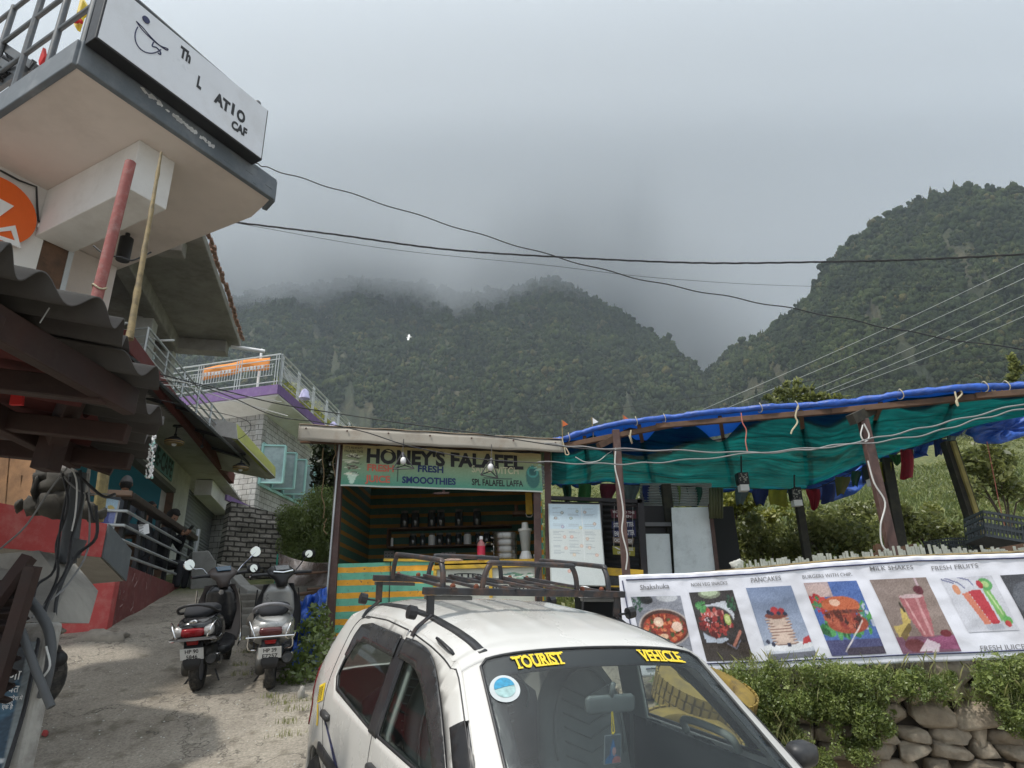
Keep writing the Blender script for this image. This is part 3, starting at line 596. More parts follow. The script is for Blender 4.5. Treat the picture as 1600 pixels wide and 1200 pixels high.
# wall below the slab, ends at a brown timber jamb
wq = A0+Bb*2.2
w0 = SL(-1.2, 2.2, 0); wl = [SL(-1.2, 2.2, 3.2), SL(1.02, 2.2, 3.2), SL(1.02, 2.2, 6.8), SL(-1.2, 2.2, 6.8)]
MB().prism(wl, A3(*Bb, 0)*.2).build('wall', M_white, B1)
MB().prism([SL(1.02, 2.21, 3.2), SL(1.32, 2.21, 3.2), SL(1.32, 2.21, 6.79), SL(1.02, 2.21, 6.79)], A3(*Bb, 0)*.16).build('door_jamb', M_brownwood, B1)
MB().prism([SL(1.32, 2.20, 3.2), SL(1.38, 2.20, 3.2), SL(1.38, 2.20, 6.79), SL(1.32, 2.20, 6.79)], A3(*Bb, 0)*.12).build('angle_iron', M_steelpale, B1)
MB().prism([SL(1.38, 3.2, 3.2), SL(2.45, 3.2, 3.2), SL(2.45, 3.2, 6.79), SL(1.38, 3.2, 6.79)], A3(*Bb, 0)*.2).build('wall', M_soffit, B1)
# cable conduit along the wall top
wp = lambda u, v: PP(u, v, A0+Bb*2.17, Aa)
MB().tube([wp(0, 266), wp(30, 282), wp(57, 292), wp(58, 320), wp(60, 345), wp(90, 365), wp(122, 377)], .012, 6).build('conduit', M_cable, B1)
MB().beam(wp(58, 352), wp(122, 384), .03, .05).build('cable_tray', M_white2, B1)
# orange round sign
OC = wp(-6, 328); rad = np.linalg.norm(wp(56, 345)-OC)*.98
osg = thing('round_sign', 'round orange sign with white angular strokes on the white cafe wall', 'sign', OC)
MB().lathe([(0, 0), (rad, 0), (rad, .035), (0, .035)], OC, 48, (-Bb[0], -Bb[1], 0), False).build('disc', M_orange, osg)
sp_ = lambda u, v: PP(u, v, A0+Bb*2.12, Aa)
g_ = MB()
for pl in ([(-20, 318), (0, 316), (0, 338), (22, 322), (-8, 306), (-20, 306)], [(0, 356), (24, 352), (33, 388), (0, 374), (0, 368), (24, 376), (18, 360), (0, 362)], [(-20, 330), (-6, 335), (-6, 342), (-20, 338)], [(-30, 372), (-4, 386), (-4, 392), (-30, 380)]):
    g_.prism([sp_(*p) for p in pl], A3(*Bb, 0)*.012)
g_.build('white_strokes', M_white2, osg)
# spot light under the slab
c = PZ(200, 365, 6.8)
sl_ = thing('spot_light', 'black cylindrical spot light hanging under the white slab', 'light', c)
MB().lathe([(.07, -.42), (.085, -.42), (.085, -.08), (.03, -.08), (.03, 0)], c, 20).build('housing', M_black, sl_, smooth=True)
MB().lathe([(0, -.415), (.068, -.415), (.068, -.40), (0, -.40)], c, 16).build('lens', M_steel, sl_)
# sign board on the slab edge
sq = A0-Bb*.25
SB = lambda s, z, o=0: A3(*(sq+Aa*s-Bb*o), z)
sb = thing('sign_board', 'long white sign board with black lettering and a round whale sketch on the slab edge', 'sign', SB(1, 7.03))
MB().prism([SB(-.02, 7.03), SB(2.02, 7.03), SB(2.02, 7.80), SB(-.02, 7.80)], A3(*Bb, 0)*.17).build('box', M_black, sb, bevel=.006)
MB().prism([SB(0, 7.05, .006), SB(2.0, 7.05, .006), SB(2.0, 7.79, .006), SB(0, 7.79, .006)], A3(*Bb, 0)*.005).build('face', M_sign, sb)
ex = A3(*Aa, 0); ez = A3(0, 0, 1)
def sgn(u, v): return PP(u, v, sq-Bb*.009, Aa)
def put_text(mb, s, u0, v0, u1, v1, size_px, m, bold=.02, sx=1.0, plane=None, sc_=1):
    """letters whose baseline runs between two surveyed points"""
    a = plane(u0, v0); b = plane(u1, v1); d = b-a; L = np.linalg.norm(d); d = d/L
    vv, ff = text_geo(s, 1, bold, 1); w_ = vv[:, 0].max()-vv[:, 0].min(); k = L/w_; x0 = vv[:, 0].min()
    h = plane(u0, v0-size_px)-a; H = h[2]; cap = .69
    up = A3(0, 0, 1); mb.add([a+d*(x-x0)*k+up*y/cap*H for x, y, _ in vv], ff); return mb
t = MB()
put_text(t, 'Th', 280, 86, 297, 99, 17, 0, .055, plane=sgn); put_text(t, 'L', 307, 134, 314, 140, 18, 0, .055, plane=sgn); put_text(t, 'AT', 334, 157, 358, 177, 17, 0, .055, plane=sgn); put_text(t, 'I', 361, 176, 365, 180, 17, 0, .055, plane=sgn); put_text(t, 'O', 369, 184, 382, 194, 17, 0, .055, plane=sgn); put_text(t, 'CAF', 361, 199, 385, 214, 13, 0, .055, plane=sgn)
each(t, 'letter', M_ink, sb)
w_ = MB(); cc = np.array([sgn(234+26*math.cos(a)*1., 58+26*math.sin(a)*1.1) for a in np.linspace(0, 2*pi, 40)])
arc = [sgn(236+25*math.cos(a), 57+26*math.sin(a)) for a in np.linspace(.9, 3.75, 26)]
w_.tube(arc, .006, 5)
w_.tube(curve_px([sgn(*p) for p in [(213, 33), (222, 46), (236, 60), (248, 70), (260, 78), (262, 76), (250, 71), (236, 58), (224, 44), (213, 33)]], 4), .006, 5)
w_.tube(curve_px([sgn(*p) for p in [(240, 66), (238, 72), (244, 74), (250, 80), (251, 85), (247, 83)]], 4), .007, 5)
w_.lathe([(0, 0), (.04, 0), (.04, .008), (0, .008)], sgn(228, 31), 20, (-Bb[0], -Bb[1], 0), False)
w_.build('whale_sketch', M_navy, sb)
MB().tube([SB(-.1, 7.93, -.1), SB(2.02, 7.83, -.1)], .035, 8).build('top_tube', M_pipegrey, sb)
# roof-top railing
rl = thing('roof_railing', 'dark grey tubular railing above the slab at the top left corner', 'railing', SL(0, .1, 7.06))
p0 = SL(-.02, .12, 7.06)
g = MB(); zt = 8.5
for t_ in (.12, .75, 1.4, 2.1): g.tube([SL(.05, t_, 7.06), SL(.05, t_, 8.9)], .035, 8)
each(g, 'post', M_pipegrey, rl, smooth=True)
g = MB()
for z in (7.25, 7.75, 8.3, 8.85): g.tube([SL(.05, .12, z), SL(.05, 2.8, z)], .028, 8)
each(g, 'rail', M_pipegrey, rl, smooth=True)
g = MB(); g.tube([SL(1.99, -.06, 7.05), SL(1.99, -.06, 7.96)], .03, 8); g.sphere(SL(1.99, -.06, 7.98), .045); g.build('end_post', M_pipegrey, rl, smooth=True)
st = thing('steel_stair', 'dark steel stair frame leaving the slab at the top left edge', 'stair', SL(0, 1.6, 6.9))
g = MB()
for k, (a, b) in enumerate((((0, 125), (56, 106)), ((0, 112), (52, 100)), ((-20, 150), (40, 108)), ((-10, 62), (52, 104)), ((-20, 84), (36, 118)))): g.beam(P(*a, 6.0), P(*b, 5.6), .05, .09)
each(g, 'stringer', M_pipegrey, st)
g = MB()
for k in range(5): g.beam(P(-10+k*9, 92-k*2, 6.0), P(8+k*9, 130-k*5, 5.8), .16, .025)
each(g, 'tread', M_black, st)
fl = thing('flower_garland', 'yellow scarf with a red flower tied to the roof railing', 'garland', P(128, 40, 5.3))
MB().prism([P(126, -5, 5.3), P(141, 18, 5.3), P(128, 26, 5.3), P(121, 48, 5.3), P(115, 38, 5.3)], (.02, .02, 0)).build('scarf', M_yellow, fl)
M_redc = mat('red_cloth', (.5, .02, .02), .8, var=.2, bump=.3)
g = MB(); r_ = random.Random(2)
for k in range(14): g.sphere(P(122+r_.uniform(-5, 5), 31+r_.uniform(-4, 4), 5.25), r_.uniform(.014, .024), 7, 5)
g.build('flower', M_redc, fl)
g = MB(); g.prism([P(143, 60, 5.2), P(150, 50, 5.2), P(156, 55, 5.2), P(150, 70, 5.2)], (.02, .02, 0)); g.prism([P(60, 95, 5.2), P(67, 74, 5.2), P(69, 88, 5.2), P(61, 102, 5.2)], (.02, .02, 0)); each(g, 'red_ribbon', M_redc, fl)
# pipe and pole
pk = thing('support_pipe', 'rusty pink-red pipe propped under the white slab', 'pipe', P(152, 462, 4.2))
a = P(152, 462, 4.2); b = P(204, 254, 4.2+.05)
MB().tube([a+(b-a)*t_ for t_ in np.linspace(-.3, 1, 12)], .040, 14).build('pipe', M_pinkpipe, pk, smooth=True)
MB().tube([a+(b-a)*.05+A3(.045*math.cos(x), .045*math.sin(x), .02*math.sin(x*2)) for x in np.linspace(0, 12, 30)], .006, 5).build('tie_wire', M_rope, pk)
bm_ = MB(); a = P(202, 530, 4.0); b = P(252, 238, 4.2)
pts = [a+(b-a)*t_ for t_ in np.linspace(0, 1, 24)]
bm_.tube(pts, [.024-.0006*k+(.004 if k % 5 == 0 else 0) for k in range(24)], 8)
top(bm_, 'bamboo_pole', 'thin mottled bamboo pole leaning up in front of the pink pipe', 'pole', M_bamboo, smooth=True)
# ================================================================ corrugated lean-to roof
sh = thing('lean_to_shed', 'dark corrugated lean-to roof on maroon timber rafters at the left edge', 'shed', A3(-2.6, 3.3, .4))
inn = unit(A3(-.95, -.18, 0))
def EE(s):   # street edge of the roof, s metres from its near end
    y = 1.86+s; return A3(np.interp(y, [.5, 1.86, 2.27, 2.94, 3.5, 4.12, 4.5], [-1.76, -1.70, -1.68, -1.72, -2.0, -2.33, -2.68]), y, 2.78)
def sheet(s0, s1, t0, t1, dz, amp=.034, per=.19, slope=.16, jit=0):
    def fn(u, v): s = s0+(s1-s0)*u; t = t0+(t1-t0)*v; w = amp*math.sin(2*pi*s/per); return EE(s)+inn*(t+.05*math.sin(s*9+jit)*(v < .01))+A3(0, 0, dz+w+slope*t)
    return fn
g = MB(); g.grid(sheet(-.5, .86, -.02, 2.6, .05, .042), 110, 6, (0, 0, .008)); g.build('roof_sheet', M_asb, sh, smooth=2)
g = MB(); g.grid(sheet(.80, 2.42, .02, 2.4, -.02, .04, jit=2), 90, 6, (0, 0, .008)); g.build('roof_sheet', M_asb, sh, smooth=2)
g = MB(); g.grid(sheet(-.5, 2.35, .35, 2.6, -.05, .03), 130, 4, (0, 0, .006)); g.build('underlay_sheet', M_asbred, sh, smooth=2)
def EP(s, t, z): return EE(s)+inn*t+A3(0, 0, z+.16*t)
for k, (a, b, w, h) in enumerate(((EP(-.5, .22, -.09), EP(1.15, .10, -.12), .06, .13), (EP(-.5, .85, -.13), EP(2.3, .45, -.16), .07, .13), (EP(-.5, 1.5, -.16), EP(2.35, 1.1, -.22), .07, .14))):
    MB().beam(a, b, w, h).build('rafter', M_maroonwood, sh, bevel=.006)
for s_ in (.25, .95, 1.6, 2.2): MB().beam(EP(s_, .14, -.15), EP(s_+.06, 1.9, -.25), .07, .10).build('cross_beam', M_maroonwood, sh, bevel=.006)
MB().beam(P(150, 540, 3.0), P(86, 690, 3.6), .09, .10, (0, 1, 0)).build('strut', M_maroonwood, sh, bevel=.006)
MB().beam(P(95, 655, 3.6), P(70, 735, 3.6), .10, .12, (0, 1, 0)).build('post', M_maroonwood, sh, bevel=.006)
MB().beam(P(-30, 655, 3.9), P(180, 728, 4.3), .10, .13).build('lower_beam', M_maroonwood, sh, bevel=.006)
g = MB()
for k in (1, 4, 6): s_ = .1+.33*k; g.tube([EP(s_, .12, .02), EP(s_, .14, -.05)], .0025, 5)
each(g, 'hook_bolt', M_steelpale, sh)
# hanging things at the roof edge
def chain(name, label, u0, v0, u1, v1, Y, n_=44):
    a = P(u0, v0, Y); b = P(u1, v1, Y); r = random.Random(5)
    t = thing(name, label, 'ornament', b); g = MB(); g2 = MB()
    for s_ in range(3):
        off = A3(r.uniform(-.02, .02), r.uniform(-.02, .02), 0)
        for k in range(n_):
            q = a+(b-a)*(k/n_)+off*(.3+k/n_)+A3(r.uniform(-.008, .008), r.uniform(-.008, .008), 0); (g if r.random() < .8 else g2).sphere(q, r.uniform(.004, .009), 6, 4)
    g.build('shells', M_white2, t); g2.build('beads', M_mint, t); MB().tube([a, b], .003, 4).build('string', M_cable, t)
chain('shell_garland', 'long strand of pale shells and beads hanging from the corrugated roof', 244, 652, 232, 748, 4.0)
g = MB(); r_ = random.Random(9); cB = P(208, 678, 3.9)
for k in range(70): d_ = unit([r_.gauss(0, 1) for _ in range(3)]); g.sphere(cB+d_*.032, .0075, 6, 4)
top(g, 'shell_ball', 'small round ball of pale shells hanging below the roof edge', 'ornament', M_white2)
g = MB(); g.prism([P(17, 615, 3), P(35, 605, 3), P(33, 632, 3), P(14, 632, 3)], (0, .02, 0)); top(g, 'hanging_cloth', 'small red and yellow cloth tucked under the dark rafters', 'cloth', M_redc)
# ================================================================ plank screen, stones and ledge
pl = thing('plank_screen', 'orange brown upright plank screen behind the stone heap', 'screen', P(30, 790, 6.2))
for k in range(9):
    u = -30+k*11+(k % 2); a = P(u, 800, 6.2); b = P(u+9, 690, 6.2); MB().beam(a, b, .075, .02, (0, 1, 0)).build('plank', M_plank, pl)
st = thing('stone_heap', 'heap of rough dark stones stacked on the red ledge', 'stones', P(80, 800, 4.4))
def rock(mb, c, r, seed, sq=(1, .8, .7), n=14, m=10, rough=.35, ):
    b = len(mb.v); mb.sphere(c, 1, n, m); g = random.Random(seed); off = g.uniform(0, 50); c = np.array(c, float)
    ang = g.uniform(0, pi); ca, sa = math.cos(ang), math.sin(ang)
    for i in range(b, len(mb.v)):
        d = (np.array(mb.v[i])-c); nn = mnoise.fractal(Vector(d)*1.5+Vector((off, off, 0)), 1., 2., 4); q = np.sign(d)*np.abs(d)**.72; q = q/max(np.linalg.norm(q)**.5, .1)*(1+rough*nn)*r*np.array(sq)
        q = A3(q[0]*ca-q[1]*sa*.3, q[1], q[2]+q[0]*sa*.15); mb.v[i] = tuple(c+q)
    return mb
for k, (u, v, r) in enumerate(((52, 792, .09), (85, 788, .12), (112, 780, .11), (60, 765, .12), (95, 755, .13), (118, 760, .09), (138, 798, .09), (150, 805, .07), (70, 745, .07), (30, 790, .06), (120, 806, .08))):
    g = rock(MB(), P(u, v, 4.5), r, k); g.build('stone', M_stone, st, smooth=2)
ld = thing('red_ledge', 'red painted concrete ledge with a grey slanted end at the left edge', 'ledge', P(100, 870, 5))
La = P(-60, 846, 4.5); Lb = P(156, 871, 5.2); Lc = P(193, 908, 5.9); zb = 1.98
a0, a1, a2 = (A3(q[0], q[1], 0) for q in (La, Lb, Lc)); bk = [A3(-5.2, 6.6, 0), A3(-5.6, 4.2, 0)]
g = MB(); zz0 = [La[2]-.02, Lb[2], Lc[2]]; ztop = [P(0, 784, 4.6)[2], P(169, 821, 5.2)[2], P(203, 862, 5.9)[2]]
foot = [A3(*a0[:2], zz0[0]), A3(*a1[:2], zz0[1]), A3(*a2[:2], zz0[2]), A3(*bk[0][:2], 2.05), A3(*bk[1][:2], 2.25)]
tp = [A3(*a0[:2], ztop[0]), A3(*a1[:2], ztop[1]), A3(*a2[:2], ztop[2]), A3(*bk[0][:2], 2.4), A3(*bk[1][:2], 2.6)]
g.add(foot+tp, [(4, 3, 2, 1, 0), (5, 6, 7, 8, 9)]+[(i, (i+1) % 5, (i+1) % 5+5, i+5) for i in range(5)]); g.build('slab', M_concrete, ld, fixn=True)
nf = unit(np.cross(tp[1]-tp[0], A3(0, 0, 1)))*.012
MB().prism([foot[0]+nf, foot[1]+nf, tp[1]+nf+A3(0, 0, .01), tp[0]+nf+A3(0, 0, .01)], nf).build('red_face', M_red, ld)
nf = unit(np.cross(tp[2]-tp[1], A3(0, 0, 1)))*.012
MB().prism([foot[1]+nf, foot[2]+nf, tp[2]+nf+A3(0, 0, .01), tp[1]+nf+A3(0, 0, .012)], nf).build('grey_end', M_slate, ld)
# pillar with pasted poster
pr_ = thing('gate_pillar', 'peeling whitewashed pillar with a blue poster at the left edge', 'pillar', A3(-2.6, 3.5, .2))
M_peel = mat('peeling_whitewash', (.40, .39, .36), .9, var=.2, sc=6, bump=.9, bsc=22, dirt=((.12, .10, .085), .85, 4))
px_ = -2.30
MB().prism([A3(px_, 3.4, .2), A3(px_-.9, 3.35, .2), A3(px_-.9, 3.35, 1.66), A3(px_, 3.4, 1.69)], (.0, .10, 0)).build('shaft', M_peel, pr_, bevel=.02)
MB().prism([P(81, 972, 3.5), P(104, 915, 3.9), P(60, 860, 4.0), P(-60, 870, 4.0), P(-60, 972, 3.5)], (-.12, .5, 0)).build('bracket', M_concrete, pr_)
cv = Canvas(46, 60, (30, 60, 82)); cv.rect(0, 0, 1, .28, (24, 40, 56)); cv.ell(.5, .45, .5, .28, (60, 110, 140), .6); cv.ell(.75, .2, .2, .2, (20, 26, 34), .8); cv.rect(0, .93, 1, .95, (190, 195, 200)); cv.rect(.94, 0, 1, 1, (120, 130, 135)); cv.noise(.03)
pa, pb, pc, pd = A3(px_-.62, 3.352, 1.10), A3(px_-.03, 3.376, 1.06), A3(px_-.03, 3.378, 1.60), A3(px_-.62, 3.352, 1.60)
po = thing('poster', 'blue pasted poster with white script on the peeling pillar', 'poster', pa)
cv.mesh('sheet', lambda x, y: pd*(1-x)*(1-y)+pc*x*(1-y)+pa*(1-x)*y+pb*x*y+A3(0, -.012, 0), po)
g = MB()
try:
    for s_, u0, v0, h_ in (('णा', 12, 1062, 12), ('वत', 12, 1082, 9), ('हिमाचल प्रदेश में', -16, 1095, 5), ('आपका', 2, 1101, 4), ('एक है', 2, 1108, 5)):
        vv, ff = text_geo(s_, 1, .01); q = P(u0, v0, 3.34); k_ = h_*.0048; g.add([q+A3(x*k_, 0, y*k_) for x, y, _ in vv], ff)
    g.build('script', M_white2, po)
except Exception as e_: print('script', e_)
# leaning iron sheet gate
gt = thing('iron_gate', 'dark rusty corrugated iron gate in a maroon frame at the left edge', 'gate', P(20, 1100, 2.9))
MB().beam(P(-10, 1090, 3.05), P(52, 885, 3.0), .05, .05, (0, 1, 0)).build('frame', M_maroonwood, gt); MB().beam(P(-40, 985, 3.0), P(46, 870, 3.1), .05, .05, (0, 1, 0)).build('frame', M_maroonwood, gt)
ga, gb, gc2 = P(-60, 1090, 3.1), P(-60, 915, 3.1), P(50, 900, 3.1)
MB().grid(lambda x, y: (ga*(1-y)+gb*y)*(1-x)+(P(8, 1100, 3.1)*(1-y)+gc2*y)*x+A3(.012*math.sin(y*60), .02*math.sin(y*60), 0), 4, 60, (0, .01, 0)).build('sheet', mat('rusty_sheet', (.028, .016, .014), .8, var=.4, bump=.5), gt)
# drooping conduit, insulator, cables
g = MB(); g.tube(curve_px([P(*p, 3.2) for p in [(46, 938), (62, 958), (76, 985), (80, 1020), (74, 1060), (66, 1090)]], 5), .022, 10); top(g, 'bent_pipe', 'thick grey pipe bending down beside the peeling pillar', 'pipe', mat('grey_hose', (.075, .08, .085), .6), smooth=True)
g = MB(); g.tube([P(33, 985, 3.1), P(55, 1045, 3.1), P(80, 1105, 3.1)], .018, 10); top(g, 'hanging_hose', 'grey hose end hanging across the blue poster', 'hose', mat('grey_hose'), smooth=True)
g = MB(); a = P(105, 880, 4.2); b = P(122, 740, 4.2); g.tube([a, b], .05, 12); g.tube([P(112, 870, 4.2), P(124, 842, 4.2)], .045, 12); top(g, 'cable_sleeve', 'thick grey cable sleeve standing before the red ledge', 'pipe', mat('grey_hose'), smooth=True)
mt = thing('meter_box', 'grey plastic wrapped junction bundle above the ledge', 'box', P(132, 790, 4.3))
rock(MB(), P(133, 765, 4.3), .085, 51, (.8, .6, 1.9)).build('bundle', mat('grey_plastic_film', (.22, .22, .22), .35, var=.4, sc=16, bump=.8), mt, smooth=2)
CB = [[(0, 858), (40, 822), (75, 770), (105, 730)], [(98, 740), (106, 790), (88, 850), (90, 900), (60, 965), (40, 1020)], [(125, 735), (128, 780), (112, 840), (104, 890), (75, 940), (60, 1000), (40, 1100), (10, 1200)], [(138, 740), (140, 830), (133, 870), (104, 915), (70, 945), (50, 965)], [(110, 745), (95, 820), (85, 890), (55, 920), (48, 1000), (28, 1060), (2, 1085)], [(150, 790), (150, 840), (118, 870), (90, 930), (84, 1000), (62, 1090)], [(75, 700), (100, 745), (130, 770), (165, 772), (180, 775)], [(135, 770), (145, 810), (150, 815)], [(120, 740), (160, 775), (180, 772)]]
for k, c_ in enumerate(CB):
    g = MB(); g.tube(curve_px([P(u, v, 4.1-.35*i*(1 if v > 880 else 0)*.4) for i, (u, v) in enumerate(c_)], 5), .0055+.002*(k % 3), 6)
    tag(g.build('cable', M_cable if k % 3 else M_cablegrey, smooth=True), 'loose black and grey cable hanging in the tangle by the red ledge', 'cable', 'cables tangled by the red ledge')
g = MB(); g.tube(curve_px([P(*p, 3.15) for p in [(72, 1010), (78, 1040), (66, 1060)]], 4), .005, 5); g.tube(curve_px([P(*p, 4.05) for p in [(112, 730), (120, 755), (118, 800), (112, 830)]], 4), .005, 5)
tag(g.build('white_cable', M_wirewhite), 'thin white cable twisted into the tangle by the pillar', 'cable')
0 and top(g, 'white_cable', 'thin white cable twisted into the tangle by the pillar', 'cable', M_wirewhite)
g = MB(); g.tube([P(152, 815, 4.5), P(166, 712, 4.5)], .038, 8); g.tube([P(140, 718, 4.5), P(165, 707, 4.5), P(150, 706, 4.5)], .008, 5)
top(g, 'short_bamboo', 'short yellow bamboo post behind the stone heap', 'post', mat('bamboo_yellow', (.26, .21, .09), .7, var=.25, dirt=((.05, .04, .02), .8, 9)), smooth=True)
# ================================================================ Rose cafe row
CD = unit(A3(-.25, .968))[:2]; CN = A3(CD[1], -CD[0])      # along the street, out towards the street
CQ = A3(-5.31, 8.92)
def CP(s, o, z): q = CQ+CD*s+CN*o; return A3(q[0], q[1], z)
def cpl(o): return lambda u, v: PP(u, v, CQ+CN*o, CD)
LO = -.98; SE = ((cpl(0)(299, 885)[:2]-CQ)@CD); cl_ = cpl(LO); SP = ((cl_(268, 800)[:2]-CQ)@CD); SH = ((cl_(290, 800)[:2]-CQ)@CD)
cf = thing('cafe_house', 'grey cafe house with red terrace wall, teal room and raw concrete upper storey', 'building', CP(3, -2.5, 1.4))
FZ = 2.48
g = MB(); g.prism([CP(-.05, .02, 1.0), CP(SE, .02, 1.0), CP(SE, .02, FZ-.02), CP(-.05, .02, FZ+.08)], A3(*CN, 0)*-.22); g.build('terrace_wall', M_terrace_shaded, cf, bevel=.01)
g = MB(); g.prism([CP(-.07, .03, 1.0), CP(-.07, .03, FZ+.08), CP(-.55, -2.6, FZ+.08), CP(-.55, -2.6, 1.0)], A3(*CD, 0)*.2); g.build('front_wall', M_terrace_lit, cf, bevel=.01)
g = MB(); g.prism([CP(0, -.21, FZ-.12), CP(SE, -.21, FZ-.12), CP(SE, -4.5, FZ-.12), CP(0, -4.5, FZ-.12)], (0, 0, .1)); g.build('terrace_floor', M_concrete, cf)
# scratches of chalk on the terrace wall
g = MB(); r_ = random.Random(11); tw = cpl(.03)
for (u0, v0, n_) in ((192, 935, 5), (212, 903, 4), (208, 960, 4), (185, 990, 3), (230, 900, 3)):
    for k in range(n_): a = tw(u0+r_.uniform(-5, 5), v0+r_.uniform(-14, 14)); b = a+A3(*CD, 0)*r_.uniform(-.1, .1)+A3(0, 0, r_.uniform(-.13, .13)); g.tube([a, (a+b)/2+A3(*CD, 0)*r_.uniform(-.03, .03), b], .0035, 3)
tag(g.build('chalk_scratches', mat('chalk', (.36, .25, .23), .9, bump=0), cf), kind='stuff')
# teal room
g = MB(); g.prism([CP(-1, -4.3, FZ), CP(SE-.6, -4.3, FZ), CP(SE-.6, -4.3, 5.4), CP(-1, -4.3, 5.4)], A3(*CN, 0)*-.1); g.prism([CP(SP+.1, -4.3, FZ), CP(SP+.1, LO-.1, FZ), CP(SP+.1, LO-.1, 5.4), CP(SP+.1, -4.3, 5.4)], A3(*CD, 0)*.1); each(g, 'teal_wall', M_teal, cf)
cl_ = cpl(LO)
# lintel beam with painted name
la = cl_(160, 612); lb = cl_(296, 740); lz0 = 4.83; lz1 = 5.32
s_of = lambda q: (q[:2]-CQ)@CD
g = MB(); g.prism([CP(-1.2, LO, lz0), CP(SH, LO+.004, lz0), CP(SH, LO+.004, lz1+.1), CP(-1.2, LO, lz1+.1)], A3(*CN, 0)*-.25); g.build('lintel', M_concpale, cf, bevel=.01)
g = MB(); g.prism([CP(-1.2, LO+.02, lz0-.10), CP(SP, LO+.02, lz0-.10), CP(SP, LO+.02, lz0), CP(-1.2, LO+.02, lz0)], A3(*CN, 0)*-.2); g.build('lintel_strip', mat('grey_wood_strip', (.12, .115, .11), .8, bump=.4), cf)
g = MB(); g.prism([CP(SP, LO+.01, FZ), CP(SH, LO+.01, FZ), CP(SH, LO+.01, 5.4), CP(SP, LO+.01, 5.4)], A3(*CN, 0)*-.3); g.build('pillar', M_concpale, cf, bevel=.015)
g = MB(); g.prism([CP(SP-.08, LO, FZ), CP(SP, LO, FZ), CP(SP, LO, lz0), CP(SP-.08, LO, lz0)], A3(*CN, 0)*-.15); g.build('door_frame', M_brownwood, cf)
ns = thing('name_board', 'teal painted board lettered ROSE CAFE on the cafe lintel', 'sign', CP(2, LO+.03, 5))
sa = s_of(cl_(222, 700)); sbb = s_of(cl_(268, 738))
MB().prism([CP(sa, LO+.012, lz0+.06), CP(sbb, LO+.012, lz0+.06), CP(sbb, LO+.012, lz1+.02), CP(sa, LO+.012, lz1+.02)], A3(*CN, 0)*.02).build('board', M_tealsign, ns)
vv, ff = text_geo('ROSE-CAFE', 1, .03); kx = (sbb-sa)*.92/(vv[:, 0].max()); ky = .36/.7
MB().add([CP(sa+.04*(sbb-sa)+x*kx, LO+.036, lz0+.12+y*ky) for x, y, _ in vv], ff).build('lettering', mat('dark_teal_ink', (.01, .045, .055), .6), ns)
# shutter and its white frame
sh0 = s_of(cl_(290, 800)); sh1 = s_of(cl_(352, 800))
msh = mat_stripes('shutter_slats', (.17, .18, .175), (.035, .04, .04), .085, .14, 0, 2, .5, .12, .001)
g = MB(); g.grid(lambda x, y: CP(sh0+(sh1-sh0)*x, LO-.05+.012*math.sin(y*math.pi*2*34), 2.0+(5.15-2.0)*y), 2, 170, A3(*CN, 0)*-.02)
sho = g.build('roller_shutter', msh, cf, smooth=2)
g = MB(); g.prism([CP(sh1, LO+.03, 1.6), CP(sh1+.2, LO+.03, 1.6), CP(sh1+.2, LO+.03, 5.5), CP(sh1, LO+.03, 5.5)], A3(*CN, 0)*-.25); g.build('side_post', M_white, cf)
g = MB(); g.prism([CP(sh0+.5, LO+.02, 5.05), CP(sh1+.9, LO+.02, 5.05), CP(sh1+.9, LO+.02, 5.45), CP(sh0+.5, LO+.02, 5.45)], A3(*CN, 0)*.42); g.build('shutter_box', M_white, cf, bevel=.01)
# ceiling and eave
g = MB(); g.prism([CP(-1.6, -.24, 5.47), CP(sh1+.4, -.24, 5.47), CP(sh1+.4, -4.4, 5.47), CP(-1.6, -4.4, 5.47)], (0, 0, .06)); g.build('ceiling', M_ceil, cf)
bq = lambda u, v: PZ(u, v, 5.36)
b0, b1 = bq(252, 612), bq(362, 752)
bd = unit(b1-b0); b0 = b0-bd*2.0
MB().beam(b0+A3(0, 0, .06), b1+A3(0, 0, .06), .12, .26).build('red_beam', M_redbeam, cf, bevel=.01)
e0, e1 = PZ(236, 583, 5.30), PZ(415, 746, 5.30); dd = unit(e1-e0); e0 = e0-dd*2.2; L_ = np.linalg.norm(e1-e0); bk_ = unit(A3(-CN[0], -CN[1], 0))
g = MB(); g.grid(lambda x, y: e0+dd*L_*x+bk_*y*1.5+A3(0, 0, .42*y+.02*math.sin(x*L_*2*pi/.11)), 260, 3, (0, 0, .006)); g.build('tin_eave', M_tin, cf, smooth=2)
g = MB()
for k in range(5): s_ = L_*(.25+.17*k); q = e0+dd*s_; g.beam(q+A3(0, 0, -.035), q+bk_*1.1+A3(0, 0, .27), .03, .05)
g.beam(e0+A3(0, 0, -.03), e1+A3(0, 0, -.03), .02, .05); each(g, 'eave_rib', M_black, cf)
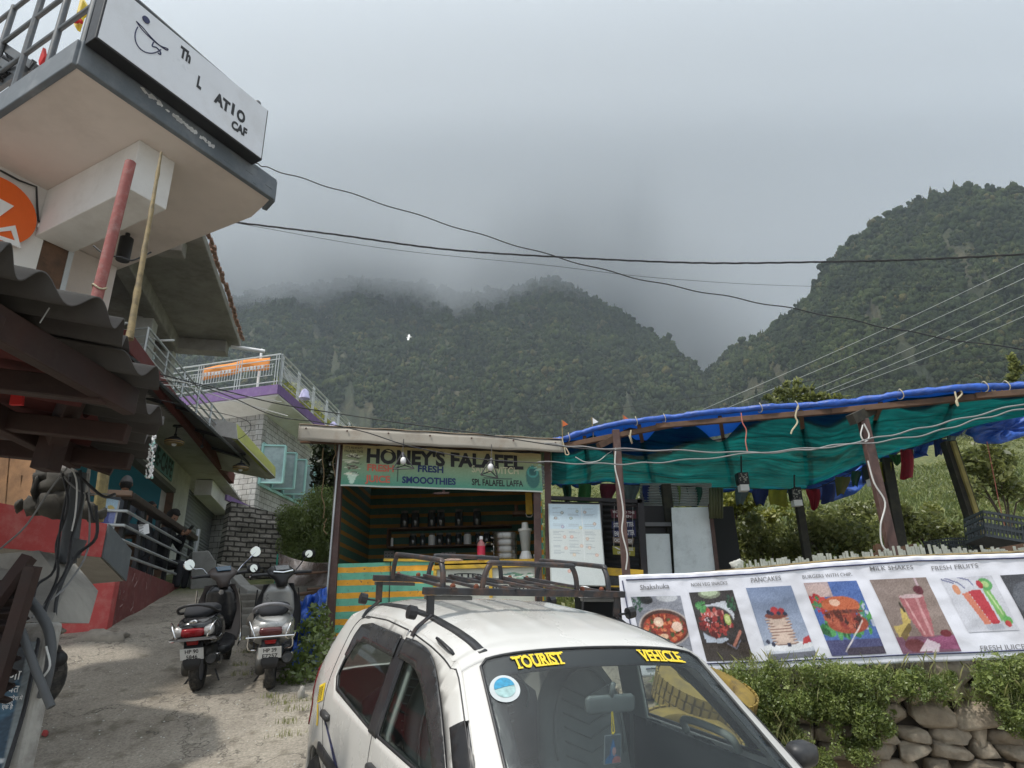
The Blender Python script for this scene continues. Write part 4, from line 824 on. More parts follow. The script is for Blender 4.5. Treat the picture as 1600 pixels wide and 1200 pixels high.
# upper concrete storey
U_ = lambda u, v, z: PZ(u, v, z)
q0, q1 = U_(302, 372, 8.0), U_(388, 546, 8.0); uo = ((q0+q1)/2)[:2]-CQ; OU = uo@CN
g = MB(); g.prism([CP(-.6, OU, 8.0), CP(5.35, OU, 8.0), CP(5.35, OU-4, 8.0), CP(-.6, OU-4, 8.0)], (0, 0, .16)); g.build('roof_slab', M_concrete, cf, bevel=.02)
g = MB(); g.prism([CP(4.95, OU-.25, 7.72), CP(5.3, OU-.25, 7.72), CP(5.3, OU-3.9, 7.72), CP(4.95, OU-3.9, 7.72)], (0, 0, .28)); g.prism([CP(-.6, OU-1.25, 7.66), CP(5, OU-1.25, 7.66), CP(5, OU-1.55, 7.66), CP(-.6, OU-1.55, 7.66)], (0, 0, .34)); g.prism([CP(.6, OU-.3, 7.72), CP(.9, OU-.3, 7.72), CP(.9, OU-3.9, 7.72), CP(.6, OU-3.9, 7.72)], (0, 0, .28)); each(g, 'roof_beam', M_concrete, cf, bevel=.02)
M_tile = mat('red_roof_tile', (.26, .15, .11), .85, var=.4, sc=16, bump=.8, dirt=((.35, .32, .28), .6, 9))
g = MB(); r_ = random.Random(4)
for k in range(64): s_ = -.5+5.8*k/63; g.box(CP(s_, OU+.02+r_.uniform(-.02, .03), 8.21+r_.uniform(-.01, .015)), (.05+.03*r_.random(), .12, .035+.02*r_.random()), np.stack([A3(*CN, 0), A3(*CD, 0), A3(0, 0, 1)], 1))
g.build('tile_edge', M_tile, cf)
MB().tube([CP(5.25, OU-.2, 7.98), CP(5.3, OU+.55, 7.93)], .045, 12).build('drain_pipe', M_white2, cf, smooth=True)
g = MB()
for s_, o_, w_ in ((-.35, -1.3, .4), (3.3, -1.35, .35), (5.0, -1.35, .32)): g.prism([CP(s_, OU+o_, 5.6), CP(s_+w_, OU+o_, 5.6), CP(s_+w_, OU+o_, 7.7), CP(s_, OU+o_, 7.7)], A3(*CN, 0)*-.35)
each(g, 'column', M_concpale, cf, bevel=.02)
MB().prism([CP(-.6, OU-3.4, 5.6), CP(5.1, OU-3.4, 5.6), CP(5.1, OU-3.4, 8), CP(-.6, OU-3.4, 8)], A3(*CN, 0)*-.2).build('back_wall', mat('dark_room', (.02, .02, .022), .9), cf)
MB().prism([CP(-.6, OU-1.1, 5.68), CP(6.8, OU-1.1, 5.68), CP(6.8, OU-4, 5.68), CP(-.6, OU-4, 5.68)], (0, 0, .05)).build('upper_floor', M_asb, cf)
g = MB()
for k in range(4): g.prism([CP(2.2+k*.35, OU-1.2-.02*k, 5.8), CP(2.5+k*.35, OU-1.2-.02*k, 5.8), CP(2.5+k*.35, OU-1.45, 6.9-.2*k), CP(2.2+k*.35, OU-1.45, 6.9-.2*k)], A3(*CN, 0)*-.03)
each(g, 'stacked_sheet', M_tin, cf)
# rails of the upper storey along the eave
ur = thing('balcony_railing', 'pale grey steel railing running along the upper storey above the tin eave', 'railing', CP(3, OU-.1, 5.8))
g = MB()
ua, ub = PZ(232, 512, 6.12), PZ(364, 672, 6.12)
for z in (-.42, -.28, -.14, 0): g.tube([ua+A3(0, 0, z), ub+A3(0, 0, z)], .018, 8); g.tube([ua+A3(0, 0, z), ua+A3(-1.3, .2, z)], .018, 8)
each(g, 'rail', M_steelpale, ur, smooth=True)
g = MB()
for k in range(7): q = ua+(ub-ua)*k/6; g.tube([q-A3(0, 0, .5), q], .02, 8)
each(g, 'post', M_steelpale, ur, smooth=True)
for k, (u, v, r_p) in enumerate(((259, 532, 12), (186, 505, 14))):
    c = P(u, v, 10.5); g = MB(); rr_ = r_p/1020*11.2*.95; g.tube([c+A3(rr_*math.cos(a), rr_*.9*math.sin(a), .05*math.sin(a)) for a in np.linspace(0, 2*pi, 28)[:-1]], .018, 7, closed=True); g.tube([c-A3(rr_, 0, 0), c-A3(rr_+.25, -.05, -.12)], .012, 6)
    tag(g.build('hoop', M_white2), ('white hoop standing out from the balcony railing', 'white hoop half hidden behind the bamboo pole')[k], 'hoop', 'white hoops on the balcony')
# pendant lamps
M_lampgold = mat('lamp_gold', (.36, .24, .09), .5, bump=.05)
def pendant(c, r, label):
    t = thing('pendant_lamp', label, 'lamp', c)
    MB().tube([c+A3(0, 0, r*.9), c+A3(0, 0, r*1.9)], .012, 6).build('rod', M_black, t); MB().lathe([(.07, r*1.9), (.07, r*2.05)], c, 12).build('rose', M_black, t)
    MB().lathe([(r, -.0), (r*1.0, .06), (r*.92, r*.35), (r*.45, r*.72), (r*.16, r*.85), (r*.14, r*1.1)], c, 24).build('shade', M_black, t, smooth=True)
    MB().lathe([(0, -.01), (r*.97, -.01), (r*1.02, .035), (0, .035)], c, 24, close=False).build('inner_shade', M_lampgold, t); MB().sphere(c+A3(0, 0, -.01), .045).build('bulb', M_white2, t)
pendant(PZ(272, 693, 4.98), .17, 'black pendant lamp with gold inside, nearer one under the cafe ceiling')
pendant(PZ(376, 733, 5.02), .17, 'small gold pendant lamp at the far end of the cafe ceiling')
g = MB(); c = PZ(316, 695, 5.1); g.tube([c, c+A3(0, 0, .35)], .006, 5); g.lathe([(.02, -.06), (.035, -.03), (.02, 0)], c, 8); top(g, 'bulb_holder', 'small bulb holder hanging between the two pendant lamps', 'lamp', M_black)
# terrace railing
tr = thing('terrace_railing', 'terrace railing of pale steel bars with a dark wooden handrail above the red terrace wall', 'railing', CP(3, 0, FZ))
SR = SE-.15
MB().beam(CP(-.1, .0, 3.43), CP(SR, .0, 3.43), .16, .09).build('handrail', M_handrail, tr, bevel=.01)
MB().beam(CP(-.1, .06, 3.45), CP(-.38, -1.5, 3.45), .16, .07).build('side_handrail', mat('sunlit_wood_rail', (.20, .13, .09), .6, var=.3), tr, bevel=.01)  # side rail: sunlight put into a paler copy of the rail wood
g = MB()
for z in (3.22, 3.03, 2.84, 2.66): g.tube([CP(-.1, .02, z), CP(SR, .02, z)], .021, 8); g.tube([CP(-.1, .02, z), CP(-.38, -1.5, z)], .021, 8)
each(g, 'bar', M_steelpale, tr, smooth=True)
g = MB()
for k in range(6): g.beam(CP(.05+(SR-.1)/5*k, -.03, FZ-.2), CP(.05+(SR-.1)/5*k, -.03, 3.4), .06, .06, (0, 1, 0))
each(g, 'post', M_black, tr)
MB().tube([CP(SR+.02, .05, 2.0), CP(SR+.05, .06, 3.62)], .04, 10).build('end_post', M_steelpale, tr, smooth=True)
# painted boards on the terrace
bd1 = thing('menu_board', 'blue and white painted board leaning at the terrace corner', 'board', CP(-.1, .1, 2.6))
cv = Canvas(30, 40, (150, 180, 205)); cv.rect(0, 0, 1, .3, (170, 200, 220)); cv.ell(.3, .75, .5, .35, (70, 80, 140)); cv.ell(.6, .3, .25, .08, (200, 180, 110)); cv.ell(.9, .6, .3, .3, (120, 130, 180)); cv.noise(.03)
qa, qb, qc, qd = P(165, 778, 8.75), P(186, 782, 8.8), P(176, 828, 8.8), P(150, 818, 8.75)
cv.mesh('picture', lambda x, y: (qa*(1-x)+qb*x)*(1-y)+(qd*(1-x)+qc*x)*y, bd1); MB().prism([qa, qb, qc, qd], (0, .03, 0)).build('panel', M_white2, bd1)
for o in list(bd1.children):
    if o.name.startswith('picture'): o.location = (0, -.01, 0)
tbl = thing('cafe_table', 'wooden cafe table behind the terrace bars', 'table', CP(1.7, -.75, FZ))
g = MB(); R_ = np.stack([A3(*CN, 0), A3(*CD, 0), A3(0, 0, 1)], 1)
g.box(CP(1.7, -.75, 3.2), (.7, 1.0, .04), R_); g.build('tabletop', M_brownwood, tbl, bevel=.005)
for a in (-.3, .3):
    for b in (-.45, .45): MB().box(CP(1.7+b, -.75+a, 2.84), (.05, .05, .7), R_).build('leg', M_brownwood, tbl)
def chair(s, o, label, back=-1):
    t = thing('cafe_chair', label, 'chair', CP(s, o, FZ)); MB().box(CP(s, o, 2.93), (.42, .42, .04), R_).build('seat', M_brownwood, t)
    for a in (-.18, .18):
        for b in (-.18, .18): MB().box(CP(s+b, o+a, 2.70), (.04, .04, .44), R_).build('leg', M_brownwood, t)
    g = MB()
    for z in (3.1, 3.25, 3.38): g.box(CP(s+back*.2, o, z), (.4, .02, .06), R_)
    for a in (-.19, .19): g.box(CP(s+back*.2, o+a, 3.16), (.035, .035, .5), R_)
    g.build('backrest', M_brownwood, t)
chair(.9, -.72, 'wooden cafe chair below the capped man', -1); chair(3.0, -.6, 'wooden cafe chair below the bearded man', -1)
sg = thing('paper_sign', 'small white handwritten paper on the terrace railing', 'sign', P(222, 835, 10)); pq = [P(216, 820, 9.7), P(232, 818, 9.8), P(233, 833, 9.8), P(218, 837, 9.7)]
MB().prism(pq, (0, .01, 0)).build('paper', M_white2, sg); g = MB(); r_ = random.Random(1)
for j in range(4): a = pq[0]*(1-j/4-.12)+pq[3]*(j/4+.12)+A3(.015, -.01, 0); b = pq[1]*(1-j/4-.12)+pq[2]*(j/4+.12)+A3(-.03, -.01, 0); g.tube([a+(b-a)*t_+A3(0, 0, r_.uniform(-.012, .012)) for t_ in np.linspace(0, 1, 12)], .004, 3)
g.build('handwriting', M_greyink, sg)
pp = thing('pasted_poster', 'black poster lettered ROTA in white at the far end of the terrace bars', 'sign', CP(5.2, -.08, 2.6))
pc_ = lambda x, y: CP(4.75+1.15*x, -.08, 2.62+.62*(1-y)); cv = Canvas(40, 40, (20, 26, 28)); cv.ell(.5, .55, .3, .2, (38, 74, 56)); cv.poly([(.35, .6), (.9, .5), (.95, .95), (.5, .98)], (170, 180, 178)); cv.blobs(14, .5, .5, .3, .25, [(60, 90, 74), (30, 40, 38), (180, 190, 186)], .06, 3); cv.noise(.02)
cv.mesh('picture', pc_, pp); g = MB(); vv, ff = text_geo('ROTA', 1, .03); g.add([CP(4.95+x*.26, -.07, 3.02+y*.2) for x, y, _ in vv], ff).build('lettering', M_white2, pp)
# ---------------------------------------------------------------- people
def add_hand(mb_parts, wrist, dirv, palmn, side, curl=1.0, s=1.0):
    """palm and five bent fingers as one skinned tree; returns (v, f) lists to join"""
    d = unit(dirv); nrm = unit(palmn-d*(palmn@d)); l = unit(np.cross(nrm, d))*side
    V = [wrist, wrist+d*.045*s]; E_ = [(0, 1)]; Rr = [.024*s, .030*s]
    for k, (off, ln) in enumerate(((-.03, .072), (-.01, .08), (.011, .075), (.031, .058))):
        b = len(V); V.append(wrist+d*.088*s+l*off*s); E_.append((1, b)); Rr.append(.011*s); q = V[-1]; a = .35*curl
        for j in range(3): ang = a*(j+1); q = q+(d*math.cos(ang)+nrm*math.sin(ang))*ln*s*(.45, .32, .23)[j]; V.append(q); E_.append((len(V)-2, len(V)-1)); Rr.append((.0095, .0085, .007)[j]*s)
    b = len(V); V.append(wrist+d*.035*s-l*.035*s+nrm*.01); E_.append((1, b)); Rr.append(.013*s); V.append(V[-1]+(d*.7-l*.5+nrm*.5)*.032*s); E_.append((b, b+1)); Rr.append(.0105*s); V.append(V[-1]+(d*.8+nrm*.6)*.026*s); E_.append((b+1, b+2)); Rr.append(.008*s)
    return skin_geo(V, E_, Rr, 2)
def head(parent, c, fwd, r=.105, tilt=0, beard=True, cap=None, skin=None):
    """face with brow, nose, lips, ears; hair, beard or cap as children"""
    f = unit(fwd); l = unit(np.cross((0, 0, 1.), f)); u = np.cross(f, l); c = np.array(c, float)
    def sh(a, z, extra=0):
        hz = math.sqrt(max(0, 1-z*z)); x = math.cos(a); y = math.sin(a); rx = .95 if x > 0 else 1.08; ry = .76
        if z < -.1: ry *= 1-.28*(-z-.1)/.9; rx *= 1-(.05 if x > 0 else .42)*(-z-.1)
        q = A3(x*rx*hz, y*ry*hz, z*1.22)
        nose = math.exp(-((a/.20)**2))*math.exp(-(((z+.12)/.20)**2))*.26 if abs(a) < 1 else 0; brow = math.exp(-((z-.22)/.09)**2)*.05*max(0, x); eye = -sum(math.exp(-(((a-s)/.22)**2)-(((z-.08)/.10)**2)) for s in (-.42, .42))*.09
        lip = math.exp(-((a/.32)**2)-(((z+.52)/.07)**2))*.06; chin = math.exp(-((a/.45)**2)-(((z+.82)/.15)**2))*.12
        q[0] += nose+brow+eye+lip+chin; return c+r*(1+extra)*(f*q[0]+l*q[1]+u*q[2])
    n_, m_ = 40, 30; g = MB(); g.add([sh(-pi+2*pi*i/n_, math.cos(pi*j/m_)) for j in range(m_+1) for i in range(n_)], [(j*n_+i, (j+1)*n_+i, (j+1)*n_+(i+1) % n_, j*n_+(i+1) % n_) for j in range(m_) for i in range(n_)])
    for s in (-1, 1): g.sphere(c+r*(l*s*.80-f*.05-u*.02), r*.22, 8, 6, (.6, .5, 1))
    hv, hf = g.v, g.f
    hair = MB(); rr = random.Random(3)
    def cover(j0, j1, cond, ex, rough):
        idx = {}; vs = []; fs = []
        for j in range(m_+1):
            for i in range(n_):
                a = -pi+2*pi*i/n_; z = math.cos(pi*j/m_); vs.append(sh(a, z, ex*(cond(a, z))+rough*rr.uniform(-1, 1)*(cond(a, z) > 0)-.03*(cond(a, z) <= 0)))
        for j in range(m_):
            for i in range(n_): fs.append((j*n_+i, (j+1)*n_+i, (j+1)*n_+(i+1) % n_, j*n_+(i+1) % n_))
        return vs, fs
    out = []
    if cap is None:
        out.append(('hair', M_hair, cover(0, 1, lambda a, z: 1. if (z > .52 or (abs(a) > 1.25 and z > -.45)) else 0., .26, .05)))
        if beard: out.append(('beard', M_hair, cover(0, 1, lambda a, z: 1. if (z < -.28 and abs(a) < 1.35 and not (abs(a) < .28 and -.60 < z < -.45)) else 0., .07, .02)))
    else:
        out.append(('hair', M_hair, cover(0, 1, lambda a, z: 1. if (abs(a) > 1.2 and -.5 < z < .3) else 0., .08, .02)))
        out.append(('cap', cap, cover(0, 1, lambda a, z: 1. if z > .18 else 0., .16, .0)))
    g2 = MB()
    for s in (-1, 1): g2.sphere(c+r*(f*.80+l*s*.30+u*.09), r*.12, 8, 6)
    return hv, hf, out, g2, (f, l, u)
def person(name, label, pel, yaw_dir, joints, edges, radii, mats_, headc, headf, root=0, beard=True, cap=None, hands=()):
    t = thing(name, label, 'person', A3(pel[0], pel[1], FZ))
    v, f = skin_geo(joints, edges, radii, 2, root); b = MB(); b.add(v, f)
    hv, hf, hair, eyes, fr = head(t, headc, headf, beard=beard, cap=cap); b2 = MB(); b2.add(hv, hf)
    for hd in hands: hv2, hf2 = add_hand(None, *hd); b2.add(hv2, hf2)
    b2.v += []; 
    body = MB(); body.add(b2.v, b2.f); nk = MB(); body.tube([headc+A3(0, 0, -.05), headc+A3(0, 0, -.2)], [.052, .06], 12)
    body.build('body', M_skin, t, smooth=2); b.build('clothes', mats_, t, smooth=2)
    for nm, mt_, (vs, fs) in hair: MB().add(vs, fs).build(nm, mt_, t, smooth=2)
    eyes.build('eyes', M_black, t, smooth=2); return t, fr
# bearded man with phone, leaning over the rail end
hc = P(270, 808, 12.1); fd = unit(A3(.95, -.25, -.62)); dn = A3(0, 0, 1.)
pel = hc+A3(-.22, .12, -.80); ch = hc+A3(-.08, .04, -.30)
shL = ch+A3(.02, -.20, .04); shR = ch+A3(-.02, .20, .04); hnd = P(292, 833, 11.9); elL = ch+A3(.12, -.22, -.24); elR = ch+A3(.20, .14, -.26)
J = [pel, pel+A3(.03, 0, .2), ch, ch+A3(.03, 0, .13), shL, elL, hnd+A3(-.09, -.03, -.03), shR, elR, hnd+A3(-.06, .08, -.02), pel+A3(.05, -.11, -.04), pel+A3(.50, -.12, -.04), pel+A3(.48, -.12, -.46), pel+A3(.05, .11, -.04), pel+A3(.50, .12, -.04), pel+A3(.48, .14, -.46)]
Ed = [(0, 1), (1, 2), (2, 3), (2, 4), (4, 5), (5, 6), (2, 7), (7, 8), (8, 9), (0, 10), (10, 11), (11, 12), (0, 13), (13, 14), (14, 15)]
Ra = [.15, .145, .16, .07, .075, .052, .036, .075, .052, .036, .10, .075, .055, .10, .075, .055]
pm, fr = person('person', 'bearded man with curly hair in black looking down at a phone on the terrace', pel, None, J, Ed, Ra, M_blackmatt, hc, fd, hands=((hnd+A3(-.09, -.03, -.03), unit(A3(.9, .1, .3)), A3(0, .4, .9), 1, 1.2), (hnd+A3(-.07, .08, -.02), unit(A3(.9, -.25, .3)), A3(0, -.5, .8), -1, 1.3)))
g = MB(); fx = unit(A3(.6, -.1, .75)); g.beam(hnd+A3(.0, .02, .02), hnd+A3(.0, .02, .02)+fx*.15, .075, .01, (-.7, .2, .6)); ph = top(g, 'phone', 'dark phone in the bearded man\'s hands', 'phone', M_black, bevel=.002)
# capped man, seen from behind, seated at the near end
hc = P(197, 757, 10.3); fd = unit(A3(-.55, .8, -.05)); pel = hc+A3(.02, -.02, -.68); ch = hc+A3(0, 0, -.30)
J = [pel, pel+A3(0, 0, .2), ch, ch+A3(0, 0, .12), ch+A3(-.17, -.1, .04), ch+A3(-.25, .05, -.22), ch+A3(-.15, .28, -.28), ch+A3(.17, .1, .04), ch+A3(.2, .25, -.22), ch+A3(.08, .42, -.26), pel+A3(-.1, -.03, -.03), pel+A3(.12, .40, .02), pel+A3(.18, .44, -.42), pel+A3(.1, .03, -.03), pel+A3(.30, .36, .0), pel+A3(.36, .40, -.42)]
person('person', 'man in a grey cap seated with his back to the lane on the terrace', pel, None, J, Ed, Ra, mat('grey_denim', (.06, .065, .075), .9, var=.3), hc, fd, beard=False, cap=mat('grey_cap', (.17, .16, .16), .85, var=.15, bump=.4), hands=((ch+A3(-.15, .28, -.28), A3(.2, .9, 0), A3(0, 0, 1), 1, .8), (ch+A3(.08, .42, -.26), A3(-.2, .9, 0), A3(0, 0, 1), -1, .8)))
# raised hand of a third guest
hq = P(238, 797, 10.9)
J = [hq+A3(-.35, .55, -.75), hq+A3(-.35, .55, -.5), hq+A3(-.33, .52, -.25), hq+A3(-.3, .5, -.12), hq+A3(-.22, .35, -.28), hq+A3(-.1, .15, -.32), hq+A3(-.01, .01, -.06), hq+A3(-.45, .7, -.28), hq+A3(-.4, .55, -.5), hq+A3(-.2, .4, -.5), hq+A3(-.35, .45, -.8), hq+A3(-.1, .2, -.78), hq+A3(-.1, .2, -1.2), hq+A3(-.45, .6, -.8), hq+A3(-.2, .35, -.78), hq+A3(-.2, .35, -1.2)]
person('person', 'dark clothed guest behind the terrace rail raising one hand', hq+A3(-.35, .55, -.75), None, J, Ed, Ra, M_blackmatt, hq+A3(-.30, .48, .08), unit(A3(.5, -.8, -.1)), beard=False, hands=((hq+A3(-.01, .01, -.05), A3(.05, 0, 1), A3(.9, -.2, 0), 1, 1.),))
# ================================================================ purple and white house with balcony and mint windows
ph_ = thing('balcony_house', 'white and grey block house with purple balcony edge and mint green casement windows', 'building', P(405, 830, 17))
HZ = 8.42
Hc = PZ(434, 618, HZ); Hl = PZ(322, 632, HZ); Hr = PZ(540, 705, HZ)
dl = unit(A3(*(Hl-Hc)[:2], 0)); dr = unit(A3(*(PZ(490, 665, HZ)-Hc)[:2], 0)); Lr = 9.
FLz = A3(0, 0, 1)
g = MB(); foot = [Hc, Hc+dr*Lr, Hc+dr*Lr+dl*6, Hc+dl*6]; g.prism(foot, (0, 0, .32)); g.build('balcony_slab', M_white, ph_)
g = MB(); g.beam(Hc-dr*.03+A3(0, 0, .2), Hc+dl*6+A3(0, 0, .2), .06, .30); g.beam(Hc+A3(0, 0, .2), Hc+dr*Lr+A3(0, 0, .2), .06, .30); g.build('purple_edge', M_purple, ph_)
nL = unit(np.cross(dl, FLz)); nL = nL if nL[1] < 0 else -nL; nR = unit(np.cross(dr, FLz)); nR = nR if nR[0] > 0 else -nR
# sloping soffit moulding and walls set back under the balcony
wz0 = 2.2; Wc = Hc-nR*.95-nL*.9; M_block = mat_brick('grey_block_wall', (.52, .51, .48), (.44, .43, .41), (.05, .05, .05), .32, .17, .008, bump=.3, var=.15)
g = MB(); a = Wc+A3(0, 0, -.32); g.prism([a, a+dr*8.2, a+dr*8.2+A3(0, 0, .34), a+A3(0, 0, .34)], -nR*.1)
q = [Hc, Hc+dr*Lr, Wc+dr*(Lr-.9), Wc]; g.add([q[0], q[1], q[2]+A3(0, 0, -.28), q[3]+A3(0, 0, -.28)], [(0, 1, 2, 3)]); q = [Hc, Hc+dl*6, Wc+dl*6, Wc]; g.add([q[0], q[1], q[2]+A3(0, 0, -.28), q[3]+A3(0, 0, -.28)], [(3, 2, 1, 0)]); g.build('soffit', M_white, ph_)
# block wall facing the lane: drawn between surveyed corners on its plane
hw = lambda u, v: PP(u, v, Wc[:2], dr[:2])
wt0 = Wc+A3(0, 0, -.3); wt1 = hw(486, 712); wbR = hw(474, 872); wbL = hw(330, 765)
g = MB(); L2 = (wt1-Wc)[:2]@dr[:2]
pb0 = hw(352, 777); pb1 = hw(447, 824)
Wp = lambda s, z: A3(*(Wc+dr*s)[:2], z)
s0_, s1_ = ((pb0-Wc)[:2]@dr[:2]), ((pb1-Wc)[:2]@dr[:2])
g.prism([Wp(-.0, 3.5), Wp(L2, 3.5), Wp(L2, HZ-.28), Wp(0, HZ-.28)], -nR*.2); g.build('block_wall', M_block, ph_)
g = MB(); g.prism([Wp(0, 3.5), Wp(0, HZ-.28), Wp(0, HZ-.28)+dl*5, Wp(0, 3.5)+dl*5], -nL*.2); g.build('front_wall', M_block, ph_)
g = MB(); g.prism([Wp(L2-.02, HZ-.9), Wp(L2+.5, HZ-.9), Wp(L2+.5, HZ-.28), Wp(L2-.02, HZ-.28)], -nR*.5); g.build('soffit_beam', M_white, ph_)
MB().beam(pb0+nR*.02, pb1+nR*.02, .06, .15).build('purple_band', M_purple, ph_)
# casement windows
wn = [(406, 690, 437, 778), ]
def whw(u, v): return hw(u, v)
wa, wb_ = whw(410, 690), whw(475, 735); sA, sB = (wa-Wc)[:2]@dr[:2], (wb_-Wc)[:2]@dr[:2]
zT, zB = whw(412, 688)[2], whw(412, 762)[2]; zT2, zB2 = whw(470, 737)[2], whw(470, 788)[2]; zt_, zb_ = (zT+zT2)/2, (zB+zB2)/2
N_ = 4; sw = (sB-sA)/N_
for k in range(N_):
    s0 = sA+sw*k; s1 = s0+sw; fr_ = MB()
    for a, b in ((Wp(s0, zb_), Wp(s0, zt_)), (Wp(s1, zb_), Wp(s1, zt_)), (Wp(s0, zt_), Wp(s1, zt_)), (Wp(s0, zb_), Wp(s1, zb_))): fr_.beam(a+nR*.02, b+nR*.02, .09, .09, nR+A3(.01, .01, .02))
    wo_ = fr_.build('window', M_mint, ph_)
    MB().prism([Wp(s0, zb_), Wp(s1, zb_), Wp(s1, zt_), Wp(s0, zt_)], -nR*.02).build('pane', mat('dark_pane', (.05, .07, .075), .1, bump=0) if k % 2 else M_curtain, wo_)
    hd = unit(nR*.9+dr*.25); sa_ = MB(); w2 = sw*.72
    h0 = Wp(s0+.03, 0)+nR*.05
    A_, B_, C_, D_ = (A3(*h0[:2], zb_+.05), A3(*(h0+hd*w2)[:2], zb_+.05), A3(*(h0+hd*w2)[:2], zt_-.05), A3(*h0[:2], zt_-.05))
    for a, b in ((A_, B_), (B_, C_), (C_, D_), (D_, A_)): sa_.beam(a, b, .05, .10, (dr+A3(0, 0, .01)))
    so_ = sa_.build('casement', M_mint, wo_); MB().prism([A_, B_, C_, D_], dr*.012).build('pane', mat('pale_pane', (.30, .38, .38), .12, bump=0), wo_)
    ORG[so_.name] = ORG[ph_.name]
for o in ph_.children:
    pass
# balcony railing
br = thing('balcony_railing', 'white steel balcony railing with rows of thin bars on the purple edged slab', 'railing', Hc+A3(0, 0, .35))
z0 = HZ+.36; g = MB()
g2 = MB()
for d_, L_ in ((dl, 6.), (dr, 8.6)):
    for z in (z0+1.02, z0+.86, z0+.12): g.tube([Hc+d_*.04+A3(0, 0, z-HZ), Hc+d_*L_+A3(0, 0, z-HZ)], .025 if z > z0+1 else .017, 7)
    k = 0.
    while k < L_:
        for off in (0, .09, .18): g.tube([Hc+d_*(k+off)+A3(0, 0, .34), Hc+d_*(k+off)+A3(0, 0, z0-HZ+1.0)], .014, 6)
        k += 1.42
    k = .3
    while k < L_: g2.tube([Hc+d_*k+A3(0, 0, z0-HZ+.35), Hc+d_*k+A3(0, 0, z0-HZ+.72)], .009, 5); k += .10
    for z in (.35, .72, .62): g2.tube([Hc+d_*.25+A3(0, 0, z0-HZ+z), Hc+d_*L_+A3(0, 0, z0-HZ+z)], .009, 5)
each(g, 'rail', M_steelpale, br, smooth=True); g2.build('thin_bars', M_steelpale, br, smooth=True)
MB().tube([Hc+dl*1.0+A3(0, .5, .4), Hc+dl*1.0+A3(0, .5, 1.9)], .04, 8).build('standpipe', M_white2, br)
bn = thing('orange_banner', 'orange cloth banner with pale lettering tied inside the balcony railing', 'banner', Hc+dl*1+A3(0, 0, .5))
o0 = Hc+dl*.5-nL*.12+A3(0, 0, .95); MB().grid(lambda x, y: o0+dl*2.5*x-nL*.03*math.sin(x*14)+A3(0, 0, .42*y+.04*math.sin(x*5)), 30, 4, nL*-.006).build('cloth', mat('orange_cloth', (.72, .27, .06), .8, var=.1, bump=.2), bn, smooth=2)
g = MB(); r_ = random.Random(6)
for k in range(17):
    if k in (8, 9): continue
    q = o0+dl*(2.35-k*.13)+nL*.035+A3(0, 0, .07); g.prism([q, q-dl*.08, q-dl*.08+A3(0, 0, .11), q+A3(0, 0, .10+.03*r_.random())], nL*.006)
g.build('lettering', M_white2, bn)
# balcony plants and mauve bells
c = [Hc+dr*s-nR*.5+A3(0, 0, .75+.25*math.sin(s*3)) for s in np.arange(1.2, 8.5, .35)]; vv, ff, tt = leaves(c, [(.3, .3, .5)]*len(c), 160, .05, up=.1)
tag(np_mesh('balcony_shrubs', vv, ff, L_yel, tt, org=c[0]), 'row of bushy yellow green shrubs behind the balcony railing', 'shrubs')
for k, s_ in enumerate((1.9, 5.0)): g = MB(); c = Hc+dr*s_+nR*.08+A3(0, 0, .72-.2*k); g.lathe([(.19, -.17), (.12, .1), (.05, .17), (0, .18)], c, 14); tag(g.build('cloth_bell', mat('lilac_cloth', (.5, .48, .70), .8), smooth=True), ('lilac cloth bell nearer the balcony corner', 'lilac cloth bell farther along the balcony')[k], 'ornament', 'lilac bells on the balcony')
# lime painted porch beam of the cafe side
lb_ = thing('porch_beam', 'yellow green painted concrete porch edge beyond the tin eave', 'beam', P(420, 740, 14.6))
lp = [P(370, 660, 13.3), P(378, 662, 13.3), P(431, 735, 15.2), P(432, 745, 15.2), P(421, 748, 15.2), P(362, 678, 13.3)]
MB().prism([P(369, 660, 13.3), P(431, 730, 15.2), P(431, 746, 15.2), P(371, 686, 13.3)], A3(-.12, 0, 0)).build('front_edge', M_limebeam, lb_, bevel=.02)
MB().prism([P(371, 686, 13.3), P(431, 747, 15.2), P(421, 749, 15.2), P(352, 686, 13.5), P(352, 664, 13.5), P(369, 661, 13.3)], A3(-1.2, -.1, .25)).build('slab', M_ceil, lb_)
# dry stone base of the house
M_dry = mat_brick('dry_stone_wall', (.27, .25, .215), (.20, .187, .16), (.045, .04, .033), .25, .10, .018, bump=1.0, squash=1, var=.5)
rw = thing('stone_retaining_wall', 'grey dry stone wall under the balcony house', 'wall', P(400, 900, 13.5))
ra = P(362, 783, 13.4); rb = P(352, 925, 13.4); d1_ = unit(A3(.80, .6, 0)); L1 = 5.0
def rfn(x, y): q = ra*(1-y)+A3(ra[0], ra[1]-.25, rb[2]-.3)*y; q = q+d1_*L1*x; nz_ = .10*mnoise.fractal(Vector(q)*2.2, 1., 2., 3); return q+A3(.6, -.8, 0)*nz_+A3(0, 0, (1-y)*(-.9*x))
UVN = (.6, -.8, 0)
MB().grid(rfn, 60, 40, A3(-.6, .8, 0)*.4).build('stones', M_dry, rw)
UVN = None
g = MB(); 
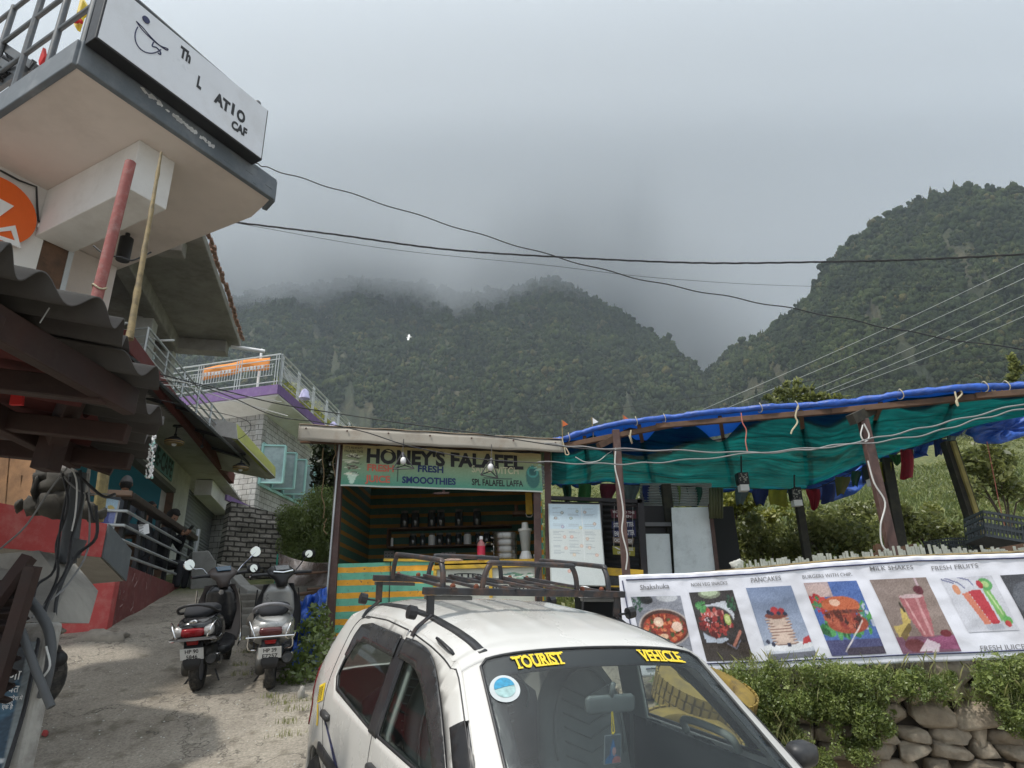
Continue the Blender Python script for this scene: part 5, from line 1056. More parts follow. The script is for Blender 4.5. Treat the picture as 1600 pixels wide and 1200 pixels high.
# concrete blocks and steps up between wall and stall
cb_ = thing('concrete_kerb', 'stepped pale concrete kerb blocks beside the terrace end', 'kerb', P(330, 920, 12))
g = MB(); g.prism([P(300, 862, 12.2), P(326, 860, 12.2), P(338, 878, 12.2), P(338, 950, 12.2), P(296, 950, 12.2)], A3(-.3, .5, 0)); g.prism([P(338, 880, 11.8), P(352, 890, 11.8), P(373, 912, 11.6), P(374, 940, 11.6), P(336, 945, 11.8)], A3(.05, .45, 0)); g.prism([P(373, 912, 11.5), P(388, 922, 11.4), P(388, 940, 11.4), P(373, 942, 11.5)], A3(.1, .4, 0)); g.build('block', mat('grey_concrete', (.27, .27, .255), .85, var=.12, bump=.4, dirt=((.14, .13, .12), .5, 4)), cb_, bevel=.02)
stp = thing('stone_steps', 'worn concrete steps climbing between the stone wall and the stall', 'steps', P(400, 960, 10))
M_step = mat('step_concrete', (.17, .16, .14), .92, var=.25, sc=4, bump=.8, dirt=((.07, .065, .05), .7, 3))
vt = [975, 958, 947, 936, 925, 911]; Yt = [9.3, 9.8, 10.3, 10.8, 11.3, 11.9]
for k in range(6):
    a = P(350+6*k, vt[k], Yt[k]); b = P(530, vt[k]+1, Yt[k]); zt = (a[2]+b[2])/2
    MB().box(((a[0]+b[0])/2, Yt[k]+.8, zt-.2), (b[0]-a[0], 1.6, .4)).build('step', M_step, stp, bevel=.03)
# bush beside the stall, creepers, plastic sheet, sticks, tarp
bs = thing('roadside_bush', 'tall feathery green bush between the stone wall and the stall', 'bush', P(490, 900, 12.3))
r_ = random.Random(8); cs = []; rs = []
for k in range(60): u = r_.uniform(458, 524); v = r_.uniform(800-.8*(u-458)*.8, 885); cs.append(P(u, v, r_.uniform(11.9, 13.2))); rs.append(r_.uniform(.16, .34))
for k in range(14): cs.append(P(r_.uniform(442, 470), r_.uniform(800, 870), 12.4)); rs.append(.2)
vv, ff, tt = leaves(cs, rs, 520, .028, up=.2, asp=.28); np_mesh('foliage', vv, ff, L_bush, tt, bs, ORG[bs.name])
g = MB()
for k in range(9): b = P(480+r_.uniform(-20, 25), 895, 12.4); g.tube([b, b+A3(r_.uniform(-.2, .2), r_.uniform(-.1, .2), .6), cs[k*5]], [.02, .014, .005], 5)
g.build('stem', M_bark, bs)
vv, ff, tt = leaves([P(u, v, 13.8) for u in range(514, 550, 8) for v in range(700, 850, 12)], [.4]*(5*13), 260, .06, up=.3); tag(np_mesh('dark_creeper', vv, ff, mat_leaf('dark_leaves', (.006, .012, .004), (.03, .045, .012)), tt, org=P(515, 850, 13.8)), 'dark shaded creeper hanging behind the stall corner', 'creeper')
g = MB()
for (u, v0, v1) in ((505, 700, 810), (522, 690, 745), (508, 810, 835)): g.tube(curve_px([P(u+r_.uniform(-3, 3), v, 9.0) for v in np.linspace(v0, v1, 7)], 4), .008, 5)
tag(g.build('dry_vine', mat('dry_vine', (.16, .11, .055), .9)), 'dry brown vine dangling at the left corner of the stall roof', 'vine')
psx = lambda x, y: P(436+x*82, (864+22*x*(1.6-x)*1.1)*(1-y)+(915)*y, 9.9+.15*math.sin(x*7+y*3)+.1*math.sin(x*17)*(1-y))
pls = thing('plastic_sheet', 'wrinkled translucent plastic sheet hung on a line left of the stall', 'sheet', P(475, 915, 9.9))
MB().grid(psx, 50, 24, (0, .006, 0)).build('sheet', mat('cloudy_plastic', (.33, .29, .27), .3, var=.3, sc=6, bump=.9, bsc=9, dirt=((.28, .14, .11), .6, 4), bdist=.02), pls, smooth=2)
g = MB(); g.tube([P(434, 866, 9.85), P(431, 900, 9.85), P(428, 925, 9.85)], .012, 5); g.build('green_edge', mat('green_cord', (.01, .2, .14), .6), pls)
g = MB()
for (a, b, r) in (((462, 897), (520, 893), .018), ((455, 930), (522, 922), .025), ((480, 921), (522, 918), .02)): g.tube([P(*a, 9.2), P(*b, 9.4)], r, 8)
top(g, 'wooden_sticks', 'bare wooden sticks laid across above the blue tarpaulin', 'sticks', M_brownwood)
bt = thing('ground_tarpaulin', 'crumpled blue tarpaulin heaped between the silver scooter and the stall', 'tarpaulin', P(485, 1040, 8.3))
def btf(x, y):
    u = (456+56*x)*(1-y)+(447+50*x)*y; v = (945-28*x)*(1-y)+1062*y; q = P(u, v, 8.9-1.2*y); w_ = mnoise.fractal(Vector((x*4, y*5, 1)), 1, 2, 4); ridge_ = abs(math.sin(x*9+y*4)); return q+A3(.10*w_, -.22*w_-.14*ridge_, .06*w_)
MB().grid(btf, 44, 50, (0, .012, 0)).build('cloth', M_bluetarp, bt, smooth=2)
vv, ff, tt = leaves([P(u, v, 8.0-(v-960)*.008) for u, v in ((480, 985), (495, 975), (500, 1000), (488, 1010), (470, 1030), (500, 1030), (483, 1045), (498, 958), (508, 990), (455, 1055), (470, 1060))], [.14]*11, 90, .035, up=.5); tag(np_mesh('nettle_patch', vv, ff, L_bush, tt, org=P(485, 1060, 8)), 'green nettles growing over the foot of the blue tarpaulin', 'plants')
rk = MB(); rock(rk, P(405, 985, 8.6), .22, 77, (1.1, .7, .8)); rock(rk, P(412, 965, 8.9), .2, 78); top(rk, 'rubble_rock', 'pale rough rock behind the silver scooter', 'rock', mat('pale_rock', (.27, .24, .20), .9, var=.3, bump=1, bsc=20), smooth=2)
g = MB(); r_ = random.Random(31)
def gpt(u, v):
    lo, hi = 1.5, 30.
    for _ in range(40):
        mid = (lo+hi)/2; q = P(u, v, mid)
        if q[2] > float(ground_z(q[0], q[1])): lo = mid
        else: hi = mid
    return P(u, v, lo)
rk = MB(); rock(rk, gpt(470, 1088), .10, 79, (.7, .8, .9)); top(rk, 'kerb_stone', 'grey kerb stone behind the white car', 'rock', M_concrete, smooth=2)
for k in range(160):
    u = r_.uniform(60, 470); v = r_.uniform(1060, 1195) if k % 3 else r_.uniform(1030, 1075); q = gpt(u, v)
    g.sphere(q, r_.uniform(.003, .010), 6, 4, (1, 1, .6))
tag(g.build('gravel', M_concpale), 'loose grit scattered over the concrete lane', 'gravel', kind='stuff')
rk = MB(); rock(rk, gpt(70, 1150)+A3(0, 0, .02), .035, 5); rk2 = rk; top(rk, 'brick_chip', 'small red brick chip lying on the lane by the pillar', 'stone', M_red, smooth=2)
rk = MB(); rock(rk, gpt(58, 1122)+A3(0, 0, .03), .045, 6); top(rk, 'lane_stone', 'brown stone lying at the foot of the peeling pillar', 'stone', M_brownwood, smooth=2)
cs = [gpt(u, v) for u, v in ((452, 1130), (440, 1100), (425, 1090), (460, 1110), (447, 1150), (478, 1095), (380, 1040), (385, 1020), (378, 1055), (372, 1000))]
vv, ff, tt = blades(cs, .05, .003, 60, spread=.07); tag(np_mesh('weed_tufts', vv, ff, L_grass, tt, org=cs[0]), 'short weeds at the edge of the lane', 'weeds', kind='stuff')
g = MB(); ms = [gpt(165, 1012)+A3(.0, .0, 0)]; rock(g, gpt(150, 1000)+A3(0, .1, 0), .22, 15, (1.4, .7, .5)); top(g, 'rock_outcrop', 'low rock at the foot of the red wall corner', 'rock', mat('pale_rock'), smooth=2)
# ================================================================ the juice and falafel stall
SY = 9.3; FLZ = 1.50
st = thing('food_stall', 'food stall of green and orange striped boards with a tin roof and open counter', 'stall', A3(-1.1, SY+1, FLZ))
so = ORG[st.name]
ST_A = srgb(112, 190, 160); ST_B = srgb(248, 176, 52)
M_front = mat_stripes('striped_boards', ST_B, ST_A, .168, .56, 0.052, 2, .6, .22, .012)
M_inner = mat_stripes('shaded_inner_boards', tuple(x*.30 for x in ST_B), tuple(x*.20 for x in ST_A), .17, .66, 0.03, 2, .7, .2, .008)  # front stripe colours darkened, the stall's inner shade put into them
xl, xr = P(527, 760, SY)[0], P(846, 770, SY)[0]; zc = P(600, 879, SY)[2]; zt = P(540, 700, SY)[2]+.02
# posts
g = MB(); a = P(503, 1010, SY-.02); b = P(533, 690, SY-.02); g.beam(P(512, 1075, SY-.02), b, .10, .09, (0, 1, 0)); g.beam(P(842, 960, SY-.02), P(838, 700, SY-.02), .10, .09, (0, 1, 0)); g.beam(P(859, 960, SY-.03), P(855, 700, SY-.03), .09, .06, (0, 1, 0))
each(g, 'corner_post', M_postbrown, st)
MB().beam(P(504, 1010, SY-.09), P(531, 690, SY-.09), .02, .03, (0, 1, 0)).build('tin_edge', M_steelpale, st)
# counter front boards
xm = P(610, 900, SY)[0]; xc = P(678, 900, SY)[0]
zb_ = 1.25
MB().box(((xl+xm)/2+.03, SY, (zc+zb_)/2), (xm-xl-.03, .03, zc-zb_)).build('front_board', M_front, st)
MB().box(((xm+xc)/2+.008, SY-.012, (zc+zb_)/2), (xc-xm, .03, zc-zb_+.02)).build('front_board', M_front, st)
MB().box((xm, SY-.03, (zc+zb_)/2), (.008, .01, zc-zb_)).build('board_joint', M_black, st)
MB().beam(P(600, 875, SY-.02), P(690, 876, SY-.02), .06, .035, (0, 0, 1)).build('board_cap', M_yellowp, st)
MB().box(((xl+xr)/2, SY+.28, zc-.02), (xr-xl, .52, .035)).build('counter_top', M_yellowp, st)
# display case with lettered sheets
zc2 = P(760, 884, SY)[2]
M_sheet = mat('old_cream_sheet', (.52, .53, .46), .5, var=.12, sc=3, bump=.3, dirt=((.3, .33, .24), .5, 5))
MB().box(((xc+xr)/2, SY-.01, (zc2+zb_)/2), (xr-xc-.06, .02, zc2-zb_-.04)).build('display_sheet', M_sheet, st)
g = MB(); x3 = P(767, 900, SY)[0]
for x in (xc+.02, x3, xr-.05): g.box((x, SY-.035, (zc2+zb_)/2), (.045, .04, zc2-zb_-.02))
g.box(((xc+xr)/2, SY-.037, zc2-.01), (xr-xc, .05, .05)); each(g, 'display_frame', M_yellowp, st, bevel=.004)
def flat_text(s, uc, v, w_px, h_px, Y, m, parent, bold=.03, name='lettering', tilt=0, arch=0, v2=None, col=None):
    """text centred on a surveyed point of a frontal board"""
    a = P(uc-w_px/2, v, Y); b = P(uc+w_px/2, v if v2 is None else v2, Y); h = abs(P(uc, v-h_px, Y)[2]-P(uc, v, Y)[2]); d = b-a
    vv, ff = text_geo(s, 1, bold); x0, x1 = vv[:, 0].min(), vv[:, 0].max(); cap = .70
    g = MB(); g.add([a+d*((x-x0)/(x1-x0))+A3(0, 0, 1)*(y/cap*h+arch*h*(1-((x-x0)/(x1-x0)*2-1)**2)) for x, y, _ in vv], ff)
    return g.build(name, m, parent)
flat_text('BETTER', 728, 905, 56, 7, SY-.026, M_ink, st, .035, arch=.35)
flat_text('SANDWITCH', 800, 924, 84, 7, SY-.026, M_ink, st, .035, arch=.5)
cv = Canvas(40, 20, (205, 205, 192)); cv.blobs(30, .6, .5, .35, .4, [(120, 160, 130), (160, 190, 180), (230, 232, 225), (80, 120, 110)], .07, 4); cv.noise(.02)
cv.mesh('cup_picture', lambda x, y: P(775+62*x, 892+16*y, SY-.024), st)
# inner room
yb = SY+2.1
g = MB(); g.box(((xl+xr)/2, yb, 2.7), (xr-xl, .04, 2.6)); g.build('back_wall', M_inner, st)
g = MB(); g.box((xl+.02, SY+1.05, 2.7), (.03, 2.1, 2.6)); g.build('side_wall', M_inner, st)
g = MB(); g.box((xr-.02, SY+1.05, 2.7), (.03, 2.1, 2.6)); g.build('side_wall', M_front, st)
MB().box(((xl+xr)/2, SY+1.05, 1.47), (xr-xl+.2, 2.2, .06)).build('floor', M_brownwood, st)
MB().box((xl-.05, SY+1.1, 2.7), (.02, 2.1, 2.7)).build('outer_tin', M_tin, st)
g = MB(); g.box((xl+.045, SY+.06, (zt+zb_)/2), (.03, .05, zt-zb_)); g.build('yellow_trim', M_yellowp, st)
MB().box((xr-.085, SY+.02, (P(840, 770, SY)[2]+zc)/2), (.02, .03, P(840, 770, SY)[2]-zc)).build('yellow_trim', M_yellowp, st)
# roof: corrugated sheet sloping back, front fascia
ra = P(467, 668, 8.85); rb = P(876, 686, 8.85); zA, zB = ra[2], rb[2]
def roof(x, y): q = ra+(rb-ra)*x; return q+A3(0, 2.6*y, .22*y+.018*math.sin(x*4.0*2*pi/.10/1.0))
MB().grid(roof, 330, 2, (0, 0, .006)).build('roof_sheet', mat('green_grey_tin', (.13, .17, .15), .5, .4, var=.25, dirt=((.10, .07, .05), .5, 3)), st, smooth=2)
M_fascia = mat('dusty_plastic_fascia', (.36, .33, .28), .55, var=.1, sc=3, bump=.4, bsc=12, dirt=((.16, .10, .06), .6, 3))
fa = P(467, 664, 8.80); fb = P(880, 688, 8.80)
def fas(x, y): q = fa+(fb-fa)*x; return q+A3(0, .012*math.sin(x*19)*(y), -.225*(1-.25*x)*y+.004*math.sin(x*31))
MB().grid(fas, 60, 4, (0, .012, 0)).build('fascia', M_fascia, st, smooth=2)
MB().grid(lambda x, y: fa+(fb-fa)*x+A3(0, -.01+.25*y, .004*math.sin(x*40)+.05*y+.008), 80, 2, (0, 0, .01)).build('fascia_top', mat('rusty_cream_tin', (.38, .30, .22), .7, var=.2, dirt=((.16, .08, .04), .7, 5)), st, smooth=2)
g = MB(); g.beam(P(470, 688, 9.2), P(860, 702, 9.2), .06, .08); g.build('roof_beam', M_brownwood, st)
g = MB()
for k in range(7): x = k/6; q = fa+(fb-fa)*(x*.94+.03); g.sphere(q+A3(0, -.02, -.05), .014, 6, 4)
each(g, 'nail_head', M_postbrown, st)
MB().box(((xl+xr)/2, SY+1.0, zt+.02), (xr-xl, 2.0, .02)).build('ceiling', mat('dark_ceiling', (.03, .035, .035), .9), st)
# big banner sign over the opening
sgn_ = thing('stall_banner', 'printed banner HONEY\'S FALAFEL fading from cream to green above the stall opening', 'sign', P(690, 765, SY-.1))
BC = [P(534, 700, SY-.10), P(849, 721, SY-.10), P(849, 770, SY-.10), P(529, 760, SY-.10)]
BC[0] = P(536, 694, SY-.10); BC[1] = P(845, 709, SY-.10); BC[2] = P(848, 769, SY-.10); BC[3] = P(532, 759, SY-.10)
def bpt(x, y, o=0): q = (BC[0]*(1-x)+BC[1]*x)*(1-y)+(BC[3]*(1-x)+BC[2]*x)*y; return q+A3(0, .012*math.sin(x*23+y*3)-.010*math.sin(x*61)*(1-y)-o, 0)
cv = Canvas(200, 46, (190, 172, 124))
for k in range(46): t_ = k/45; c = np.array((188, 170, 124))*(1-t_)+np.array((60, 136, 116))*t_; cv.a[k] = np.array((c+(np.array((150, 160, 125))-c)*.3*math.sin(pi*t_))/255)
for j, (yy, cc_) in enumerate(((.28, (90, 84, 70)), (.42, (110, 110, 96)), (.55, (95, 60, 50)), (.70, (205, 225, 205)))): cv.ell(.055, yy, .034-.002*j, .05, cc_, .75); cv.blobs(16, .055, yy, .03, .05, [(225, 225, 205), (60, 60, 50), (140, 150, 120)], .008, 5+j, .8)
cv.poly([(.028, .72), (.082, .72), (.062, .95), (.048, .95)], (215, 232, 215), .8)
cv.ell(.955, .62, .036, .30, (38, 96, 92), .9); cv.ell(.955, .50, .028, .15, (70, 150, 140), .9); cv.ell(.955, .50, .02, .1, (24, 76, 74), .8); cv.blobs(10, .975, .35, .02, .1, [(150, 190, 175)], .006, 9)
cv.rect(.280, .46, .283, .86, (30, 40, 40)); cv.rect(.598, .44, .601, .88, (30, 40, 40)); cv.rect(.71, .68, .85, .69, (40, 50, 50)); cv.rect(0, .97, 1, 1, (190, 200, 190)); cv.a = np.clip(cv.a*1.13, 0, 1); cv.noise(.012)
cv.mesh('printed_cloth', lambda x, y: bpt(x, y), sgn_)
MB().grid(lambda x, y: bpt(x, y, -.012), 60, 2, (0, .004, 0)).build('backing', M_white2, sgn_)
def btext(s, x0, x1, yb0, hgt, m, bold=.035, name='lettering', italic=0):
    vv, ff = text_geo(s, 1, bold, shear=italic); a0, a1 = vv[:, 0].min(), vv[:, 0].max(); g = MB()
    g.add([bpt(x0+(x1-x0)*(x-a0)/(a1-a0), yb0-hgt*y/.70, .006) for x, y, _ in vv], ff); return g.build(name, m, sgn_)
M_redink = mat('faded_red_ink', srgb(206, 108, 88), .6, var=.06, bump=0); M_blueink = mat('blue_ink', srgb(28, 50, 100), .6, var=.06, bump=0); M_creamink = mat('cream_ink', srgb(205, 205, 170), .6, bump=0)
btext("HONEY'S FALAFEL", .125, .91, .42, .33, M_ink, .045)
btext('FRESH', .13, .262, .62, .155, M_redink); btext('JUICE', .122, .245, .885, .155, M_redink)
btext('FRESH', .383, .51, .60, .155, M_blueink); btext('SMOOOTHIES', .305, .572, .885, .155, M_blueink)
btext('SANDWITCH', .652, .885, .56, .17, M_creamink, .02); btext('SPL FALAFEL LAFFA', .652, .905, .88, .155, M_ink, .02)
btext("IT'S ALWAYS", .015, .10, .10, .06, M_ink, .0); btext('FALAFEL TIME', .010, .105, .19, .06, M_ink, .0)
MB().tube([bpt(x, -.01, .02)+A3(0, 0, .01*math.sin(x*30)) for x in np.linspace(0, 1, 30)], .008, 5).build('hem_wire', M_cable, sgn_)
# shelves, jars and kitchen ware
shf = thing('wall_shelf', 'wooden wall shelf of two boards on the striped back wall', 'shelf', P(700, 856, yb-.15))
sa = P(606, 826, yb-.3); sb_ = P(800, 829, yb-.3); sc_ = P(604, 855, yb-.3)
g = MB(); g.box(((sa[0]+sb_[0])/2, yb-.16, sa[2]), (sb_[0]-sa[0], .3, .025)); g.box(((sa[0]+sb_[0])/2, yb-.16, sc_[2]), (sb_[0]-sa[0], .3, .025)); each(g, 'board', M_brownwood, shf)
MB().box((sa[0], yb-.16, (sa[2]+sc_[2])/2), (.025, .3, sa[2]-sc_[2])).build('side', M_brownwood, shf)
M_jar = mat('dark_jar_glass', (.045, .05, .052), .12, var=.3, bump=0, spec=.8); M_lid = mat('jar_lid', (.12, .11, .10), .4)
r_ = random.Random(12)
def jar(x, y, z, r, h, mt, label, grp, k, lid=True):
    t = thing('storage_jar', label, 'jar', A3(x, y, z), grp); MB().lathe([(r*.9, 0), (r, .01), (r, h*.8), (r*.8, h*.92), (r*.8, h)], A3(x, y, z), 14).build('glass', mt, t, smooth=True)
    if lid: MB().lathe([(r*.86, h*.94), (r*.86, h*1.08)], A3(x, y, z), 14).build('lid', M_lid, t)
    return t
xs_ = [sa[0]+.10+.155*k for k in range(12)]
for k, x in enumerate(xs_[2:], 2): jar(x+r_.uniform(-.02, .02), yb-.18, sc_[2]+.013, .05+.008*(k % 3), .19, M_jar if k % 4 else M_white2, 'dark storage jar in the row on the lower wall shelf' if k % 4 else 'pale storage jar standing among the dark jars of the lower shelf', 'jars on the lower shelf', k)
for k, x in enumerate((xs_[1], xs_[2]+.03, xs_[4], xs_[5], xs_[7], xs_[9])): jar(x, yb-.18, sa[2]+.013, .07, .27, M_jar, 'tall dark canister in the shade on the upper wall shelf', 'canisters on the upper shelf', k)
jar(sa[0]+.06, yb-.2, sc_[2]+.013, .022, .15, M_white2, 'slim white shaker at the left end of the lower shelf', None, 0, False)
for k, (u, v, w_, h_, lb) in enumerate(((608, 867, .17, .13, 'left grey socket board on the back wall of the stall'), (701, 866, .24, .07, 'right grey socket board half behind the counter'))):
    q = P(u, v, yb-.03); t = thing('socket_board', lb, 'socket', q, 'socket boards'); MB().box(q, (w_, .03, h_)).build('plate', mat('grey_plastic', (.28, .28, .27), .5), t, bevel=.004); g = MB()
    for i in range(3): g.box(q+A3(-w_*.3+w_*.3*i, -.017, .02), (.016, .004, .016)); g.box(q+A3(-w_*.3+w_*.3*i, -.017, -.025), (.022, .004, .012))
    each(g, 'socket', M_black, t)
stm = thing('steamer', 'tall aluminium four tier steamer pot standing on the counter', 'pot', A3(P(790, 878, SY+.25)[0], SY+.25, zc))
c = ORG[stm.name]; R0 = .165; H0 = P(790, 834, SY+.25)[2]-zc
g = MB()
for k in range(4):
    z0 = k*H0/4; h_ = H0/4; MB().lathe([(R0*.94, z0+.004), (R0*.97, z0+.012), (R0, z0+h_*.3), (R0, z0+h_*.85), (R0*1.03, z0+h_*.9), (R0*1.03, z0+h_*.97), (R0*.96, z0+h_)], c, 36).build('tier', M_steel, stm, smooth=True)
    if k: h = MB(); h.tube([c+A3(-R0*1.0, -.02, z0+h_*.45), c+A3(-R0*1.22, -.02, z0+h_*.5), c+A3(-R0*1.22, .04, z0+h_*.5), c+A3(-R0, .04, z0+h_*.45)], .006, 6); h.build('handle', M_steel, stm)
MB().lathe([(R0*1.0, H0), (R0*.9, H0+.012), (0.0, H0+.02)], c, 36).build('lid', M_steel, stm, smooth=True)
bl = thing('blender', 'white based blender with a clear jug beside the steamer', 'blender', A3(P(822, 877, SY+.2)[0], SY+.2, zc)); c = ORG[bl.name]
MB().lathe([(.09, 0), (.095, .03), (.07, .09), (.06, .12)], c, 20).build('base', M_white2, bl, smooth=True)
MB().lathe([(.055, .12), (.062, .14), (.088, .40), (.09, .41)], c, 20).build('jug', mat('jug_plastic', (.35, .36, .34), .2, var=.05, bump=0), bl, smooth=True)
MB().lathe([(.10, .40), (.10, .43), (.05, .44), (.045, .52), (.0, .525)], c, 20).build('lid', mat('pale_lid', (.55, .54, .5), .5), bl, smooth=True)
sq = thing('sauce_bottle', 'red sauce bottle with a white cap on the stall counter', 'bottle', A3(P(752, 879, SY+.05)[0], SY+.05, zc)); c = ORG[sq.name]
MB().lathe([(.050, 0), (.055, .015), (.055, .20), (.047, .235), (.022, .265), (.022, .29)], c, 18).build('body', mat('pink_plastic', (.50, .20, .19), .4, bump=0), sq, smooth=True)
MB().lathe([(.0565, .07), (.0565, .19)], c, 18, close=False).build('label', mat('red_label', (.52, .02, .06), .5, var=.2, sc=30, bump=0), sq, smooth=True); MB().lathe([(.026, .28), (.026, .325), (0, .327)], c, 14).build('cap', M_white2, sq)
g = MB(); c = A3(P(708, 878, SY+.1)[0], SY+.1, zc); g.grid(lambda x, y: c+A3(-.14+.28*x, -.08+.16*y, .05*math.sin(pi*x)*math.sin(pi*y)+.012*math.sin(x*17)*math.sin(y*9)), 20, 12, (0, 0, .01)); top(g, 'cloth', 'crumpled pinkish cloth on the stall counter', 'cloth', mat('pink_cloth', (.42, .30, .24), .9), smooth=2)
g = MB(); c = A3(P(772, 868, SY+.3)[0], SY+.3, zc); g.tube(curve_px([c+A3(0, 0, 0), c+A3(0, 0, .2), c+A3(-.03, 0, .26), c+A3(-.10, 0, .27), c+A3(-.13, 0, .22)], 5), .008, 6); top(g, 'tap', 'thin curved chrome tap on the counter beside the steamer', 'tap', M_chrome, smooth=True)
g = MB(); c = A3(P(838, 872, SY+.18)[0], SY+.18, zc); g.lathe([(.03, 0), (.04, .05), (.04, .07)], c, 12); g.tube([c+A3(.04, 0, .02), c+A3(.065, 0, .035), c+A3(.04, 0, .055)], .006, 6); top(g, 'cup', 'small white cup beside the blender', 'cup', M_white2, smooth=True)
yl = thing('tube_light', 'yellow wooden lamp batten upright at the inner right wall', 'lamp', P(826, 800, SY+.5)); q0, q1 = P(826, 770, SY+.45), P(827, 804, SY+.45); MB().beam(q0, q1, .10, .06, (0, 1, 0)).build('batten', M_yellowp, yl, bevel=.01); g = MB(); g.tube(curve_px([q1+A3(-.05, 0, .02), q1+A3(-.03, 0, -.03), q1+A3(.03, 0, -.03), q1+A3(.05, 0, .02)], 4), .006, 5); g.build('wire', M_wirewhite, yl)
g = MB(); q = P(812, 803, SY+.8); g.box(q, (.22, .2, .05)); g.tube([q+A3(-.05, 0, .02), q+A3(-.05, 0, .14)], .03, 10); top(g, 'utensil_rack', 'small shaded utensil rack on the right inner wall', 'rack', M_brownwood)
g = MB(); q = P(690, 771, SY-.05); g.box(q, (.22, .07, .025)); g.tube([q+A3(.03, 0, 0), q+A3(.03, 0, .09)], .02, 8); top(g, 'banner_clamp', 'small rusty clamp under the middle of the stall banner', 'clamp', M_postbrown)
# triangular wire lamps
for k, (u, v0, uL, vL, uR, vR) in enumerate(((629, 707, 614, 733, 647, 732), (768, 716, 751, 742, 778, 747))):
    Y_ = 8.75; A_ = P(u, v0, Y_); B_ = P(uL, vL, Y_-.05); C_ = P(uR, vR, Y_-.05); D_ = P((uL+uR)/2+2, vL-6, Y_+.12)
    t = thing('pendant_lamp', ('triangular black wire lamp hanging over the letter N', 'triangular black wire lamp hanging over the last A')[k], 'lamp', A_, 'triangle lamps before the banner')
    g = MB()
    for a, b in ((A_, B_), (A_, C_), (A_, D_), (B_, C_), (B_, D_), (C_, D_)): g.tube([a, b], .008, 6)
    g.build('wire_frame', M_black, t); m_ = A_*.45+(B_+C_+D_)/3*.55
    MB().sphere(m_, .042, 12, 8, (1, 1, 1.25)).build('bulb', M_white2, t, smooth=True); MB().tube([m_+A3(0, 0, .04), A_], .018, 8).build('holder', M_greyink, t); MB().tube([A_, A_+A3(0, .08, .28)], .005, 5).build('cord', M_cable, t)
# ================================================================ right of the stall
mb_ = thing('menu_board', 'large pale menu board with rows of tiny dishes leaning beside the stall', 'board', P(900, 915, 9.1))
C4 = [P(858, 788, 9.15), P(936, 789, 9.15), P(946, 915, 8.95), P(862, 913, 8.95)]
def mpt(x, y, o=0): return (C4[0]*(1-x)+C4[1]*x)*(1-y)+(C4[3]*(1-x)+C4[2]*x)*y+A3(0, -o, 0)
cv = Canvas(90, 140, (196, 203, 202)); cv.rect(0, 0, 1, .32, (186, 204, 214)); r_ = random.Random(3)
for j in range(9):
    for i in range(3):
        x0 = .06+i*.31; y0 = .03+j*.075 if j < 4 else .04+j*.078
        if j > 7: continue
        for q in range(4):
            if r_.random() < .8: cv.rect(x0, y0+.012*q, x0+r_.uniform(.1, .22), y0+.012*q+.004, (150, 160, 168), .8)
for (x, y, c_) in ((.25, .11, (60, 66, 50)), (.55, .09, (90, 110, 90)), (.70, .10, (120, 84, 60)), (.12, .18, (70, 50, 40)), (.42, .18, (70, 96, 70)), (.88, .25, (150, 100, 70)), (.25, .29, (110, 100, 150)), (.60, .30, (190, 170, 80)), (.28, .42, (190, 120, 100)), (.42, .42, (200, 110, 90)), (.72, .44, (180, 130, 100)), (.30, .56, (190, 120, 100)), (.60, .53, (190, 130, 100)), (.75, .55, (200, 150, 120)), (.45, .64, (200, 160, 110)), (.88, .64, (200, 120, 90)), (.34, .77, (190, 60, 60)), (.34, .84, (200, 90, 60))): cv.ell(x, y, .034, .022, c_, .5); cv.ell(x, y, .02, .013, (225, 215, 205), .6)
cv.rect(.33, .02, .334, .7, (210, 215, 216)); cv.rect(.64, .02, .644, .7, (210, 215, 216)); cv.rect(.02, .325, .96, .33, (225, 228, 230)); cv.noise(.012)
cv.mesh('printed_face', lambda x, y: mpt(x, y, .012), mb_); MB().prism([mpt(-.02, -.01), mpt(1.02, -.01), mpt(1.02, 1.01), mpt(-.02, 1.01)], (0, .04, 0)).build('panel', mat('board_frame', (.42, .44, .42), .5, .3), mb_, bevel=.004)
sk_ = thing('tin_shed', 'dark shuttered shed with white sheet doors behind the menu board', 'shed', P(1000, 900, 10.2))
MB().grid(lambda x, y: P(940+58*x, 783+112*y, 9.9)+A3(0, .012*math.sin(y*2*pi*13), 0), 2, 160, (0, .02, 0)).build('shutter', mat('black_slats', (.022, .024, .028), .5, .3, dirt=((.07, .07, .08), .5, 5)), sk_, smooth=2)
g = MB(); g.beam(P(857, 778, 9.4), P(1003, 784, 9.4), .07, .05); g.beam(P(857, 785, 9.45), P(1003, 790, 9.45), .05, .03); g.beam(P(1000, 780, 9.4), P(1007, 900, 9.4), .09, .07, (0, 1, 0)); g.beam(P(938, 780, 9.42), P(941, 900, 9.42), .05, .04, (0, 1, 0)); each(g, 'dark_frame', mat('dark_steel', (.02, .018, .02), .5, .3), sk_)
MB().beam(P(944, 893, 9.3), P(1004, 897, 9.3), .12, .10).build('yellow_beam', M_yellowp, sk_); MB().beam(P(944, 906, 9.28), P(1004, 916, 9.28), .05, .2).build('dark_counter', mat('speckled_dark', (.03, .035, .04), .5, var=.6, sc=50), sk_); MB().beam(P(944, 916, 9.2), P(1004, 917, 9.2), .03, .02).build('yellow_strip', M_yellowp, sk_)
dq = [P(1009, 834, 10.4), P(1046, 834, 10.4), P(1053, 930, 10.4), P(1014, 930, 10.4)]; MB().prism(dq, (0, .03, 0)).build('sheet_door', M_tin2, sk_, bevel=.004)
dq = [P(1049, 793, 10.3), P(1110, 792, 10.3), P(1126, 930, 10.3), P(1056, 930, 10.3)]; MB().prism(dq, (0, .03, 0)).build('sheet_door', M_tin2, sk_, bevel=.004)
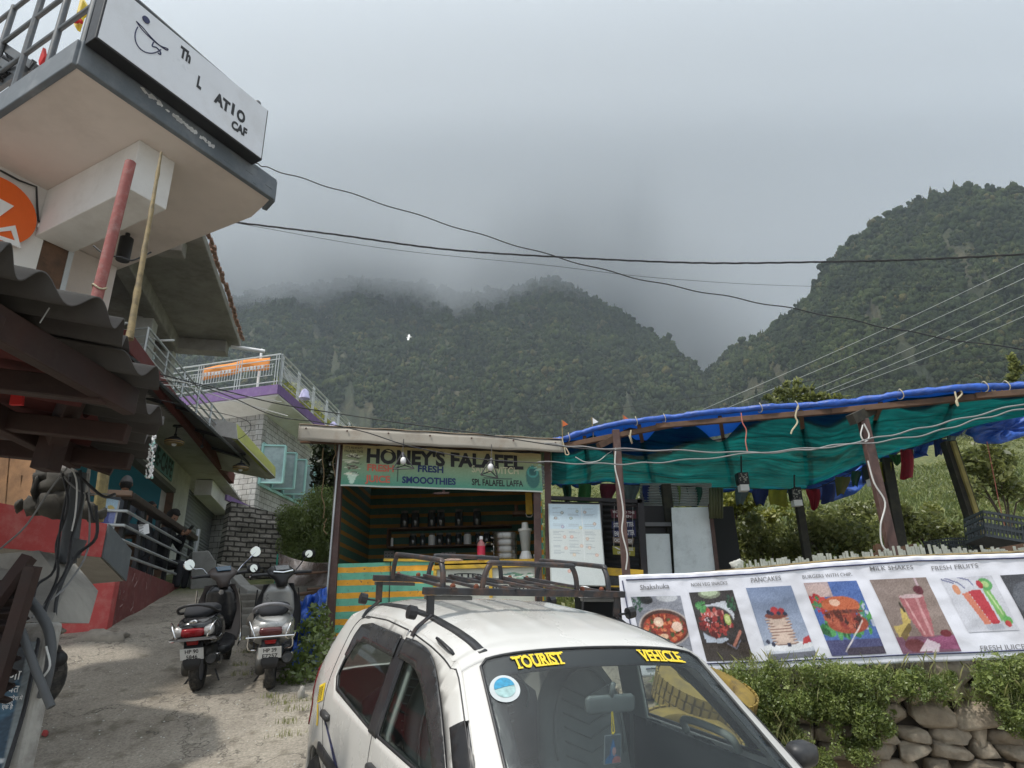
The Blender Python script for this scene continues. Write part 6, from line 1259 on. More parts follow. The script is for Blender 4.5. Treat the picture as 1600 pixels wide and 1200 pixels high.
MB().beam(P(1109, 788, 10.28), P(1125, 930, 10.28), .05, .06, (0, 1, 0)).build('door_post', M_postbrown, sk_)
MB().prism([P(1003, 790, 10.6), P(1048, 790, 10.6), P(1050, 835, 10.6), P(1005, 835, 10.6)], (0, .02, 0)).build('grille', mat('dark_steel'), sk_); MB().prism([P(1003, 816, 10.5), P(1048, 816, 10.5), P(1049, 822, 10.5), P(1004, 822, 10.5)], (0, .04, 0)).build('shelf', M_greyink, sk_)
MB().grid(lambda x, y: P(1000+112*x, 755+36*y, 10.9)+A3(0, .015*math.sin(y*2*pi*9), 0), 2, 80, (0, .01, 0)).build('tin_gable', mat('pale_ribbed_tin', (.44, .45, .45), .5, .4), sk_, smooth=2)
MB().grid(lambda x, y: P(1108+22*x, 762+48*y, 10.0)+A3(0, .015*math.sin(x*2*pi*5), 0), 60, 2, (0, .01, 0)).build('olive_sheet', mat('olive_tin', (.10, .11, .055), .6, .2), sk_, smooth=2)
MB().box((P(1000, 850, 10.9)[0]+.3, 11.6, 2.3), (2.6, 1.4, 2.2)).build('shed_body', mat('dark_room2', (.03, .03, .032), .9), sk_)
hs = thing('hanging_sign', 'string of five small painted planks hanging on the black shutter', 'sign', P(975, 850, 9.6))
PLK = [((954, 796), (994, 798), (994, 810), (956, 809), (.11, .02, .035), 'MOM TO THE', 'QUEEN'), ((956, 815), (992, 813), (993, 824), (956, 826), (.03, .035, .12), 'SITDE PLATTER', None), ((957, 828), (993, 825), (994, 838), (958, 839), (.03, .035, .12), 'ENJOY PLATTER', None), ((957, 839), (991, 841), (989, 851), (958, 848), (.20, .14, .10), 'CHOC PLATTER', None), ((957, 853), (992, 855), (992, 869), (958, 866), (.32, .30, .05), 'VE', 'OPEN TO DAY')]
for a, b, c, d, col, s1, s2 in PLK:
    q = [P(*p, 9.68) for p in (a, b, c, d)]; o = MB().prism(q, (0, .015, 0)).build('plank', mat('plank_%d' % int(col[0]*1000+col[2]*100), col, .7, var=.15), hs)
    for i, s_ in enumerate([x for x in (s1, s2) if x]):
        nn = 2 if s2 else 1; vv, ff = text_geo(s_, 1, .02); x1 = vv[:, 0].max(); y0 = 1-(i+1)/nn+.18/nn; wd = .86 if nn == 1 or i == 0 else .6
        MB().add([(q[3]*(1-X_)+q[2]*X_)*(1-Y_)+(q[0]*(1-X_)+q[1]*X_)*Y_+A3(0, -.004, 0) for X_, Y_ in [((.5-wd/2)+wd*x/x1, y0+y*.85/nn) for x, y, _ in vv]], ff).build('lettering', M_white2, hs)
g = MB()
for u in (960, 989): g.tube([P(u, 780, 9.67), P(u-1, 856, 9.67)], .003, 4)
each(g, 'string', M_wirewhite, hs)
# ================================================================ tarpaulin canopy
cn = thing('canopy', 'long sagging green shade net canopy edged with a rolled blue tarpaulin on timber posts', 'canopy', A3(3.5, 8.5, 1.42))
FE = [(862, 690, 8.9), (885, 684, 8.85), (920, 673, 8.8), (950, 665, 8.7), (1000, 657, 8.5), (1050, 652, 8.4), (1100, 645, 8.2), (1150, 641, 8.1), (1200, 636, 7.9), (1250, 634, 7.8), (1300, 630, 7.6), (1350, 625, 7.5), (1400, 617, 7.3), (1450, 611, 7.15), (1500, 606, 7.0), (1550, 604, 6.9), (1600, 602, 6.8), (1720, 590, 6.4), (1900, 575, 6.0)]
BE = [(862, 757, 11.2), (885, 757, 11.2), (910, 757, 11.3), (940, 752, 11.4), (1000, 757, 11.5), (1050, 760, 11.5), (1097, 762, 11.5), (1150, 765, 11.5), (1200, 765, 11.4), (1250, 764, 11.2), (1280, 755, 11.), (1311, 740, 10.8), (1345, 727, 10.5), (1373, 717, 10.3), (1405, 705, 10.), (1435, 696, 9.7), (1480, 680, 9.4), (1517, 667, 9.1), (1600, 643, 8.6)]
Fp = np.array(curve_px([P(*q) for q in FE], 8)); Bp = np.array(curve_px([P(*q) for q in BE], 8)); NC = len(Fp)
def cnp(x, y, dz=0):
    i = x*(NC-1); k = int(min(i, NC-2)); f = i-k; a = Fp[k]*(1-f)+Fp[k+1]*f; b = Bp[k]*(1-f)+Bp[k+1]*f; q = a*(1-y)+b*y
    return q+A3(0, 0, -.10*math.sin(pi*y)*(1+.4*math.sin(x*26))-.007*math.sin(x*70+y*9)+.030*mnoise.fractal(Vector((x*22, y*5, 3)), 1, 2, 3)*math.sin(pi*min(1, y*1.2))+dz)
mnet = bpy.data.materials.new('green_shade_net'); n = NT(mnet); t_ = co(n)
nz = n.n('ShaderNodeTexNoise', i={'Vector': t_, 'Scale': 1.6, 'Detail': 7., 'Roughness': .65}); mp = n.n('ShaderNodeMapping', i={0: t_}); mp.inputs['Scale'].default_value = (.7, 9, 9); st_ = n.n('ShaderNodeTexNoise', i={'Vector': mp, 'Scale': 1.2, 'Detail': 4.})
c_ = n.ramp(nz, [(.3, (.001, .028, .030)), (.5, (.002, .050, .050)), (.72, (.003, .085, .082))]); c_ = n.mix(c_, n.ramp(st_, [(.3, (.5, .5, .5)), (.65, (1.15, 1.15, 1.15))]), 1., 'MULTIPLY')
d_ = n.n('ShaderNodeBsdfDiffuse'); tr_ = n.n('ShaderNodeBsdfTranslucent'); n.l.new(c_.outputs[2], d_.inputs[0]); n.l.new(n.mix(c_, (1.6, 1.7, 1.6), 1., 'MULTIPLY').outputs[2], tr_.inputs[0])
mx_ = n.n('ShaderNodeMixShader', i={0: .62, 1: d_, 2: tr_}); tp_ = n.n('ShaderNodeBsdfTransparent'); mx2 = n.n('ShaderNodeMixShader', i={0: .06, 1: mx_, 2: tp_}); o_ = n.n('ShaderNodeOutputMaterial'); n.l.new(mx2.outputs[0], o_.inputs[0])
MB().grid(lambda x, y: (lambda y0: cnp(x, y0+y*(1-y0)))(.05+.22*math.exp(-((x-.20)/.07)**2)*(.6+.4*math.sin(x*90))+.20*math.exp(-((x-.36)/.035)**2)), 230, 30).build('shade_net', mnet, cn, smooth=2)
mbt = mat_leaf('blue_sheet_over', (.01, .10, .5), (.02, .16, .65), .22)
def over(x, y): return cnp(x, y*.98, .02+.05*math.sin(pi*y)+.012*math.sin(x*55))
g = MB()
for k in range(13): x0 = .02+k*.075; g.grid(lambda x, y, x0=x0: over(min(.999, x0+.066*x), .02+.94*y), 10, 14)
MB().grid(lambda x, y: over(x, y*(.13+.05*math.sin(x*37)+.30*math.exp(-((x-.22)/.12)**2))), 140, 8).build('top_tarpaulin', mbt, cn, smooth=2)
rl_ = MB(); pts = [Fp[i]+A3(.0, 0, .012*mnoise.noise(Vector((i*.3, 0, 2)))) for i in range(0, NC, 1)]; rl_.tube(pts, [.040+.016*mnoise.noise(Vector((i*.23, 1, 0)))+.012*mnoise.noise(Vector((i*.9, 5, 0))) for i in range(len(pts))], 12); rl_.build('rolled_edge', M_bluetarp, cn, smooth=2)
g = MB()
for i in (9, 31, 38, 62, 71, 97, 118, 124): g.tube([Fp[i]+A3(.01*math.sin(a*2), .062*math.cos(a), .062*math.sin(a)) for a in np.linspace(0, 2*pi, 14)[:-1]], .005, 5, closed=True)
each(g, 'tie', M_rope, cn)
g = MB()
for (i0, i1) in ((2, 40), (36, 84), (80, 120), (116, NC-2)): i1 = min(i1, NC-1); g.beam(Fp[i0]+A3(0, .05, -.09), Fp[i1]+A3(0, .05, -.09), .06, .07)
each(g, 'edge_pole', M_brownwood, cn, bevel=.006)
g = MB()
for x in (.10, .22, .36, .50, .64, .78): g.beam(cnp(x, .02, -.05), cnp(min(.99, x+.02), .96, .12), .05, .06)
each(g, 'rafter', M_brownwood, cn)
g = MB()
for y in (.25, .5, .75): g.tube([cnp(x, y, .03) for x in np.linspace(.02, .98, 30)], .014, 6)
each(g, 'purlin', mat('dark_steel'), cn)
g = MB(); pts = [Bp[i]+A3(0, 0, .03*math.sin(i*.8)) for i in range(NC)]; g.tube(pts, .035, 8); g.build('back_edge', M_bluetarp, cn, smooth=2)
for (uv0, uv1, Y0, w_, mt_) in (((962, 672), (979, 905), 8.66, .10, M_postbrown), ((1348, 655), (1396, 866), 7.5, .11, M_postbrown), ((1040, 757), (1056, 905), 10.6, .15, M_dkpost), ((1244, 762), (1263, 880), 10.6, .12, M_dkpost), ((1384, 716), (1410, 870), 9.9, .15, M_dkpost), ((1481, 690), (1537, 862), 8.8, .16, M_dkpost)):
    a = P(*uv0, Y0); b = P(*uv1, Y0); b = b+(b-a)/np.linalg.norm(b-a)*max(0, (b[2]-1.42)); MB().beam(a, b, w_, w_*.8, (0, 1, 0)).build('post', mt_, cn, bevel=.008)
a = P(1488, 690, 8.72); b = P(1545, 860, 8.72); MB().beam(a, b, .05, .05, (0, 1, 0)).build('yellow_batten', mat('lichened_batten', (.28, .23, .08), .8, var=.3), cn)
MB().beam(P(935, 697, 8.55), P(1000, 665, 8.9), .07, .08).build('brace', M_brownwood, cn)
MB().beam(P(1330, 656, 7.4), P(1362, 640, 7.6), .09, .12).build('brace', M_dkpost, cn)
# hanging blue tarpaulin flaps along the back
for k, (pl, Y0) in enumerate((([(1258, 752), (1300, 740), (1345, 722), (1368, 718), (1362, 748), (1335, 772), (1300, 784), (1272, 778)], 10.9), ([(1425, 700), (1448, 692), (1452, 712), (1428, 716)], 9.6), ([(1508, 672), (1560, 655), (1604, 644), (1640, 640), (1630, 668), (1604, 680), (1560, 695), (1520, 690)], 8.9))):
    t = thing('tarpaulin_flap', ('blue tarpaulin flap sagging behind the prayer flags in the middle', 'small blue tarpaulin flap between two dark posts', 'large blue tarpaulin flap at the far right of the canopy')[k], 'tarpaulin', P(*pl[0], Y0))
    c0 = np.mean([P(*p, Y0) for p in pl], axis=0); ring = [P(*p, Y0) for p in pl]; N_ = len(ring)
    vs = [c0+A3(0, .10, 0)]; fs = []
    R_n = 5
    for r in range(1, R_n+1):
        for i in range(N_*4): a = ring[i//4]; b = ring[(i//4+1) % N_]; e = a+(b-a)*((i % 4)/4); q = c0+(e-c0)*r/R_n; vs.append(q+A3(0, .10*(1-r/R_n)+.05*math.sin(i*1.3+r), .0))
    M_ = N_*4
    for i in range(M_): fs.append((0, 1+i, 1+(i+1) % M_))
    for r in range(R_n-1):
        for i in range(M_): fs.append((1+r*M_+i, 1+(r+1)*M_+i, 1+(r+1)*M_+(i+1) % M_, 1+r*M_+(i+1) % M_))
    ob = MB().add(vs, fs).build('cloth', M_bluetarp, t, smooth=2); so_ = ob.modifiers.new('thick', 'SOLIDIFY'); so_.thickness = .006
# prayer flags on a cord
FLG = [(885, 760, 14, 34, 'dark green'), (912, 758, 20, 34, 'green'), (950, 758, 28, 26, 'maroon'), (985, 760, 30, 28, 'slate'), (1020, 760, 29, 28, 'navy'), (1055, 761, 20, 31, 'pale green'), (1085, 763, 24, 32, 'dark green'), (1117, 764, 20, 26, 'maroon'), (1158, 764, 22, 27, 'slate'), (1189, 766, 27, 25, 'navy'), (1217, 767, 29, 25, 'yellow'), (1245, 766, 18, 36, 'dark green'), (1271, 766, 22, 32, 'red'), (1293, 758, 20, 30, 'navy'), (1315, 747, 24, 28, 'olive'), (1338, 738, 16, 24, 'dark green'), (1360, 728, 24, 30, 'navy'), (1383, 724, 24, 32, 'yellow'), (1400, 712, 20, 16, 'green'), (1416, 704, 20, 46, 'red'), (1468, 688, 22, 26, 'navy'), (1486, 683, 14, 22, 'slate')]
FC = {'dark green': (.012, .07, .05), 'green': (.03, .14, .04), 'maroon': (.12, .012, .03), 'slate': (.10, .14, .15), 'navy': (.015, .03, .13), 'pale green': (.17, .24, .08), 'yellow': (.26, .26, .03), 'red': (.26, .015, .03), 'olive': (.10, .10, .03)}
PLc = ('by the stall end', 'in the middle stretch', 'in the right stretch')
for k, (u, v, w_, h_, c_) in enumerate(FLG):
    Y0 = float(np.interp(u, [880, 1250, 1430, 1500], [10.9, 10.9, 9.5, 9.0])); r = random.Random(k)
    def ff_(x, y, u=u, v=v, w_=w_, h_=h_, Y0=Y0, k=k): tp = 1-.75*max(0, y-.25)*(k % 3 != 1); return P(u+(x-.5)*w_*tp+2*math.sin(y*3+k), v-2+h_*y+2*math.sin(x*5+k)*y, Y0+.06*math.sin(x*6+k)+.05*y)
    o = MB().grid(ff_, 8, 8, (0, .004, 0)).build('prayer_flag', mat(c_.replace(' ', '_')+'_flag', FC[c_], .85, var=.2, sc=12, bump=.3), smooth=2)
    left = FLG[k-1][4] if k else 'dark stall post'; right = FLG[k+1][4] if k+1 < len(FLG) else 'open sky'
    left = left+' one' if k else 'stall'
    lab = '%s prayer flag hanging between the %s and the %s' % (c_, left, (right+' one') if k+1 < len(FLG) else 'right end post')
    tag(o, lab, 'prayer flag', 'prayer flags strung along the canopy')
g = MB(); g.tube(curve_px([P(u, v-2, float(np.interp(u, [880, 1250, 1430, 1500], [10.9, 10.9, 9.5, 9.0]))) for u, v, *_ in FLG], 3), .007, 5); top(g, 'flag_cord', 'thin cord carrying the row of prayer flags', 'cord', M_cable)
# box lanterns
for k, (u, vt_, v, Y0) in enumerate(((1160, 712, 752, 9.6), (1243, 738, 776, 10.2), (1362, 700, 742, 8.9))):
    q = P(u, v, Y0); t = thing('lantern', ('black patterned box lantern, leftmost of three under the canopy', 'black patterned box lantern, the middle and lowest of three', 'black patterned box lantern beside the brown right post')[k], 'lantern', q, 'box lanterns under the canopy'); s_ = .155
    g = MB(); g.box(q+A3(0, 0, .03), (s_, s_, s_*1.15)); g.build('box', M_black, t, bevel=.006); MB().box(q+A3(0, -.002, -.10), (s_*.82, s_*.82, .10)).build('lamp_glass', M_white2, t)
    g = MB(); r_ = random.Random(k)
    for i in range(24): g.box(q+A3(r_.uniform(-.06, .06), -s_/2-.002, .03+r_.uniform(-.07, .07)), (r_.uniform(.008, .02), .003, r_.uniform(.008, .02)))
    g.build('cut_pattern', mat('lantern_pattern', (.35, .34, .3), .6, bump=0), t); MB().tube([q+A3(0, 0, .1), P(u-2, vt_, Y0)], .012, 6).build('stem', M_black, t)
# loose ends, ropes and plastic strips
def strand(pts, Y0, r, m, label, cat='rope'): g = MB(); g.tube(curve_px([P(u, v, Y0) for u, v in pts], 5), r, 5); tag(g.build('rope_end', m, smooth=True), label, cat)
strand([(1247, 634), (1243, 650), (1246, 660), (1238, 672), (1236, 678)], 7.7, .010, M_rope, 'pale yellow rope end dangling from the middle of the blue roll')
strand([(1158, 645), (1160, 660), (1166, 672), (1165, 690), (1168, 706)], 8.0, .007, mat('coral_cord', (.5, .16, .12), .7), 'coral red cord dangling from the blue roll')
strand([(986, 672), (985, 682), (988, 693), (983, 680)], 8.5, .011, M_rope, 'short frayed rope knot left of the coral cord')
strand([(1497, 606), (1503, 615), (1494, 626), (1497, 634), (1492, 612)], 7.0, .010, M_rope, 'frayed rope knot at the right of the blue roll')
strand([(1548, 604), (1552, 612), (1560, 604)], 6.9, .008, M_rope, 'small loop of rope tied at the right end of the roll')
strand([(878, 684), (882, 700), (884, 710), (889, 709), (883, 698)], 8.7, .008, M_rope, 'pale rope tail below the small orange flag')
strand([(962, 700), (961, 730), (968, 760), (974, 800), (972, 830), (980, 865), (978, 890)], 8.55, .010, M_wirewhite, 'white cable wound down the left canopy post', 'cable')
strand([(1350, 662), (1358, 680), (1352, 690), (1345, 680), (1348, 664)], 7.4, .009, M_wirewhite, 'white cable loop at the top of the right canopy post', 'cable')
strand([(1356, 720), (1366, 755), (1383, 785), (1376, 820), (1378, 850), (1390, 866)], 7.4, .010, M_wirewhite, 'white cable wound down the right canopy post', 'cable')
strand([(1542, 690), (1552, 740), (1562, 790), (1572, 830), (1578, 850)], 8.0, .005, mat('coral_cord'), 'thin red string hanging before the upright crate', 'string')
strand([(899, 714), (915, 722), (935, 720), (948, 710), (956, 705)], 8.8, .006, M_wirewhite, 'thin white strap drooping at the left end of the net', 'strap')
for k, (u, v0, v1, c_) in enumerate(((879, 656, 684, 'orange'), (926, 652, 668, 'white'), (974, 648, 662, 'orange'))):
    a = P(u, v1, 8.8); b = P(u-1, v0, 8.8); t = thing('little_flag', ('small orange pennant on a thin stick by the stall roof end', 'small white pennant between the two orange ones', 'small orange pennant just above the blue roll')[k], 'flag', a); MB().tube([a-A3(0, 0, .15), b], .008, 5).build('stick', M_bamboo, t)
    MB().prism([b, b+A3(.085, 0, -.07), b+A3(.0, 0, -.10)], (0, .01, 0)).build('cloth', mat('saffron_cloth', (.55, .13, .04), .8) if c_ == 'orange' else M_white2, t)
# ================================================================ fence, banner and crates on the wall top
def wl(s, z, o=0): q = WQ+WD*s+A3(WD[1], -WD[0])*(-o)*-1; return A3(q[0], q[1], z)
WN_ = A3(WD[1], -WD[0])    # towards the lane
def wl(s, z, o=0): q = WQ+WD*s+WN_*o; return A3(q[0], q[1], z)
wpl = lambda o: (lambda u, v: PP(u, v, WQ+WN_*o, WD))
pk = MB(); r_ = random.Random(21)
fz0 = 2.0
wpp = wpl(-.06)
fe = thing('picket_fence', 'low fence of weathered uneven sticks showing above the food banner', 'fence', wl(1.5, 1.4, -.06))
for k in range(118):
    u = 1150+k*4.3; t_ = wpp(u, np.interp(u, [972, 1160, 1340, 1600, 1700], [898, 884, 868, 858, 852])-r_.uniform(-1, 9)-(6 if 1380 < u < 1480 else 0))
    if r_.random() < .12: continue
    pk.box((t_[0], t_[1], (t_[2]+1.4)/2), (r_.uniform(.014, .024), .012, t_[2]-1.4))
each(pk, 'picket', M_picket, fe)[100:]
g = MB(); g.tube([wpp(u, v) for u, v in ((1000, 905), (1160, 890), (1340, 873), (1600, 863), (1700, 858))], .016, 6); g.build('rail', M_bamboo, fe)
fb = thing('food_banner', 'long white vinyl banner printed with seven food pictures along the stone wall', 'banner', wl(1.7, 1.2, .03))
TLp = wpl(.05)
def btop(u): return np.interp(u, [965, 1075, 1180, 1300, 1450, 1600, 1700], [899, 895, 889, 878, 868, 864, 860])
def bbot(u): return np.interp(u, [1000, 1075, 1200, 1400, 1600, 1700], [1058, 1050, 1046, 1036, 1028, 1024])
uL = 970
sL = ((TLp(uL, 940)[:2]-WQ)@WD); sR = ((TLp(1690, 940)[:2]-WQ)@WD)
def bn3(x, y, o=0):
    """banner surface: x along its length, y down"""
    s = sL+(sR-sL)*x; q = wl(s, 0, .05); 
    # survey top and bottom heights
    d = q-EYE; 
    u = np.interp(s, SU_s, SU_u); zt = TLp(u, btop(u))[2]; zb = TLp(u, bbot(u))[2]; z = zt+(zb-zt)*y
    w_ = .010*math.sin(s*9+z*3)+.014*mnoise.fractal(Vector((s*2.6, z*3.5, 1)), 1, 2, 3)+.010*abs(math.sin((s*3+z*5)))*y+.008*math.sin(s*41)*max(0, .15-y)*6
    return wl(s, z, .05+w_+o)
SU_u = np.linspace(940, 1720, 60); SU_s = np.array([((TLp(u, 940)[:2]-WQ)@WD) for u in SU_u])
def SX(u): return (np.interp(u, SU_u, SU_s)-sL)/(sR-sL)
def UV(u, v, o=0): """photo point -> banner sheet point"""; return bn3(SX(u), (v-btop(u))/(bbot(u)-btop(u)), o)
MB().grid(lambda x, y: bn3(x, y), 240, 44, A3(0, .003, 0)).build('sheet', M_vinyl, fb, smooth=2)
g = MB()
g.tube([UV(u, btop(u)+(8 if u > 980 else 12)-0, .006) for u in np.linspace(981, 1690, 80)], .0055, 4); g.tube([UV(u, bbot(u)-12, .006) for u in np.linspace(1000, 1690, 80)], .0045, 4); g.tube([UV(975+14*t_, btop(980)+9+140*t_, .006) for t_ in np.linspace(0, 1, 20)], .0055, 4); g.build('border_line', M_navy, fb)
for a, b in ():
    pass
def pic(cv, q, name='food_picture'):
    """q: four photo corners of a picture on the banner"""
    def fn(x, y): u = (q[0][0]*(1-x)+q[1][0]*x)*(1-y)+(q[3][0]*(1-x)+q[2][0]*x)*y; v = (q[0][1]*(1-x)+q[1][1]*x)*(1-y)+(q[3][1]*(1-x)+q[2][1]*x)*y; return UV(u, v, .004)
    g_ = cv.a.mean(axis=2, keepdims=True); cv.a = np.clip((cv.a*.84+g_*.16)*.92+.07, 0, 1); cv.noise(.02, 3); return cv.mesh(name, fn, fb)
W1, H1 = 54, 76
c = Canvas(W1, H1, (120, 124, 138)); c.rect(0, 0, 1, .25, (138, 142, 156)); c.blobs(40, .1, .12, .12, .14, [(34, 70, 52), (60, 100, 80)], .03, 1); c.ell(.30, .06, .13, .08, (40, 42, 46)); c.ell(.72, .03, .22, .08, (196, 200, 208)); c.ell(.55, .56, .53, .34, (205, 190, 180)); c.ell(.55, .56, .50, .32, (70, 38, 30)); c.ell(.55, .58, .45, .28, (150, 44, 24)); c.blobs(160, .55, .58, .40, .25, [(196, 64, 30), (168, 40, 20), (220, 110, 60), (110, 30, 18), (60, 80, 30)], .04, 2); c.ell(.45, .46, .10, .09, (236, 190, 160)); c.ell(.80, .56, .11, .09, (240, 200, 175)); c.ell(.44, .46, .05, .03, (250, 220, 190)); c.ell(.5, .72, .09, .05, (230, 180, 140)); c.rect(0, .88, .6, 1, (104, 108, 122)); c.noise(.03)
pic(c, [(986, 934), (1064, 932), (1073, 1018), (998, 1024)])
c = Canvas(W1, H1, (46, 40, 40)); c.rect(0, .75, 1, 1, (52, 42, 36)); c.ell(.45, .03, .26, .08, (120, 130, 104)); c.ell(.45, .02, .2, .05, (180, 200, 160)); c.poly([(.30, .20), (.75, .15), (.88, .34), (.80, .5), (.3, .4)], (196, 202, 214)); c.poly([(.08, .55), (.5, .66), (.62, .70), (.45, .75), (.10, .74)], (176, 188, 208)); c.ell(.42, .45, .42, .24, (50, 40, 38)); c.blobs(90, .42, .45, .36, .20, [(160, 34, 34), (120, 24, 26), (190, 60, 50), (90, 20, 22), (210, 120, 110)], .05, 5); c.blobs(24, .22, .22, .12, .07, [(52, 130, 60), (80, 160, 80)], .035, 6); c.blobs(26, .88, .2, .1, .14, [(40, 100, 60), (30, 60, 44)], .03, 7); c.ell(.70, .42, .075, .085, (176, 200, 90)); c.ell(.70, .42, .05, .06, (215, 225, 140)); c.blobs(14, .25, .4, .12, .1, [(230, 190, 200)], .015, 8); c.line([(.68, .80), (.9, .60)], (190, 110, 90), .03); c.line([(.55, .76), (.72, .84), (.85, .72)], (110, 110, 130), .012); c.noise(.03)
pic(c, [(1078, 927), (1147, 923), (1164, 1032), (1093, 1034)])
c = Canvas(W1, H1, (122, 142, 180)); 
for k in range(H1): c.a[k] = (np.array((112, 132, 172))*(1-k/H1)+np.array((160, 170, 190))*(k/H1))/255
c.ell(.5, .86, .62, .09, (196, 202, 216)); c.ell(.5, .84, .55, .06, (226, 228, 234)); c.rect(0, .93, 1, 1, (96, 98, 112))
for j in range(9): y = .46+.042*j; c.ell(.46+.012*((j*7) % 3-1), y, .27, .028, (120, 76, 62)); c.ell(.46+.012*((j*7) % 3-1), y-.008, .265, .020, (206, 178, 160))
c.ell(.46, .41, .26, .05, (130, 56, 40)); c.ell(.46, .34, .09, .055, (200, 40, 48)); c.ell(.60, .35, .07, .045, (180, 30, 40)); 
for x, y in ((.32, .36), (.53, .38), (.66, .39), (.38, .38)): c.ell(x, y, .045, .032, (34, 38, 66))
for x, y in ((.10, .76), (.20, .80), (.52, .82)): c.ell(x, y, .045, .03, (40, 44, 70))
c.poly([(.80, .83), (.86, .74), (1., .71), (1., .80)], (196, 40, 44)); c.noise(.015)
pic(c, [(1168, 920), (1240, 916), (1262, 1026), (1187, 1032)])
c = Canvas(W1, H1, (60, 96, 176)); c.rect(0, 0, .45, .2, (176, 150, 150)); c.ell(.2, .12, .25, .1, (200, 170, 165)); c.rect(0, .80, 1, 1, (64, 66, 118)); c.rect(.3, .9, 1, 1, (60, 50, 70)); c.blobs(40, .12, .3, .14, .12, [(190, 30, 34), (60, 130, 70), (220, 60, 50)], .05, 2); c.blobs(70, .35, .66, .38, .10, [(44, 126, 60), (70, 160, 80), (30, 90, 44)], .055, 3); c.blobs(40, .9, .5, .12, .2, [(50, 130, 90), (180, 190, 210), (60, 150, 60)], .05, 4); c.ell(.52, .58, .38, .14, (170, 60, 34)); c.blobs(60, .5, .52, .34, .12, [(90, 30, 22), (150, 40, 30), (60, 24, 20), (190, 80, 50)], .05, 6); c.ell(.52, .33, .36, .13, (196, 82, 36)); c.rect(.16, .36, .88, .43, (60, 90, 150), 0); c.ell(.42, .29, .10, .05, (236, 190, 160), .9); c.ell(.52, .42, .38, .03, (130, 44, 26)); c.blobs(18, .5, .42, .34, .02, [(90, 30, 20)], .03, 8); c.line([(.28, .95), (.8, .55)], (250, 240, 235), .012, .8); c.noise(.03)
pic(c, [(1260, 912), (1345, 908), (1368, 1022), (1284, 1026)])
c = Canvas(W1, H1, (132, 112, 104)); c.rect(.0, 0, 1, .6, (138, 118, 110)); c.ell(.7, .3, .4, .3, (150, 130, 120), .5); c.rect(0, .78, 1, 1, (120, 70, 96)); c.ell(.9, .88, .5, .09, (150, 66, 110)); c.poly([(.05, .64), (.22, .62), (.30, .40), (.36, .42), (.38, .58), (.24, .78), (.06, .78)], (206, 176, 84)); c.poly([(.10, .76), (.34, .6), (.36, .66), (.15, .84)], (120, 96, 46)); c.line([(.33, .34), (.35, .44)], (50, 40, 24), .025); c.ell(.28, .90, .18, .09, (110, 40, 46)); c.poly([(.36, .24), (.80, .24), (.74, .58), (.66, .80), (.48, .80), (.40, .58)], (176, 90, 96)); c.line([(.45, .28), (.52, .76)], (214, 150, 152), .018); c.line([(.66, .28), (.63, .76)], (206, 140, 144), .03); c.ell(.58, .25, .22, .028, (214, 180, 184)); c.rect(.77, 0, .80, .2, (200, 170, 180)); c.ell(.76, .17, .09, .065, (96, 26, 40)); c.ell(.88, .76, .10, .05, (110, 20, 30)); c.poly([(.3, .98), (.52, .82), (.7, .9), (.62, .99)], (236, 228, 236), .8); c.noise(.02)
pic(c, [(1366, 907), (1455, 903), (1481, 1018), (1394, 1023)])
c = Canvas(64, 60, (206, 208, 220)); c.poly([(.26, .30), (.40, .28), (.55, .86), (.42, .90)], (226, 120, 90)); c.poly([(.40, .26), (.66, .24), (.72, .86), (.56, .88)], (206, 40, 56)); c.poly([(.70, .24), (.82, .22), (.90, .72), (.76, .84)], (120, 190, 90)); c.line([(.77, .3), (.84, .7)], (190, 225, 150), .02); c.ell(.20, .22, .07, .1, (224, 140, 96)); c.ell(.80, .15, .13, .12, (84, 170, 84)); c.ell(.80, .15, .07, .06, (170, 206, 120)); c.ell(.69, .15, .06, .08, (190, 30, 44)); c.ell(.88, .82, .09, .08, (90, 180, 80)); c.ell(.86, .88, .06, .06, (206, 50, 50)); c.line([(0, .02), (.2, .10)], (50, 56, 130), .012); c.line([(.08, .0), (.3, .1), (.37, .2)], (50, 56, 130), .012); c.line([(.3, -.02), (.52, .06), (.56, .16)], (50, 56, 130), .012); c.rect(.42, .88, .76, .97, (186, 190, 206)); c.noise(.01)
pic(c, [(1478, 905), (1560, 900), (1580, 986), (1500, 990)])
c = Canvas(40, H1, (60, 62, 70)); c.ell(.5, .4, .5, .3, (86, 90, 100)); c.ell(.6, .55, .3, .2, (140, 96, 80)); c.noise(.03)
pic(c, [(1573, 900), (1640, 896), (1662, 1000), (1600, 1005)])
def serif_text(s, u0, v0, u1, v1, h, m, lower=False, bold=.004):
    """letter shapes with small serifs, following the banner sheet"""
    vv, ff = text_geo(s, 1, bold); x0, x1 = vv[:, 0].min(), vv[:, 0].max(); g = MB()
    def mp(x, y): t_ = (x-x0)/(x1-x0); u = u0+(u1-u0)*t_; v = v0+(v1-v0)*t_; return UV(u, v-h*y/.70, .006)
    g.add([mp(x, y) for x, y, _ in vv], ff)
    # serifs: short bars under every vertical stem end
    e = sorted(set(round(x, 2) for x, y, _ in vv if y < .02)); last = -9
    for x in e:
        if x-last < .10: continue
        last = x; g.add([mp(x-.035, 0), mp(x+.06, 0), mp(x+.06, .03), mp(x-.035, .03)], [(0, 1, 2, 3)])
    last = -9
    for x in sorted(set(round(x, 2) for x, y, _ in vv if y > .69)):
        if x-last < .10: continue
        last = x; g.add([mp(x-.035, .70), mp(x+.06, .70), mp(x+.06, .67), mp(x-.035, .67)], [(3, 2, 1, 0)])
    g.build('lettering', m, fb)
